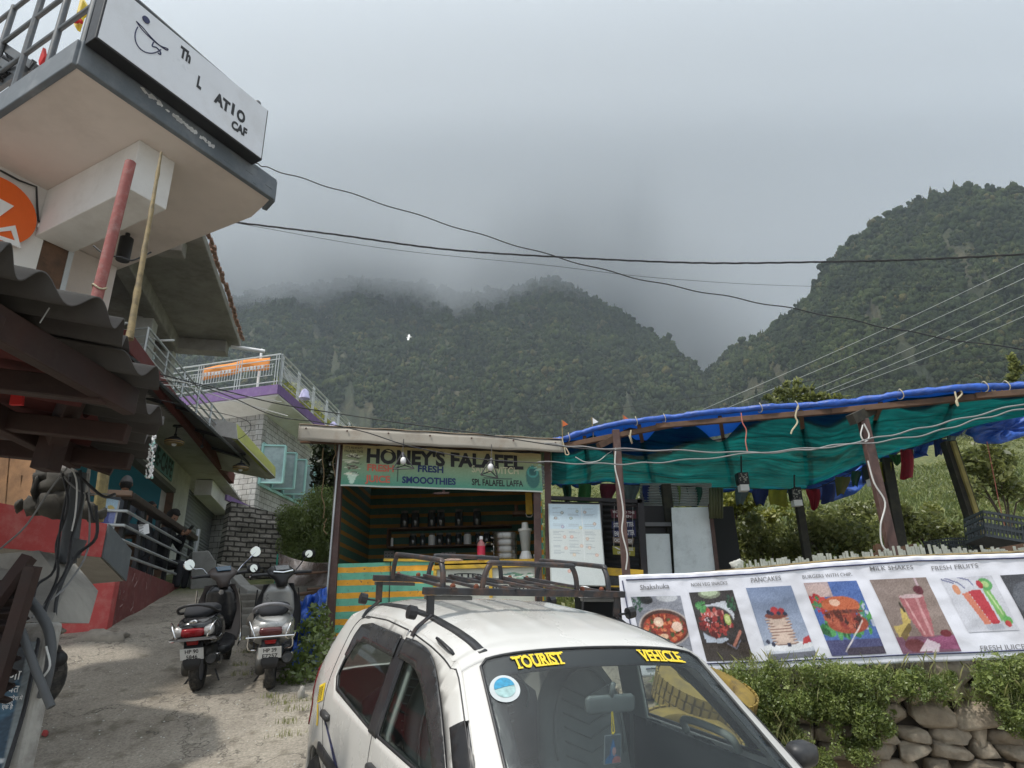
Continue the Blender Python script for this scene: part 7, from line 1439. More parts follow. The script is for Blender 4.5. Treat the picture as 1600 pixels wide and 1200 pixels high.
serif_text('Shakshuka', 1002, 923, 1048, 920, 8, M_greyink); serif_text('NON VEG SNACKS', 1083, 917, 1140, 914, 5.5, M_greyink); serif_text('PANCAKES', 1178, 911, 1226, 907, 7.5, M_greyink); serif_text('BURGERS WITH CHIP.', 1260, 905, 1340, 900, 5.5, M_greyink); serif_text('MILK SHAKES', 1370, 892, 1438, 890, 7, M_greyink); serif_text('FRESH FRUITS', 1468, 892, 1543, 887, 7, M_greyink); serif_text('FRESH JUICES', 1511, 1018, 1588, 1015, 8, M_greyink); 
# crates and boards on the terrace
def crate(name, label, c, sz, R_, m=M_crate):
    t = thing(name, label, 'crate', c); g = MB(); w_, d_, h_ = sz; c = np.array(c)
    def bx(p, q): g.box(c+R_@np.array(p), q, R_)
    for z in (.06, .4, .75, .97):
        for sx_ in (-1, 1): bx((0, sx_*d_/2, h_*z), (w_, .012, h_*.10)); bx((sx_*w_/2, 0, h_*z), (.012, d_, h_*.10))
    n_ = 15
    for k in range(n_+1):
        x = -w_/2+w_*k/n_
        for sx_ in (-1, 1): bx((x, sx_*d_/2, h_/2), (.010, .010, h_))
    for k in range(9):
        y = -d_/2+d_*k/8
        for sx_ in (-1, 1): bx((sx_*w_/2, y, h_/2), (.010, .010, h_))
    bx((0, 0, .01), (w_, d_, .012)); g.build('basket', m, t); return t
def rot3(z, y=0, x=0): return np.array(Matrix.Rotation(z, 3, 'Z') @ Matrix.Rotation(y, 3, 'Y') @ Matrix.Rotation(x, 3, 'X'))
q = P(1568, 852, 7.2); crate('plastic_crate', 'black slatted plastic crate tilted up at the right edge above the banner', q, (.55, .38, .28), rot3(-.1, .22, -.1))
q = P(1492, 862, 7.6); crate('plastic_crate', 'low dark plastic crate lying left of the tilted one', q, (.44, .34, .13), rot3(.2, 0, 0))
g = MB(); g.beam(P(1362, 868, 7.9), P(1432, 852, 7.9), .03, .05); g.beam(P(1365, 856, 7.95), P(1432, 860, 7.95), .03, .06); g.beam(P(1372, 870, 7.9), P(1372, 850, 7.9), .04, .04, (0, 1, 0)); top(g, 'wooden_trestle', 'reddish wooden trestle behind the stick fence', 'trestle', M_brownwood)
g = MB(); g.beam(P(1552, 862, 6.9), P(1610, 852, 6.9), .3, .06); top(g, 'brown_board', 'reddish brown board under the tilted crate', 'board', M_brownwood)
g = MB(); g.tube(curve_px([P(u, v, 6.2) for u, v in ((1452, 872), (1500, 866), (1560, 868), (1610, 862))], 4), .012, 6); top(g, 'fence_rope', 'slack pale rope lying along the fence top', 'rope', M_rope)
rk = MB(); rock(rk, P(1152, 882, 6.3), .06, 31); top(rk, 'pale_stone', 'small pale stone on the wall top left of the pickets', 'stone', M_concpale, smooth=2)
# ================================================================ rubble retaining wall
rwl = thing('rubble_wall', 'rough brown rubble stone retaining wall under the food banner', 'wall', wl(1.5, .3, 0))
M_rub = [mat('rubble_stone_%s' % nm, c_, .92, var=.35, sc=7, bump=1., bsc=18, dirt=(d_, .5, 9), bdist=.012) for nm, c_, d_ in (('grey', (.30, .25, .19), (.48, .43, .34)), ('brown', (.29, .185, .11), (.36, .27, .17)), ('dark', (.20, .165, .125), (.30, .27, .20)), ('tan', (.36, .30, .23), (.12, .10, .08)))]
r_ = random.Random(44); wtop = lambda s: np.interp(s, [-1, 0, 1, 2, 3, 5], [1.10, 1.12, 1.16, 1.24, 1.34, 1.4])
sgs = []; z = -.1; row = 0
while z < 1.30:
    s = -.9+r_.uniform(-.1, 0); h_ = r_.uniform(.10, .21)
    while s < 4.6:
        w_ = r_.uniform(.16, .42)*(.7 if h_ < .13 else 1)
        if z+h_*.7 < wtop(s): sgs.append((s+w_/2, z+h_/2, w_, h_))
        s += w_+.006
    z += h_*.93
MB().prism([wl(-1, -.2, -.13), wl(4.7, -.2, -.13), wl(4.7, 1.36, -.13), wl(3, 1.30, -.13), wl(1, 1.12, -.13), wl(-1, 1.05, -.13)], A3(*(-WN_), 0)*.3).build('core', mat('mortar_earth', (.05, .04, .03), .95, bump=1, bsc=20), rwl)
for k, (s, z, w_, h_) in enumerate(sgs):
    g = MB(); c = wl(s, z+r_.uniform(-.01, .01), -.09+r_.uniform(-.02, .02)); N_, M_ = (18, 14) if z > .35 else (12, 9); off = r_.uniform(0, 99); cuts = [(unit([r_.gauss(0, 1), r_.gauss(0, .6)+.5, r_.gauss(0, 1)]), r_.uniform(.72, .98)) for _ in range(9)]; g.sphere(c, 1, N_, M_); tlt = r_.uniform(-.14, .14)
    dx_ = A3(WD[0], WD[1], 0); dy_ = A3(WN_[0], WN_[1], 0)
    for i in range(len(g.v)):
        d = np.array(g.v[i])-c; nn = mnoise.fractal(Vector(d)*1.3+Vector((off, off, off)), 1, 2, 4); e = .42; d = np.sign(d)*np.abs(d)**e; d = d/max(1, np.abs(d).max())*(1+.14*nn)
        for cn_, cd_ in cuts: d = d-cn_*max(0, d@cn_-cd_)
        x = d[0]*w_*.54; zz = d[2]*h_*.56*(1+.15*d[0]*math.sin(off)); g.v[i] = tuple(c+dx_*(x*math.cos(tlt)-zz*math.sin(tlt))+dy_*(d[1]*.12+.02*nn)+A3(0, 0, zz*math.cos(tlt)+x*math.sin(tlt)))
    if k < 100: g.build('stone', M_rub[r_.choice((0, 0, 1, 2, 3, 1))], rwl, smooth=2)
    else:
        if k == 100: gs = MB()
        gs.add(g.v, g.f)
if len(sgs) > 100: tag(gs.build('small_stones', M_rub[0], rwl, smooth=2), kind='stuff')
# greenery on and around the wall
def wpx(u, v, o=.06): return PP(u, v, WQ+WN_*o, WD)
cs = []; rs = []; r_ = random.Random(5)
def clump(u0, u1, v0, v1, n_, rr, o=.08):
    for _ in range(n_): u = r_.uniform(u0, u1); v = r_.uniform(v0, v1); q = wpx(u, v, r_.uniform(0, .2)+o-.05); cs.append(q); rs.append(rr*r_.uniform(.6, 1.3))
clump(1150, 1300, 1040, 1110, 62, .085); clump(1170, 1310, 1090, 1125, 30, .07); clump(1290, 1390, 1045, 1110, 46, .08); clump(1340, 1395, 1090, 1165, 24, .055); clump(1300, 1360, 1120, 1190, 18, .06); clump(1400, 1490, 1050, 1090, 22, .06); clump(1530, 1610, 1035, 1100, 34, .07); clump(1560, 1610, 1100, 1150, 12, .06); clump(1130, 1200, 1060, 1200, 46, .10, .12); clump(1180, 1260, 1140, 1200, 20, .07); clump(1240, 1300, 1170, 1200, 10, .06); clump(1030, 1140, 1060, 1200, 30, .10)
vv, ff, tt = leaves(cs, [x*1.12 for x in rs], 190, .0095, up=.6, asp=.5)
cs2 = [c + A3(0, 0, 0) for c in cs[::2]]; a2 = leaves(cs2, [x*1.1 for x in rs[::2]], 14, .024, up=.9, asp=.6)
vv, ff, tt = joinv((vv, ff, tt), a2)
tag(np_mesh('wall_creepers', vv, ff, L_wall, tt, org=wl(1.5, 1, .05)), 'leafy green creepers and weeds spilling over the rubble wall', 'creeper', kind='stuff')
bl_ = [wpx(r_.uniform(1130, 1610), r_.uniform(1035, 1110), .12) for _ in range(260)]+[wpx(r_.uniform(1130, 1260), r_.uniform(1090, 1200), .16) for _ in range(110)]
vv, ff, tt = blades(bl_[::2], .10, .0012, 7, spread=.05, lean=.9); tag(np_mesh('wall_grass', vv, ff, L_grass, tt, org=wl(1.5, 1, .1)), 'thin grass stalks seeding in front of the banner', 'grass', kind='stuff')
# painted tyres against the wall
def tyre(name, label, c, ax_, R0, w_, m):
    t = thing(name, label, 'tyre', c); prof = [(R0*.58, -w_*.42), (R0*.62, -w_*.5), (R0*.85, -w_*.5), (R0*.97, -w_*.38), (R0, -w_*.15), (R0, w_*.15), (R0*.97, w_*.38), (R0*.85, w_*.5), (R0*.62, w_*.5), (R0*.58, w_*.42), (R0*.56, 0)]
    g = MB(); g.lathe(prof+[prof[0]], c, 48, ax_, close=False); g.build('carcass', m, t, smooth=True); a = unit(ax_); b = unit(np.cross(a, (0.1, 0.2, 1))); d_ = np.cross(a, b); g = MB()
    for k in range(40):
        th = 2*pi*k/40; rd = b*math.cos(th)+d_*math.sin(th); tg = np.cross(a, rd)
        for s_ in (-.3, 0, .3): g.box(np.array(c)+rd*(R0+.004)+a*w_*s_+tg*.02*abs(s_), (w_*.24, R0*.12, .014), np.stack([a, tg, rd], 1))
    g.build('tread', m, t)
tyre('painted_tyre', 'yellow painted old tyre seen behind the car windscreen top', P(1100, 1085, 5.35), (.25, -.35, 1.), .36, .22, M_tyreyel)
tyre('painted_tyre', 'yellow painted old tyre lower down behind the car pillar', P(1075, 1170, 4.9), (.1, -.5, 1.), .34, .22, M_tyreyel)
# ================================================================ hillside scrub, single bushes, wires, bird
r_ = random.Random(77); cs = []; rs = []
def gz(x, y): return float(ground_z(x, y))
for k in range(3200):
    y = 12.6+30*r_.random()**1.5; x = r_.uniform(-.02, .86)*y*1.02+r_.uniform(-1, 1); q = A3(x, y, gz(x, y)); 
    if fbm(np.array([x*.35]), np.array([y*.35]), 3, 4)[0] < -.12 and y > 15: continue
    r = r_.uniform(.10, .36)*(1+.015*y); cs.append(q+A3(0, 0, r*.35)); rs.append(r)
V1 = leaves(cs, rs, 60, .055, flat=.7, up=.5)
nr = [i for i, c in enumerate(cs) if c[1] < 18]; V2 = leaves([cs[i] for i in nr], [rs[i]*1.05 for i in nr], 150, .034, flat=.75, up=.5)
v_, f_, t_ = joinv(V1, V2); tag(np_mesh('hillside_scrub', v_, f_, L_hill, t_, org=cs[0]), 'mixed green scrub covering the slope behind the canopy', 'scrub', kind='stuff')
gp = [];
for k in range(8200): y = 12.3+22*r_.random()**1.4; x = r_.uniform(.02, .9)*y; gp.append(A3(x, y, gz(x, y)))
v_, f_, t_ = blades(gp, .32, .012, 9, spread=.2, lean=.8); tag(np_mesh('hillside_grass', v_, f_, L_scrub, t_, org=gp[0]), 'long dry green grass on the slope behind the canopy', 'grass', kind='stuff')
def bush(label, u, v, Y0, w_, h_, L_, ls, nb=26, per=160, name='bush', stems=True):
    b = P(u, v, Y0); t = thing(name, label, 'bush', b); r = random.Random(int(u)); C_ = [b+A3(r.gauss(0, w_*.33), r.gauss(0, w_*.25), h_*(.25+.75*r.random())) for _ in range(nb)]
    vv, ff, tt = leaves(C_, [w_*.2*r.uniform(.6, 1.3) for _ in C_], per, ls, up=.4); np_mesh('foliage', vv, ff, L_, tt, t, ORG[t.name])
    if stems:
        g = MB()
        for k in range(6): g.tube([b-A3(0, 0, .3), (b+C_[k])/2+A3(r.uniform(-.05, .05), 0, 0), C_[k]], [.018, .012, .005], 5)
        g.build('stem', M_bark, t)
bush('yellowish green bush just right of the white sheet door', 1155, 850, 12.6, 1.1, 1.0, L_yel, .05)
bush('broad dark green bush below the middle lantern', 1200, 880, 12.2, 1.1, .7, L_hill, .045, 30)
bush('low green bush behind the stick fence at the middle', 1300, 880, 11.5, 1.2, .7, L_hill, .045, 34)
bush('leafy bush behind the right brown post', 1350, 860, 13, 1.4, .8, L_hill, .05, 22)
bush('tall thin leaved bush at the right edge above the crates', 1570, 800, 10.5, .9, 1.1, L_hill, .05, 14)
bush('light green bush between the two dark posts at the right', 1450, 850, 11.5, 1.0, .6, L_hill, .045, 18)
# seedlings showing above the blue roll
def sprig(label, u, v, Y0, tips, ls=.05):
    b = P(u, v, Y0); t = thing('sapling', label, 'plant', b); g = MB(); cs = []
    for (a, c) in tips:
        e = P(a, c, Y0); m_ = (b+e)/2+A3(0, 0, .06); pts = curve_px([b-A3(0, 0, .3), b, m_, e], 5); g.tube(pts, [.010]*3+[.006]*(len(pts)-3), 5)
        cs += pts[8:]
    g.build('stem', mat('green_stem', (.10, .13, .04), .7), t); vv, ff, tt = leaves(cs, [.045]*len(cs), 7, ls, up=.8, asp=.4); np_mesh('leaf', vv, ff, L_hill, tt, t, ORG[t.name])
sprig('spindly leafy sapling sticking up above the middle of the blue roll', 1235, 632, 9.0, [(1195, 622), (1212, 608), (1228, 598), (1248, 594), (1268, 606), (1285, 618), (1320, 620), (1300, 626), (1255, 608), (1205, 628), (1340, 628)])
sprig('upright green sapling top above the right end of the blue roll', 1590, 600, 7.6, [(1580, 556), (1586, 570), (1577, 590), (1596, 575), (1584, 562)], .045)
# cables and wires
def wire(name, label, pts, r, m, cat='wire', grp=None, wob=0, twist=0):
    q = curve_px([P(u, v, Y) for u, v, Y in pts], 14); g = MB()
    if twist:
        for s_ in range(3): g.tube([p+A3(math.sin(i*.9+s_*2.1)*r*1.0, 0, math.cos(i*.9+s_*2.1)*r*1.0) for i, p in enumerate(q)], r*.62, 5)
    else: g.tube([p+A3(0, 0, wob*math.sin(i*.7)) for i, p in enumerate(q)], r, 5)
    tag(g.build(name, m), label, cat, grp)
wire('power_cable', 'thick twisted black cable sagging across the whole sky', [(340, 344, 9.0), (520, 366, 9.2), (700, 390, 9.4), (900, 403, 9.5), (1100, 411, 9.3), (1300, 409, 9.), (1450, 405, 8.6), (1700, 392, 8)], .012, M_cable, 'cable', twist=1)
wire('telephone_wire', 'thin wire running just below the thick twisted cable', [(355, 346, 9.5), (600, 388, 9.7), (850, 414, 10), (1050, 436, 11), (1300, 448, 13), (1700, 450, 16)], .004, M_cable)
wire('drop_cable', 'black cable dropping from the sign slab across to the right edge', [(398, 255, 7.3), (430, 266, 7.3), (540, 300, 7.5), (700, 351, 7.7), (850, 396, 7.8), (1000, 436, 7.8), (1150, 466, 7.7), (1300, 494, 7.5), (1450, 524, 7.2), (1700, 562, 6.8)], .008, M_cable, 'cable', wob=.012)
for k, (u0, v0, u1, v1) in enumerate(((1098, 640, 1620, 402), (1130, 640, 1620, 426), (1225, 628, 1620, 452), (1250, 628, 1620, 468), (1268, 626, 1620, 486))): wire('overhead_wire', 'one of five straight parallel wires before the right mountain', [(u0, v0, 60), ((u0+u1)/2, (v0+v1)/2+4, 50), (u1, v1, 40)], .021, M_steelpale, 'wire', 'five overhead wires')
wire('far_wire', 'faint wire low across the central mountain', [(620, 662, 80), (900, 645, 75), (1150, 612, 70), (1400, 575, 60), (1700, 540, 50)], .028, M_cable)
wire('roof_cable', 'black cable crossing from the balcony house over the stall roof', [(250, 585, 8.2), (330, 605, 8.3), (430, 630, 8.4), (520, 645, 8.4), (620, 660, 8.4), (740, 676, 8.4), (900, 700, 8.0), (1050, 706, 7.6)], .008, M_cable, 'cable')
wire('roof_cable', 'lower black cable looping before the purple balcony and the stall banner', [(250, 596, 8.0), (300, 600, 8.1), (360, 620, 8.2), (430, 650, 8.3), (500, 660, 8.3), (570, 675, 8.2), (640, 697, 8.2), (740, 716, 8.1), (850, 724, 8)], .007, M_cable, 'cable')
wire('grey_cable', 'upper grey cable running under the canopy from left to right', [(850, 693, 7.9), (930, 700, 7.8), (1050, 704, 7.6), (1200, 707, 7.4), (1300, 697, 7.1), (1400, 678, 6.9), (1500, 655, 6.7), (1620, 626, 6.4)], .009, M_cablegrey, 'cable', wob=.01)
wire('grey_cable', 'lower grey cable running under the canopy from left to right', [(840, 722, 7.8), (960, 725, 7.7), (1060, 720, 7.5), (1200, 706, 7.3), (1330, 695, 7.0), (1440, 680, 6.8), (1530, 655, 6.6), (1620, 634, 6.3)], .008, M_cablegrey, 'cable', wob=.01)
wire('eave_wire', 'pale thin wire end jutting from the eave toward the balcony', [(251, 590, 7.9), (300, 600, 8.1), (345, 612, 8.3), (440, 628, 8.6)], .006, M_wirewhite)
wire('eave_wire', 'pale second wire end below the first at the eave', [(256, 601, 7.9), (300, 606, 8.2), (360, 625, 8.6), (450, 650, 9)], .006, M_wirewhite)
wire('house_wire', 'thin wire loop in front of the grey block wall', [(250, 625, 8.4), (320, 640, 9), (380, 655, 9.5), (392, 668, 9.6), (380, 682, 9.5), (362, 690, 9.4)], .005, M_cable)
wire('slab_wire', 'thin white cable curling under the white slab corner', [(262, 280, 6.7), (300, 287, 6.8), (340, 287, 6.9), (370, 280, 6.9), (398, 254, 6.9)], .006, M_wirewhite)
wire('jamb_wire', 'black flex looping from the door jamb behind the pipes', [(146, 384, 5.6), (165, 398, 5.6), (190, 402, 5.7), (205, 407, 5.7), (220, 402, 5.8), (236, 394, 5.9)], .009, M_cable)
bd_ = thing('bird', 'small white bird gliding before the central mountain', 'bird', P(639, 527, 60)); c = ORG[bd_.name]
g = MB(); g.loft([(c+A3(-.28, 0, -.02), A3(0, .01, 0), A3(0, 0, .01), 2), (c+A3(-.1, 0, 0), A3(0, .07, 0), A3(0, 0, .06), 2), (c+A3(.1, 0, .01), A3(0, .07, 0), A3(0, 0, .07), 2), (c+A3(.24, 0, .03), A3(0, .04, 0), A3(0, 0, .04), 2), (c+A3(.3, 0, .03), A3(0, .01, 0), A3(0, 0, .01), 2)], 10); g.build('body', M_white2, bd_, smooth=True)
for s_ in (-1, 1): MB().prism([c+A3(.08, 0, .02), c+A3(-.10, 0, .02), c+A3(-.16, s_*.2, s_*.30), c+A3(-.03, s_*.34, s_*.52), c+A3(.08, s_*.2, s_*.28)], (0, .02, .01)).build('wing', M_white2, bd_)
# ================================================================ white hatchback with roof rack
ya, pa_, ra_ = math.radians(-61.6), math.radians(8.27), math.radians(-.86)
MC = Matrix.Translation((.03, 3.39, .25)) @ Matrix.Rotation(ya, 4, 'Z') @ Matrix.Rotation(pa_, 4, 'Y') @ Matrix.Rotation(ra_, 4, 'X')
MCn = np.array(MC)
car = thing('parked_car', 'white hatchback with a black roof rack and TOURIST VEHICLE lettering on its windscreen', 'car', (.03, 3.39, .25))
PX = [1.70, 1.66, 1.5, 1.2, .90, .36, .22, .05, -.25, -.6, -.95, -1.15, -1.26, -1.38, -1.55, -1.64, -1.69]; PZ_ = [.42, .62, .76, .87, .935, 1.345, 1.380, 1.402, 1.425, 1.428, 1.405, 1.375, 1.335, 1.22, .98, .85, .5]
_xs = np.linspace(-1.8, 1.8, 721); _pz = np.interp(-_xs, [-p for p in PX], PZ_); _k = np.exp(-(np.arange(-14, 15)*.005/.028)**2/2); _pz = np.convolve(np.pad(_pz, 14, mode='edge'), _k/_k.sum(), 'valid')
def prof(x):
    return float(np.interp(x, _xs, _pz))
def Wz(z, x=0):
    w_ = .725-.29*(.03*math.log(1+math.exp(min(30, (z-.9)/.03))))-.03*max(0, .55-z); t = max(0, (x-1.15)/.6); w_ -= .13*t*t; t = max(0, (-1.2-x)/.5); w_ -= .07*t*t; return w_
def zedge(x): return prof(x)-(.088 if -1.22 < x < .3 else .07)
def side(x, z, sg=-1, out=0):
    ze = zedge(x); y = Wz(z, x)-.022*max(0, (z-(ze-.10))/.10)**2+.012*math.exp(-((z-.80)/.035)**2)*(.3)+.010*math.exp(-((z-.62-.03*x)/.10)**2)
    return A3(x, sg*(y+out), z)
def T(x, y, out=0):
    hw = Wz(zedge(x), x)-.022; c = prof(x)-zedge(x); r = abs(y)/hw
    z = prof(x)-c*(.42*r**2+.58*r**7)
    if -1.2 < x < .25: z += .0035*(math.exp(-(((abs(y)-.13)/.022)**2))+math.exp(-(((abs(y)-.33)/.022)**2)))*min(1, (.25-x)/.15)*min(1, (x+1.2)/.1)
    return A3(x, y, z+out)
def resample(poly, step):
    o = []
    for i in range(len(poly)):
        a = np.array(poly[i], float); b = np.array(poly[(i+1) % len(poly)], float); n_ = max(1, int(np.linalg.norm(b-a)/step))
        for k in range(n_): o.append(a+(b-a)*k/n_)
    return o
def inpoly(p, poly):
    c = False; n_ = len(poly); x, y = p
    for i in range(n_):
        x0, y0 = poly[i]; x1, y1 = poly[(i+1) % n_]
        if (y0 <= y) != (y1 <= y) and x < (x1-x0)*(y-y0)/(y1-y0)+x0: c = not c
    return c
def patch(poly, holes, fn, step=.04, bs=.02):
    V = []; E_ = []
    for pl in [poly]+holes:
        r = resample(pl, bs); b = len(V); V += r; E_ += [(b+i, b+(i+1) % len(r)) for i in range(len(r))]
    x0 = min(p[0] for p in poly); x1 = max(p[0] for p in poly); y0 = min(p[1] for p in poly); y1 = max(p[1] for p in poly)
    bd = np.array(V)
    for i in range(int((x1-x0)/step)+1):
        for j in range(int((y1-y0)/step)+1):
            p = (x0+(i+.5)*step, y0+(j+.5)*step)
            if inpoly(p, poly) and not any(inpoly(p, h) for h in holes) and np.min(np.hypot(bd[:, 0]-p[0], bd[:, 1]-p[1])) > step*.35: V.append(np.array(p))
    r = mgeo.delaunay_2d_cdt([Vector((float(p[0]), float(p[1]))) for p in V], E_, [], 0, 1e-6); vs = r[0]; fs = []
    for f in r[2]:
        c = [sum(vs[i][k] for i in f)/len(f) for k in (0, 1)]
        if inpoly(c, poly) and not any(inpoly(c, h) for h in holes): fs.append(tuple(f))
    g = MB(); g.add([fn(v[0], v[1]) for v in vs], fs); return g
def cpart(g, name, m, thick=0, parent=None, smooth=2, **k):
    o = g.build(name, m, parent or car, smooth=smooth, M=MCn, **k)
    if parent is not None and parent is not car: pass
    if thick: s_ = o.modifiers.new('thick', 'SOLIDIFY'); s_.thickness = abs(thick); s_.offset = -1 if thick > 0 else 1
    return o
def bez(pts, n_=8): return [tuple(q[:2]) for q in curve_px([A3(p[0], p[1], 0) for p in pts], n_)]
# --- side panels with window openings (x, z)
FW_ = [(.63, .925)]+[(-.19, .905), (-.19, 1.275)]+bez([(-.10, 1.287), (.05, 1.275), (.17, 1.24), (.30, 1.17), (.45, 1.065), (.58, .965)], 4)
RW_ = [(-.29, .905), (-.96, .93), (-1.03, .985)]+bez([(-1.0, 1.10), (-.95, 1.20), (-.90, 1.25)], 3)+[(-.75, 1.272), (-.29, 1.278)]
edge_top = [(x, zedge(x)) for x in np.linspace(.88, -1.24, 60)]
for sg in (-1, 1):
    outer = edge_top+[(x, zedge(x)) for x in (-1.34, -1.45, -1.55, -1.63, -1.67)]+[(-1.67, .25), (-1.5, .22)]+[(-1.18+.32*math.cos(a), .28+.32*math.sin(a)) for a in np.linspace(pi, 0, 14)]+[(-.85, .18), (.85, .18)]+[(1.18+.32*math.cos(a), .28+.32*math.sin(a)) for a in np.linspace(pi, 0, 14)]+[(1.5, .22), (1.68, .3), (1.69, .40), (1.65, .56), (1.5, .69), (1.2, .80)]
    g = patch(outer, [FW_, RW_], lambda x, z: side(x, z, sg), .045)
    if sg > 0: g.f = [f[::-1] for f in g.f]
    o = cpart(g, 'body_side', M_carwhite, .018)
    # black B pillar, window surrounds, glass, visors
    fnb = lambda x, z: side(x, z, sg, .003)
    B_ = [(-.305, .90), (-.185, .90), (-.185, 1.285), (-.305, 1.285)]
    g = patch(B_, [], fnb); cpart(g, 'pillar_cover', M_carblack, .012)
    def inset(pl, d): c = np.mean(pl, axis=0); return [tuple(c+(np.array(p)-c)*(1-d/np.linalg.norm(np.array(p)-c)*1.0)) for p in pl]
    for nm, pl in (('front', FW_), ('rear', RW_)):
        g = patch([tuple(np.array(p)) for p in pl], [inset(pl, .022)], lambda x, z: side(x, z, sg, .0015), .03, .02); cpart(g, 'window_seal', M_carblack, .01)
        g = patch(pl, [], lambda x, z: side(x, z, sg, -.006)); wg = cpart(g, 'side_window', mat_glass('side_glass', (.80, .85, .83), .03) if 'side_glass' not in MATS else MATS['side_glass'])
    visF = [(-.22, 1.298), (-.22, 1.215)]+bez([(-.05, 1.215), (.06, 1.195), (.20, 1.13), (.36, 1.03), (.50, .93)], 4)+bez([(.60, .955), (.45, 1.075), (.30, 1.185), (.17, 1.255), (.05, 1.29), (-.10, 1.302)], 4)
    visR = [(-.28, 1.298), (-.28, 1.205), (-.75, 1.20), (-.86, 1.175), (-.925, 1.09), (-.99, 1.10), (-.955, 1.20), (-.90, 1.265), (-.75, 1.292)]
    for pl in (visF, visR): cpart(patch(pl, [], lambda x, z: side(x, z, sg, .012), .03), 'window_visor', mat('smoke_plastic', (.030, .031, .033), .22, var=.15, bump=.03, dirt=((.09, .085, .08), .5, 9)), .004)
    # shut lines, handle, rub strip
    for ln in ([(-.245, z) for z in np.linspace(.905, .2, 12)], [(x, z) for x, z in bez([(-.86, 1.302), (-1.02, 1.27), (-1.10, 1.12), (-1.13, .95), (-1.12, .75), (-.98, .6), (-.9, .4), (-.88, .2)], 6)], [(x, zedge(x)+.002-.018) for x in np.linspace(.78, -.95, 40)], bez([(.80, .93), (.86, .8), (.84, .5), (.84, .2)], 5)): g = MB(); g.tube([side(x, z, sg, -.001) for x, z in ln], .0035, 5); cpart(g, 'panel_gap', M_carblack)
    g = MB(); g.tube([side(-.245, z, sg, .004) for z in np.linspace(1.30, zedge(-.25)-.01, 5)], .003, 5); cpart(g, 'chrome_strip', M_chrome)
    for hx in (-1.02, -.13):
        g = MB(); c = side(hx, .795, sg, .012); g.loft([(c+A3(-.07, 0, 0), A3(0, .004, 0), A3(0, 0, .008), 2), (c+A3(-.055, 0, 0), A3(0, .017, 0), A3(0, 0, .018), 3), (c+A3(.055, 0, 0), A3(0, .017, 0), A3(0, 0, .018), 3), (c+A3(.07, 0, 0), A3(0, .004, 0), A3(0, 0, .008), 2)], 12); cpart(g, 'door_handle', M_carblack, bevel=0)
    g = patch([(-1.10, .60), (-.26, .585), (-.26, .635), (-1.10, .65)], [], lambda x, z: side(x, z, sg, .012)); cpart(g, 'rub_strip', M_carblack, .012); g = patch([(-.235, .585), (.80, .57), (.80, .62), (-.235, .635)], [], lambda x, z: side(x, z, sg, .012)); cpart(g, 'rub_strip', M_carblack, .012)
    # sloping dark tape strip on the rear door
    g = patch([(-1.20, .80), (-1.13, .79), (-.60, .62), (-.64, .60)], [], lambda x, z: side(x, z, sg, .002)); cpart(g, 'tape_strip', M_navy)
    # dark filler at the foot of the A pillar
    g = patch([(.66, .935), (.84, .935), (.58, 1.145), (.52, 1.135), (.46, 1.10)], [], lambda x, z: side(x, z, sg, .002) if z < zedge(x) else side(x, zedge(x), sg, .002)); cpart(g, 'pillar_base', M_carblack, .004)
# --- top panels (x, y)
def hwt(x): return Wz(zedge(x), x)-.022
def toppoly(xs_): return [(x, hwt(x)) for x in xs_]+[(x, -hwt(x)) for x in xs_[::-1]]
def sgrid(x0, x1, yf0, yf1, nx, ny, out=0):
    g = MB(); g.grid(lambda u, v: (lambda x: T(x, yf0(x)+(yf1(x)-yf0(x))*v, out))(x0+(x1-x0)*u), nx, ny); return g
def ease(f):
    return f
g = MB(); g.grid(lambda u, v: (lambda x: T(x, hwt(x)*math.copysign(1-(1-abs(2*v-1))**1.7, 2*v-1)))(.376-1.646*u), 70, 60); g.f = [f[::-1] for f in g.f]; roof_ = cpart(g, 'roof', M_carwhite, .012)
WSo = [(.375, y) for y in np.linspace(-.515, .515, 20)]; 
def wsy(x): return .532+(.375-x)*-.16
gl_top = .375; gl_bot = .885
WS = [(gl_top, -.50), (gl_top, .50), (gl_top+.02, .53), (gl_bot-.03, .60), (gl_bot, .585), (gl_bot, -.585), (gl_bot-.03, -.60), (gl_top+.02, -.53)]
def wsw(x): return .505+(x-.375)*.155
for sg in (-1, 1): g = sgrid(.376, .92, lambda x: sg*(wsw(x)-.004), lambda x: sg*hwt(x), 50, 12); cpart(g, 'pillar', M_carwhite, .012, fixn=True)
g = sgrid(.88, .93, lambda x: -hwt(x), lambda x: hwt(x), 4, 30); cpart(g, 'cowl', M_carblack, .01)
WSi = [(gl_top+.075, -.455), (gl_top+.075, .455), (gl_top+.09, .475), (gl_bot-.05, .545), (gl_bot-.03, .53), (gl_bot-.03, -.53), (gl_bot-.05, -.545), (gl_top+.09, -.475)]
g = patch(WS, [WSi], lambda x, y: T(x, y, .001), .03); cpart(g, 'frit_band', mat('frit_black', (.012, .013, .015), .12, var=.1, bump=0), .004)
g = patch(WS, [], lambda x, y: T(x, y, .0035), .04); cpart(g, 'windscreen', mat_glass('windscreen_glass', (.82, .88, .86), .055, .03, .02, (.42, .48, .48)))
g = MB(); g.tube([T(x, y, .004) for x, y in resample(WS, .03)], .006, 6, closed=True); cpart(g, 'windscreen_seal', M_carblack)
g = patch(toppoly(list(np.linspace(-1.27, -1.69, 20))), [[(-1.285, -.50), (-1.285, .50), (-1.575, .57), (-1.575, -.57)]], lambda x, y: T(x, y), .04); cpart(g, 'tailgate', M_carwhite, .012)
g = patch([(-1.285, -.50), (-1.285, .50), (-1.575, .57), (-1.575, -.57)], [], lambda x, y: T(x, y, -.003), .04); cpart(g, 'rear_window', MATS['side_glass'])
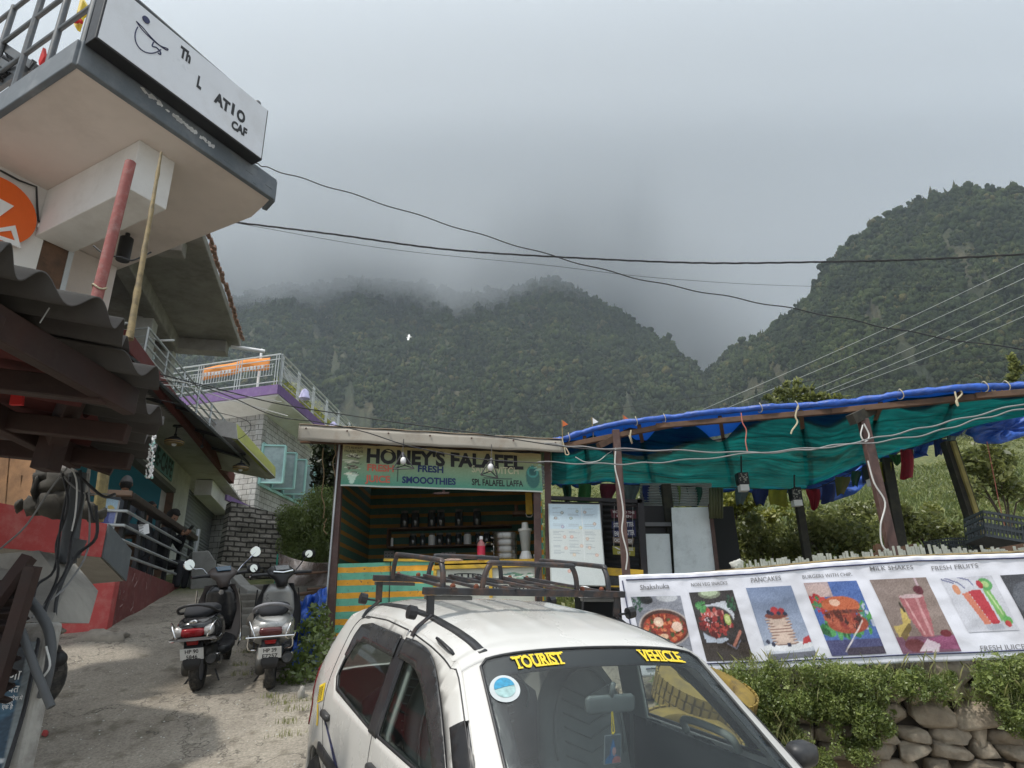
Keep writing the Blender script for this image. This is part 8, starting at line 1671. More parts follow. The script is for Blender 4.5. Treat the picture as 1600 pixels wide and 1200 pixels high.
g = MB(); g.grid(lambda u, v: (lambda x: T(x, hwt(x)*math.copysign(1-(1-abs(2*v-1))**1.7, 2*v-1)))(.925+.765*u), 40, 50); cpart(g, 'bonnet', M_carwhite, .012)
MB_ = MB(); MB_.grid(lambda u, v: A3(1.70-.05*v*0+.02*math.cos((u-.5)*pi), (u-.5)*2*(Wz(.4, 1.68)-.02), .2+.34*v), 20, 6); cpart(MB_, 'front_bumper', M_carwhite, .02)
MB_ = MB(); MB_.grid(lambda u, v: A3(-1.685-.02*math.cos((u-.5)*pi), (u-.5)*2*(Wz(.4, -1.68)), .2+.40*v), 20, 6); cpart(MB_, 'rear_bumper', M_carwhite, .02)
for sg in (-1, 1):   # tail lamps and head lamps, gutter strips
    g = patch([(-1.66, .62), (-1.60, .98), (-1.52, 1.02), (-1.50, .92), (-1.55, .62)], [], lambda x, z: side(x, min(z, zedge(x)), sg, .006), .03); cpart(g, 'tail_lamp', mat('tail_red', (.16, .008, .012), .15, bump=0), .02)
    g = patch([(1.64, .52), (1.42, .62), (1.36, .70), (1.5, .71), (1.64, .60)], [], lambda x, z: side(x, z, sg, .004), .03); cpart(g, 'head_lamp', M_steel, .01)
    g = MB(); g.grid(lambda u, v: T(.33-1.55*u, sg*(.492+.034*(v-.5)+.02*min(1, u*6)*0), .0045), 50, 1, (0, 0, -.006)); cpart(g, 'gutter_strip', M_carblack, smooth=2)
for x, y in ((1.18, .64), (1.18, -.64), (-1.18, .64), (-1.18, -.64)):
    wh = MB(); prof_t = [(.17, -.07), (.255, -.08), (.275, -.05), (.278, 0), (.275, .05), (.255, .08), (.17, .07)]; wh.lathe(prof_t, (x, y, .28), 32, (0, 1, 0), close=False); w_o = cpart(wh, 'wheel', M_rubber)
    wr = MB(); wr.lathe([(0, .05 if y > 0 else -.05), (.08, .06 if y > 0 else -.06), (.17, .04 if y > 0 else -.04), (.175, 0), (0, 0)], (x, y, .28), 28, (0, 1, 0), close=False); o = wr.build('rim', M_steel, w_o, smooth=2, M=MCn) if False else None
    o = wr.build('rim', M_steel, None, smooth=2, M=MCn, org=(0, 0, 0)); o.parent = w_o; o.location = tuple(-ORG[car.name])
g = MB(); g.box((0, 0, .24), (3.1, 1.25, .06)); cpart(g, 'underbody', M_black, smooth=False)
# --- cabin
def seat(x, y, w_, nm, m=M_seat, tall=.62, lean=.25):
    R_ = np.array(Matrix.Rotation(-lean, 3, 'Y')); b = A3(x, y, .50)
    secs = []
    for t_, wd, th, e in ((0, .5, .07, 3.2), (.08, .5, .085, 3.2), (.3, .49, .07, 3.5), (.5, .47, .065, 3.5), (.58, .40, .06, 3), (.66, .27, .055, 3), (.74, .24, .055, 3), (.80, .20, .045, 2.6), (.825, .1, .02, 2)):
        secs.append((b+R_@A3(0, 0, t_*tall/.62), R_@A3(th, 0, 0), A3(0, wd*w_/2/.5, 0), e))
    g = MB(); g.loft(secs, 28); so_ = cpart(g, nm, m)
    g = MB()
    for k in range(7):
        z = .16+.06*k*tall/.62; f_ = b+R_@A3(.068, 0, z); g.tube([f_+A3(0, -w_*.30, .05), f_+A3(.006, 0, -.01), f_+A3(0, w_*.30, .05)], .004, 5)
    g.tube([b+R_@A3(.068*(1-.1*0), w_*.40*math.cos(a), .34+.30*math.sin(a)*tall/.62) for a in np.linspace(-.3, pi+.3, 26)], .006, 6); cpart(g, 'seat_seam', M_seat)
    g = MB(); g.loft([(A3(x+.02, y, .36), A3(.02, 0, 0), A3(0, w_*.45, 0), 3), (A3(x+.22, y, .40), A3(.25, 0, 0), A3(0, w_*.52, 0), 4), (A3(x+.24, y, .47), A3(.25, 0, 0), A3(0, w_*.50, 0), 4), (A3(x+.24, y, .50), A3(.2, 0, 0), A3(0, w_*.42, 0), 4)], 24); cpart(g, 'seat_cushion', m)
seat(-.12, .34, .5, 'front_seat'); seat(-.12, -.34, .5, 'front_seat'); seat(-.95, 0, 1.15, 'rear_seat', mat('grey_rear_seat', (.14, .14, .14), .6), .45)
MB_ = MB(); MB_.grid(lambda u, v: A3(.90-.35*v+.1*v*math.sin(u*pi), (u-.5)*1.28, .88-.03*v-.25*max(0, v-.6)**1*1.5+.02*math.sin(u*pi*2)), 24, 12); cpart(MB_, 'dashboard', M_carint, .02)
sw = MB(); c = A3(.40, -.34, .84); ax_ = unit(A3(-.5, 0, .85)); a_ = unit(np.cross(ax_, (0, 1, 0))); b_ = np.cross(ax_, a_); sw.tube([c+.175*(a_*math.cos(t_)+b_*math.sin(t_)) for t_ in np.linspace(0, 2*pi, 37)[:-1]], .014, 8, closed=True)
for t_ in (0, 2.1, 4.2): sw.tube([c, c+.17*(a_*math.cos(t_)+b_*math.sin(t_))], .012, 6)
sw.sphere(c, .05); sw.tube([c, c+A3(.2, 0, -.12)], .02, 8); cpart(sw, 'steering_wheel', M_carint)
g = MB(); g.grid(lambda u, v: T(.30-1.5*u, (v-.5)*1.06, -.035), 20, 10); cpart(g, 'headliner', mat('headliner', (.05, .055, .055), .9, var=.05, bump=.2), .006)
for sg in (-1, 1):
    for pl in ([(-.14, .55), (-.14, 1.27), (-.30, 1.27), (-.34, .55)], ): cpart(patch(pl, [], lambda x, z: side(x, z, sg, -.035)), 'pillar_trim', M_beige, .015)
    cpart(patch([(.40, 1.285), (.30, 1.25), (.70, .92), (.84, .93)], [], lambda x, z: side(x, min(z, zedge(x)), sg, -.03)), 'pillar_trim', M_beige, .012)
    cpart(patch([(.75, .40), (.75, .90), (-.24, .895), (-.24, .40)], [], lambda x, z: side(x, z, sg, -.04)), 'door_card', M_carint, .02); cpart(patch([(-.28, .40), (-.28, .89), (-1.05, .90), (-1.05, .40)], [], lambda x, z: side(x, z, sg, -.04)), 'door_card', M_carint, .02)
cpart(MB().tube(curve_px([side(.52, .93, 1, -.07), side(.50, .985, 1, -.09), side(.36, 1.0, 1, -.10), side(.22, .985, 1, -.09), side(.20, .93, 1, -.07)], 5), .017, 8), 'grab_handle', M_beige)
# rear-view mirror and hanging card
mc = T(.50, 0.0, -.05); g = MB(); g.loft([(mc+A3(-.02, -.115, -.045), A3(.008, 0, 0), A3(0, 0, .024), 3), (mc+A3(-.02, -.10, -.045), A3(.014, 0, 0), A3(0, 0, .034), 3.5), (mc+A3(-.02, .10, -.045), A3(.014, 0, 0), A3(0, 0, .034), 3.5), (mc+A3(-.02, .115, -.045), A3(.008, 0, 0), A3(0, 0, .024), 3)], 16); g.tube([mc+A3(-.02, 0, -.03), mc+A3(.0, 0, .035)], .010, 8); cpart(g, 'rear_view_mirror', mat('mirror_grey', (.16, .18, .18), .4, bump=0))
hc_ = thing('hanging_card', 'small blue and pink devotional card hanging from the mirror inside the car', 'card', tuple((MC @ Vector(mc))[:]))
c0 = mc+A3(.0, .0, -.20)
cv = Canvas(26, 34, (92, 104, 112)); cv.ell(.5, .95, .5, .28, (60, 120, 170)); cv.ell(.75, .95, .3, .2, (190, 120, 120)); cv.ell(.48, .56, .17, .2, (86, 146, 190)); cv.ell(.58, .58, .12, .16, (205, 160, 160)); cv.poly([(.34, .45), (.5, .08), (.66, .45)], (50, 120, 180)); cv.line([(.36, .5), (.30, .8)], (40, 90, 150), .05); cv.noise(.03)
w3 = lambda q: MCn[:3, :3]@q+MCn[:3, 3]
dvx = A3(0, .036, 0)
cv.mesh('picture', lambda x, y: w3(c0+A3(.003, (x-.5)*.072, .048-.096*y)), hc_); MB().box(c0, (.003, .078, .102)).build('card', mat('clear_card', (.3, .33, .35), .2, bump=0), hc_, M=MCn)
g = MB(); g.tube([mc+A3(-.01, 0, -.07), c0+A3(0, -.004, .06), c0+A3(0, 0, .05)], .003, 5); g.tube([mc+A3(-.01, .004, -.07), c0+A3(0, .008, .06), c0+A3(0, 0, .05)], .003, 5); g.sphere(c0+A3(0, 0, .055), .006); g.build('yellow_string', M_yellow, hc_, M=MCn)
# lettering and round sticker on the glass
def slab_text(s, y0, y1, x0, h, m, name):
    vv, ff = text_geo(s, 1, .035); a0, a1 = vv[:, 0].min(), vv[:, 0].max(); g = MB()
    def mp(x, y): yy = y0+(y1-y0)*(x-a0)/(a1-a0); return T(x0+h*.86*(1-y/.70), yy, .009)
    g.add([mp(x, y) for x, y, _ in vv], ff)
    def bars(cond, ya_, yb_):
        last = -9
        for x in sorted(set(round(x, 2) for x, y, _ in vv if cond(y))):
            if x-last < .13: continue
            last = x; g.add([mp(x-.06, ya_), mp(x+.17, ya_), mp(x+.17, yb_), mp(x-.06, yb_)], [(0, 1, 2, 3)])
    bars(lambda y: y < .0, -.035, .06); bars(lambda y: y > .70, .64, .735); cpart(g, name, m, smooth=False)
slab_text('TOURIST', -.405, -.185, .395, .052, M_yellow, 'lettering'); slab_text('VEHICLE', .195, .415, .395, .052, M_yellow, 'lettering')
def disc(cx, cy, r, out, a0=0, a1=2*pi, n_=32): g = MB(); g.add([T(cx, cy, out)]+[T(cx+r*math.sin(a)*.80, cy+r*math.cos(a), out) for a in np.linspace(a0, a1, n_)], [(0, k+1, k+2) for k in range(n_-1)]); return g
cpart(disc(.497, -.478, .058, .0075), 'round_sticker', mat('sticker_silver', (.50, .54, .55), .4, bump=0), smooth=False); cpart(disc(.497, -.478, .040, .009), 'sticker_centre', mat('sticker_teal', (.30, .45, .45), .4, var=.3, sc=40, bump=0), smooth=False); cpart(disc(.494, -.478, .040, .0105, pi, 2*pi), 'sticker_emblem', mat('sticker_blue', (.03, .25, .42), .4, var=.4, sc=60, bump=0), smooth=False)
# yellow sticker on the rear quarter with small dark lines
g = patch([(-1.30, .885), (-1.18, .925), (-1.155, .84), (-1.275, .80)], [], lambda x, z: side(x, min(z, zedge(x)-.002), -1, .003), .02); cpart(g, 'yellow_sticker', M_yellow); g = patch([(-1.275, .795), (-1.24, .80), (-1.20, .70), (-1.235, .695)], [], lambda x, z: side(x, z, -1, .003), .02); cpart(g, 'yellow_sticker', M_yellow)
g = MB(); r_ = random.Random(2)
for k in range(3):
    for j in range(9): a = A3(-1.288+.033*k+.0, 0, .875+.011*k-.004*0-j*.0085*1.0); p0 = side(a[0], a[2], -1, .0045); g.add([p0, side(a[0]+.024*(.6+.4*r_.random()), a[2]+.008, -1, .0045), side(a[0]+.024, a[2]+.005, -1, .0045), side(a[0], a[2]-.003, -1, .0045)], [(0, 1, 2, 3)])
cpart(g, 'sticker_print', M_ink, smooth=False)
# roof ditch cap, wipers, door mirrors
g = MB(); g.loft([(side(.24, zedge(.24)-.004, -1, .006)+A3(-.0, .025, .016), A3(0, .008, -.006), A3(0, .003, .004), 2), (side(.20, zedge(.2)-.004, -1, .006)+A3(0, .025, .018), A3(0, .024, -.016), A3(0, .004, .006), 3.5), (side(.08, zedge(.08)-.004, -1, .006)+A3(0, .025, .018), A3(0, .024, -.016), A3(0, .004, .006), 3.5), (side(.04, zedge(.04)-.004, -1, .006)+A3(0, .025, .016), A3(0, .008, -.006), A3(0, .003, .004), 2)], 14); cpart(g, 'ditch_cap', M_black)
for sg in (-1, 1):
    g = MB(); c = side(.70, .955, sg, .11); g.loft([(c+A3(.05, 0, 0), A3(0, .03, 0), A3(0, 0, .02), 2), (c+A3(.02, 0, 0), A3(0, .068, 0), A3(0, 0, .045), 3), (c+A3(-.03, 0, 0), A3(0, .072, 0), A3(0, 0, .048), 3.2)], 20); g.tube([side(.70, .93, sg, -.01), side(.70, .945, sg, .07)], .018, 8); mo = cpart(g, 'door_mirror', M_carblack)
for y0 in (-.35, .20): g = MB(); g.tube([T(.90, y0, .02), T(.86, y0+.1, .02), T(.84, y0+.45, .012)], .007, 6); cpart(g, 'wiper', M_carblack)
# --- roof rack, a thing of its own lying on the roof
rk_ = thing('roof_rack', 'black painted steel roof rack with rounded hoops clamped over the white car roof', 'roof rack', tuple((MC @ Vector((-.6, 0, 1.5)))[:]))
def rpart(g, name, m=M_rackblack, **k): return g.build(name, m, rk_, M=MCn, **k)
xf, xr_, yy_, zr_ = -.184, -.986, .534, 1.50
for x, ext in ((xf, .03), (xr_, .03)):
    g = MB(); g.beam((x, -yy_-ext, zr_), (x, yy_+ext, zr_), .032, .032); rpart(g, 'cross_bar', bevel=.003)
    for sg in (-1, 1): g = MB(); g.beam((x-.02, sg*(yy_+.01), zr_-.03), (x-.02, sg*(yy_-.22), zr_-.03), .035, .018); rpart(g, 'clamp_plate', mat('rack_grey', (.10, .10, .095), .5, .2, var=.3), bevel=.002)
    for sg in (-1, 1):
        ze = T(x, sg*.49)[2]; g = MB(); g.beam((x-.005, sg*(yy_-.01), zr_-.02), (x-.005, sg*(yy_-.015), ze+.01), .035, .012, (1, 0, 0)); g.tube(curve_px([A3(x, sg*(yy_-.02), ze+.02), A3(x, sg*(yy_+.01), ze-.005), A3(x+.01, sg*(yy_+.05), ze-.035), A3(x+.01, sg*(yy_+.07), ze-.07)], 4), .009, 6); rpart(g, 'leg')
        g = MB(); c = A3(x, sg*(yy_+.075), ze+.03); g.lathe([(.014, -.022), (.030, -.018), (.030, .018), (.014, .022)], c, 10, (0, sg, .2)); g.tube([c, c-A3(0, sg*.08, .01)], .006, 6); rpart(g, 'clamp_knob', M_black)
for k in range(6):
    y = -.42+.168*k; g = MB(); g.beam((xr_-.02, y, zr_+.022), (xf+.02, y, zr_+.012), .028, .014); rpart(g, 'slat', bevel=.002)
def hoop(a, b, h, inset_, n_=6):
    a = np.array(a, float); b = np.array(b, float); d = unit(b-a); up = A3(0, 0, h); p = [a, a+up*.55+d*inset_*.15, a+up*.92+d*inset_*.5, a+up+d*inset_, b+up-d*inset_, b+up*.92-d*inset_*.5, b+up*.55-d*inset_*.15, b]; g = MB(); g.tube(curve_px(p, 4), .0135, 10); rpart(g, 'hoop', smooth=True)
hoop((xf, -.27, zr_), (xf, .27, zr_), .135, .07); hoop((xr_, -.24, zr_), (xr_, .24, zr_), .135, .07)
hoop((xf-.02, -.46, zr_), (xr_+.02, -.46, zr_), .135, .09); hoop((xf-.02, .48, zr_), (xr_+.02, .48, zr_), .135, .09)
for x in (xf, xr_):
    for y in (-.42, -.30, .30, .42): g = MB(); g.lathe([(.014, 0), (.014, .012), (.006, .02)], (x, y, zr_+.016), 6); rpart(g, 'bolt', mat('rust', (.16, .05, .025), .9, var=.3, bump=.4))
# chrome mirror of another scooter seen past the rack: round white mirror
om = thing('scooter_mirror', 'white backed oval mirror poking up just beyond the right rack end', 'mirror', P(912, 945, 7.0)); c = P(911, 925, 7.0)
MB().loft([(c+A3(0, -.03, 0), A3(.03, 0, 0), A3(0, 0, .02), 2), (c, A3(.095, 0, 0), A3(0, 0, .06), 2), (c+A3(0, .02, 0), A3(.085, 0, 0), A3(0, 0, .05), 2)], 20).build('shell', M_white2, om, smooth=True); MB().tube([c+A3(0, 0, -.02), c+A3(-.02, 0, -.2), c+A3(.02, .03, -.9)], .012, 8).build('stem', M_black, om)
# ================================================================ scooters
def scooter(name, label, loc, yaw, bodym, steer, plate, variant, lean=.06):
    root = thing(name, label, 'scooter', loc); M_ = np.array(Matrix.Translation(loc) @ Matrix.Rotation(yaw, 4, 'Z') @ Matrix.Rotation(-.17, 4, 'Y') @ Matrix.Rotation(lean, 4, 'X'))
    slope = MatS = None
    def part(g, nm, m, **k): return g.build(nm, m, root, M=M_, **k)
    def sec(x, z, w_, h_, e=2.6, y=0): return (A3(x, y, z), A3(0, w_, 0), A3(0, 0, h_), e)
    def wheel(x, st):
        R_ = rot3(st); c = A3(x, 0, .22); ax_ = R_@A3(0, 1, 0); g = MB(); g.lathe([(.13, -.035), (.17, -.047), (.205, -.043), (.222, -.018), (.224, 0), (.222, .018), (.205, .043), (.17, .047), (.13, .035)], c, 36, ax_, close=False)
        for k in range(36):
            th = 2*pi*k/36; b_ = unit(np.cross(ax_, (0, 0, 1))); d_ = np.cross(ax_, b_); rd = b_*math.cos(th)+d_*math.sin(th); tg = np.cross(ax_, rd)
            for s_ in (-1, 1): g.box(c+rd*.222+ax_*.020*s_, (.022, .013, .006), np.stack([ax_, tg, rd], 1)@rot3(0))
        w_ = part(g, 'wheel', M_rubber, smooth=2); g = MB(); g.lathe([(0, -.03), (.05, -.035), (.125, -.02), (.14, -.034), (.14, .034), (.125, .02), (.05, .035), (0, .03)], c, 24, ax_, close=False); o = g.build('rim', M_greyink, None, smooth=2, M=M_, org=(0, 0, 0)); o.parent = w_; o.location = tuple(-ORG[root.name])
    WB = 1.24; wheel(0, 0); wheel(WB, steer)
    # rear bodywork: tail to seat front
    g = MB(); g.loft([sec(-.26, .62, .055, .03, 2.2), sec(-.235, .60, .13, .075, 2.4), sec(-.16, .59, .175, .12, 2.6), sec(0, .565, .205, .155, 2.8), sec(.20, .55, .205, .165, 2.8), sec(.38, .52, .175, .165, 2.8), sec(.50, .46, .14, .16, 2.6), sec(.56, .42, .10, .13, 2.4)], 28); part(g, 'side_cowl', bodym, smooth=2)
    g = MB(); g.loft([sec(-.16, .735, .04, .015, 2), sec(-.12, .74, .115, .045, 2.6), sec(.05, .75, .15, .06, 3), sec(.22, .745, .155, .055, 3), sec(.36, .72, .14, .05, 3), sec(.50, .70, .10, .045, 2.8), sec(.62, .67, .05, .03, 2.4)], 24); part(g, 'seat', M_blackmatt, smooth=2)
    g = MB(); g.tube(curve_px([A3(.16, -.165, .72), A3(-.05, -.175, .745), A3(-.20, -.15, .80), A3(-.25, -.07, .835), A3(-.26, 0, .84), A3(-.25, .07, .835), A3(-.20, .15, .80), A3(-.05, .175, .745), A3(.16, .165, .72)], 6), .017 if variant else .014, 8); part(g, 'grab_rail', M_black if variant == 0 else M_greyink, smooth=True)
    # floor board, leg shield, front fender
    g = MB(); g.loft([sec(.46, .27, .16, .05, 4), sec(.60, .26, .19, .045, 5), sec(.86, .27, .19, .045, 5), sec(.98, .32, .17, .05, 4)], 20); part(g, 'floorboard', M_black, smooth=2)
    shm = mat('brown_grey_plastic', (.075, .062, .058), .4, var=.1, bump=.05) if variant == 0 else M_black
    def leg(u, v): z = .28+.62*v; w_ = .20+.045*math.sin(pi*min(1, v*1.1))-.07*max(0, v-.75)*2; y = (u-.5)*2*w_; x = .90+.10*v-.30*max(0, v-.55)**1.5*.5+.10*(1-abs(u-.5)*2)**.8*.9; return A3(x, y, z)
    g = MB(); g.grid(leg, 24, 24, (.02, 0, 0)); part(g, 'leg_shield', shm, smooth=2)
    g = MB(); g.loft([(A3(.98, 0, .40), A3(.02, 0, 0), A3(0, .14, 0), 3), (A3(1.03, 0, .60), A3(.09, 0, 0), A3(0, .19, 0), 3), (A3(1.02, 0, .80), A3(.08, 0, 0), A3(0, .17, 0), 3), (A3(.98, 0, .90), A3(.05, 0, 0), A3(0, .10, 0), 3)], 24); part(g, 'front_apron', bodym, smooth=2)
    Rs = rot3(steer); piv = A3(1.02, 0, 0)
    def S3(p): return piv+Rs@(np.array(p, float)-piv)
    g = MB(); g.grid(lambda u, v: S3(A3(WB+.255*math.cos(2.7-2.1*u), (v-.5)*.13, .22+.255*math.sin(2.7-2.1*u)-.03*abs(v-.5)*2)), 20, 6); o = part(g, 'front_fender', bodym, smooth=2); s_ = o.modifiers.new('t', 'SOLIDIFY'); s_.thickness = .006
    g = MB()
    for sg in (-1, 1): g.tube([S3((WB, sg*.06, .22)), S3((1.10, sg*.055, .45)), S3((1.02, sg*.03, .6))], .016, 8)
    part(g, 'fork', M_greyink, smooth=True)
    # handlebar head
    g = MB(); cw = [(A3(.90, 0, .88), A3(.07, 0, 0), A3(0, .055, 0), 2.6), (A3(.93, 0, .95), A3(.08, 0, 0), A3(0, .075, 0), 2.6), (A3(.95, 0, 1.0), A3(.10, 0, 0), A3(0, .14, 0), 2.8), (A3(.96, 0, 1.045), A3(.10, 0, .02), A3(0, .16, 0), 2.8), (A3(.97, 0, 1.085), A3(.075, 0, .02), A3(0, .11, 0), 2.6)]
    g.loft([(S3(c), Rs@u, Rs@v_, e) for c, u, v_, e in cw], 26); part(g, 'handlebar_cowl', shm if variant == 0 else M_black, smooth=2)
    g = MB(); g.prism([S3((.875, -.075, 1.055)), S3((.875, .075, 1.055)), S3((.945, .085, 1.098)), S3((.945, -.085, 1.098))], Rs@A3(-.01, 0, .012)); part(g, 'instrument_panel', mat('lcd_blue', (.03, .075, .12), .12, bump=0) if variant == 0 else mat('dial_grey', (.12, .13, .135), .15, var=.5, sc=60, bump=0), bevel=.006)
    if variant: g = MB(); g.tube([S3((.86, -.11, 1.05)), S3((.855, 0, 1.035)), S3((.86, .11, 1.05))], .012, 6); part(g, 'panel_rim', M_chrome, smooth=True)
    for sg in (-1, 1):
        g = MB(); g.tube([S3((.95, sg*.10, 1.01)), S3((.93, sg*.20, 1.02)), S3((.90, sg*.34, 1.02))], [.026, .019, .019], 10); part(g, 'grip', M_black, smooth=True)
        g = MB(); g.tube(curve_px([S3((.98, sg*.16, 1.025)), S3((1.02, sg*.24, 1.01)), S3((.99, sg*.34, 1.0))], 4), .006, 6); part(g, 'brake_lever', M_chrome if variant else M_black, smooth=True)
        mx_, mz_ = ((.92, 1.16) if (sg > 0 or variant) else (.90, 1.12))
        mir = S3((.93, sg*.36, 1.24 if sg < 0 else 1.16)) if variant == 0 else S3((.93, sg*.31, 1.22 if sg < 0 else 1.10))
        g = MB(); g.tube(curve_px([S3((.96, sg*.17, 1.04)), S3((.96, sg*.22, 1.10)), mir-Rs@A3(0, sg*.05, .05), mir], 4), .007, 6); part(g, 'mirror_stalk', M_chrome if variant == 0 else M_black, smooth=True)
        nrm = unit(Rs@A3(-1, -sg*.15, .1)); a_ = unit(np.cross(nrm, (0, 0, 1))); b_ = np.cross(nrm, a_)
        mg = MB(); mg.loft([(mir-nrm*.025, a_*.03, b_*.03, 2), (mir-nrm*.012, a_*.062, b_*.058, 2), (mir+nrm*.004, a_*.064, b_*.060, 2)] if variant == 0 else [(mir-nrm*.03, a_*.03, b_*.02, 2.4), (mir-nrm*.012, a_*.075, b_*.045, 2.4), (mir+nrm*.004, a_*.078, b_*.048, 2.4)], 22); mm = part(mg, 'mirror', M_chrome if variant == 0 else M_black, smooth=2)
        gl = MB(); gl.lathe([(0, .005), (.056 if variant == 0 else .042, .005), (.056 if variant == 0 else .042, .0), (0, 0)], mir, 22, nrm, close=False); gl.build('mirror_glass', mat('mirror_glass', (.72, .74, .68), .05, 1, var=.02, bump=0), None, M=M_, org=(0, 0, 0)); o = list(COL.objects)[-1]; o.parent = mm; o.location = tuple(-ORG[root.name])
    # tail lamp cluster, indicators, plate
    g = MB(); g.loft([(A3(-.245, 0, .585), A3(0, .115, 0), A3(.0, 0, .045), 3.5), (A3(-.272, 0, .58), A3(0, .10, 0), A3(.0, 0, .038), 3.5), (A3(-.282, 0, .58), A3(0, .08, 0), A3(.0, 0, .028), 3.5)], 22); part(g, 'tail_lamp', mat('scooter_tail_red', (.22, .008, .012), .12, var=.3, sc=30, bump=0) if variant == 0 else mat('dark_red_lamp', (.09, .02, .02), .15, bump=0), smooth=2)
    for sg in (-1, 1): g = MB(); g.loft([(A3(-.19, sg*.15, .595), A3(0, .035, 0), A3(0, 0, .05), 2.6), (A3(-.245, sg*.135, .59), A3(0, .042, 0), A3(0, 0, .045), 2.6), (A3(-.262, sg*.128, .585), A3(0, .03, 0), A3(0, 0, .03), 2.6)], 18); part(g, 'indicator', mat('clear_lens', (.52, .50, .48), .12, .3, var=.2, sc=40, bump=.1), smooth=2)
    g = MB(); g.prism([A3(-.262, -.055, .505), A3(-.262, .055, .505), A3(-.262, .045, .47), A3(-.262, -.045, .47)], (.02, 0, 0)); part(g, 'reflector', mat('reflector_red', (.30, .01, .012), .2, bump=0))
    g = MB(); g.loft([(A3(-.20, 0, .50), A3(.04, 0, 0), A3(0, .085, 0), 4), (A3(-.235, 0, .40), A3(.012, 0, 0), A3(0, .085, 0), 4), (A3(-.265, 0, .30), A3(.010, 0, 0), A3(0, .082, 0), 4), (A3(-.262, 0, .245), A3(.008, 0, 0), A3(0, .06, 0), 3)], 18); part(g, 'rear_mudguard', M_black, smooth=2)
    pc = A3(-.268, 0, .39); tl = rot3(0, -.22); px = lambda y, z, o=0: pc+tl@A3(-.004-o, y, z)
    g = MB(); g.prism([px(.105, -.055), px(-.105, -.055), px(-.105, .055), px(.105, .055)], tl@A3(.004, 0, 0)); npb = part(g, 'number_plate', mat('plate_white', (.62, .62, .60), .4, bump=0, dirt=((.3, .28, .25), .4, 20)), bevel=.001)
    g = MB()
    for i, (s_, wd) in enumerate(plate):
        vv, ff = text_geo(s_, 1, .02); x0, x1 = vv[:, 0].min(), vv[:, 0].max(); g.add([px(-(-wd/2+wd*(x-x0)/(x1-x0)), (.008 if i == 0 else -.045)+.036*y/.7, .002) for x, y, _ in vv], ff)
    part(g, 'plate_characters', M_ink)
    g = MB(); ax = A3(0, 1, 0); y_ = -.135
    g.tube(curve_px([A3(.50, y_+.03, .20), A3(.30, y_, .19), A3(.14, y_-.01, .23)], 4), .018, 8); part(g, 'exhaust_pipe', M_greyink, smooth=True)
    g = MB(); g.tube([A3(.16, y_-.02, .235), A3(.12, y_-.02, .25), A3(-.16, y_-.02, .31), A3(-.20, y_-.02, .32)], [.04, .055, .06, .045], 14); part(g, 'silencer', mat('worn_black_metal', (.05, .05, .05), .4, .5, var=.3, dirt=((.18, .16, .14), .5, 12)), smooth=True)
    g = MB(); g.loft([(A3(-.15, y_-.055, .31), A3(0, 0, .04), A3(0, .012, 0), 3), (A3(-.02, y_-.065, .285), A3(0, 0, .055), A3(0, .014, 0), 3), (A3(.10, y_-.055, .255), A3(0, 0, .04), A3(0, .012, 0), 3)], 14); part(g, 'heat_shield', M_chrome, smooth=2)
    g = MB(); g.loft([(A3(-.03, .10, .22), A3(0, 0, .08), A3(0, .05, 0), 3), (A3(.2, .11, .25), A3(0, 0, .10), A3(0, .06, 0), 3), (A3(.40, .10, .27), A3(0, 0, .10), A3(0, .06, 0), 3)], 16); g.loft([(A3(.12, 0, .30), A3(0, 0, .09), A3(0, .09, 0), 3), (A3(.42, 0, .30), A3(0, 0, .11), A3(0, .10, 0), 3)], 16); part(g, 'engine', mat('engine_grey', (.10, .10, .095), .5, .5, var=.3, dirt=((.16, .13, .10), .6, 9)), smooth=2)
    g = MB(); g.tube([A3(.30, .10, .12), A3(.24, .17, .02), A3(.20, .20, -.01)], .010, 6); g.tube([A3(.30, -.1, .12), A3(.24, -.15, .01)], .010, 6); part(g, 'stand', M_black)
    g = MB()
    for sg in (-1, 1): g.tube(curve_px([A3(-.05, sg*.21, .60), A3(-.20, sg*.205, .68), A3(-.285, sg*.17, .62), A3(-.30, sg*.14, .53), A3(-.20, sg*.20, .50), A3(-.05, sg*.22, .52)], 5), .006, 6)
    if variant: g.tube([A3(-.31, -.22, .545), A3(-.31, .22, .545)], .007, 6); g.tube(curve_px([A3(-.31, .2, .545), A3(-.28, .20, .44), A3(-.22, .12, .41)], 5), .007, 6); g.tube(curve_px([A3(-.31, -.2, .545), A3(-.28, -.20, .44), A3(-.22, -.12, .41)], 5), .007, 6)
    part(g, 'guard_bars', M_chrome, smooth=True)
    g = MB()
    for sg in (-1, 1): g.tube(curve_px([A3(.86, sg*.22, .86), A3(.90, sg*.245, .6), A3(.92, sg*.24, .34), A3(.80, sg*.23, .24)], 5), .009, 6)
    part(g, 'leg_guard', M_chrome if variant == 0 else M_black, smooth=True)
    if variant == 0: g = MB(); g.loft([(A3(-.31, -.03, .53), A3(0, .2, 0), A3(.02, 0, .012), 2.5), (A3(-.30, .02, .53), A3(0, .19, 0), A3(.02, 0, .012), 2.5)], 12); g.box((-.26, 0, .53), (.06, .4, .012)); part(g, 'bumper_lip', M_black); g = MB(); g.lathe([(0, .003), (.028, .003), (.028, 0), (0, 0)], A3(.935, -.02, .82), 18, (-1, 0, 0), close=False); part(g, 'key_plate', M_chrome); g = MB(); g.loft([(A3(-.235, 0, .685), A3(0, .01, 0), A3(0, 0, .006), 2), (A3(-.245, 0, .68), A3(0, .042, 0), A3(0, 0, .022), 2), (A3(-.25, 0, .678), A3(0, .03, 0), A3(0, 0, .014), 2)], 14); part(g, 'badge', M_chrome, smooth=2)
    if variant == 0:
        vv, ff = text_geo('AVENGER', 1, .03); g = MB()
    return root, M_
s1 = gpt(293, 1086); s2 = gpt(410, 1084)
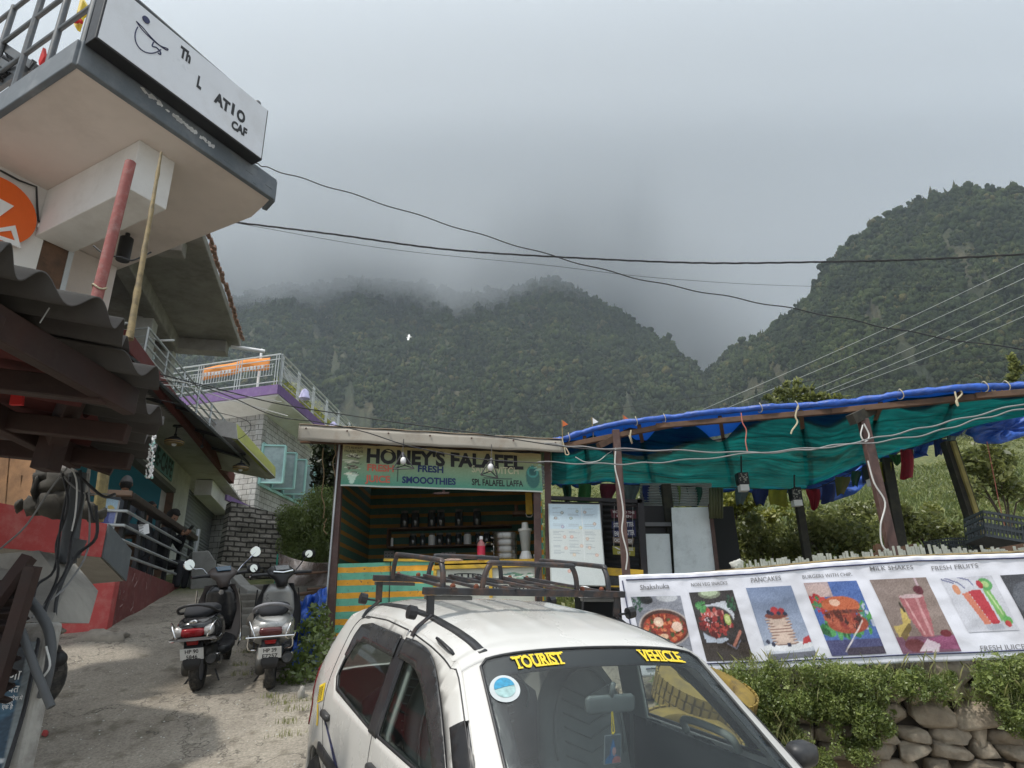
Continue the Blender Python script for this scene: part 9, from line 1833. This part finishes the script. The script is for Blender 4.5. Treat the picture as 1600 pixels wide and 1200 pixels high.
a1 = PP(356, 1062, (0, 0), (0, 1)) if False else gpt(352, 1062)
yaw1 = math.atan2(a1[1]-s1[1], a1[0]-s1[0])
print('scooters', s1, s2, a1, np.linalg.norm(a1-s1), math.degrees(yaw1))
scooter('parked_scooter', 'dark brown and black scooter with round chrome mirrors, left of the two parked ones', tuple(s1+A3(0, .2, .03)), math.radians(103), mat('black_gloss', (.02, .02, .022), .18, var=.1, bump=0, coat=.4, dirt=((.10, .09, .08), .3, 5)), .42, (('HP 90', .12), ('5846', .10)), 0, -.07)
scooter('parked_scooter', 'silver grey scooter with a black front, right of the two parked ones', tuple(s2+A3(0, .2, .03)), math.radians(107), mat('silver_gloss', (.36, .36, .35), .3, .35, var=.08, bump=0, coat=.3, dirt=((.24, .22, .2), .4, 6)), .30, (('HP 39', .12), ('E7257', .14)), 1, -.05)
# tail end of another two-wheeler beyond the pillar
om = thing('parked_motorbike', 'rear of a dark motorbike with a round exhaust end behind the peeling pillar', 'motorbike', P(90, 1045, 5.6)); Yk = 5.6
g = MB(); c = P(92, 1030, Yk); g.lathe([(.052, -.02), (.06, 0), (.06, .35), (.05, .37)], c, 20, (-.6, .8, .05)); g.lathe([(.025, -.022), (.030, -.022), (.030, .1)], c, 16, (-.6, .8, .05), close=False); g.build('exhaust', M_black, om, smooth=2)
MB().loft([(P(97, 986, Yk)+A3(.03, 0, 0), A3(0, .01, 0), A3(0, 0, .01), 2), (P(94, 986, Yk), A3(0, .04, 0), A3(0, 0, .03), 2), (P(84, 985, Yk), A3(0, .04, 0), A3(0, 0, .03), 2)], 14).build('indicator', mat('amber_grey', (.20, .17, .14), .2, bump=0), om, smooth=2)
MB().prism([P(84, 995, Yk), P(90, 998, Yk), P(91, 1010, Yk), P(84, 1012, Yk)], A3(-.02, .02, 0)).build('number_plate', mat('plate_white'), om)
MB().prism([P(60, 1005, Yk), P(84, 1008, Yk), P(90, 1050, Yk), P(60, 1056, Yk)], A3(-.1, .25, 0)).build('rear_fender', M_black, om, bevel=.02)
MB().tube([P(40, 960, Yk), P(84, 965, Yk), P(90, 960, Yk)], .015, 8).build('seat_rail', M_black, om)
g = MB(); g.lathe([(.16, -.05), (.25, -.06), (.29, 0), (.25, .06), (.16, .05)], P(45, 1060, Yk+.2)+A3(0, 0, .0), 28, (-.8, .5, 0), close=False); g.build('wheel', M_rubber, om, smooth=2)
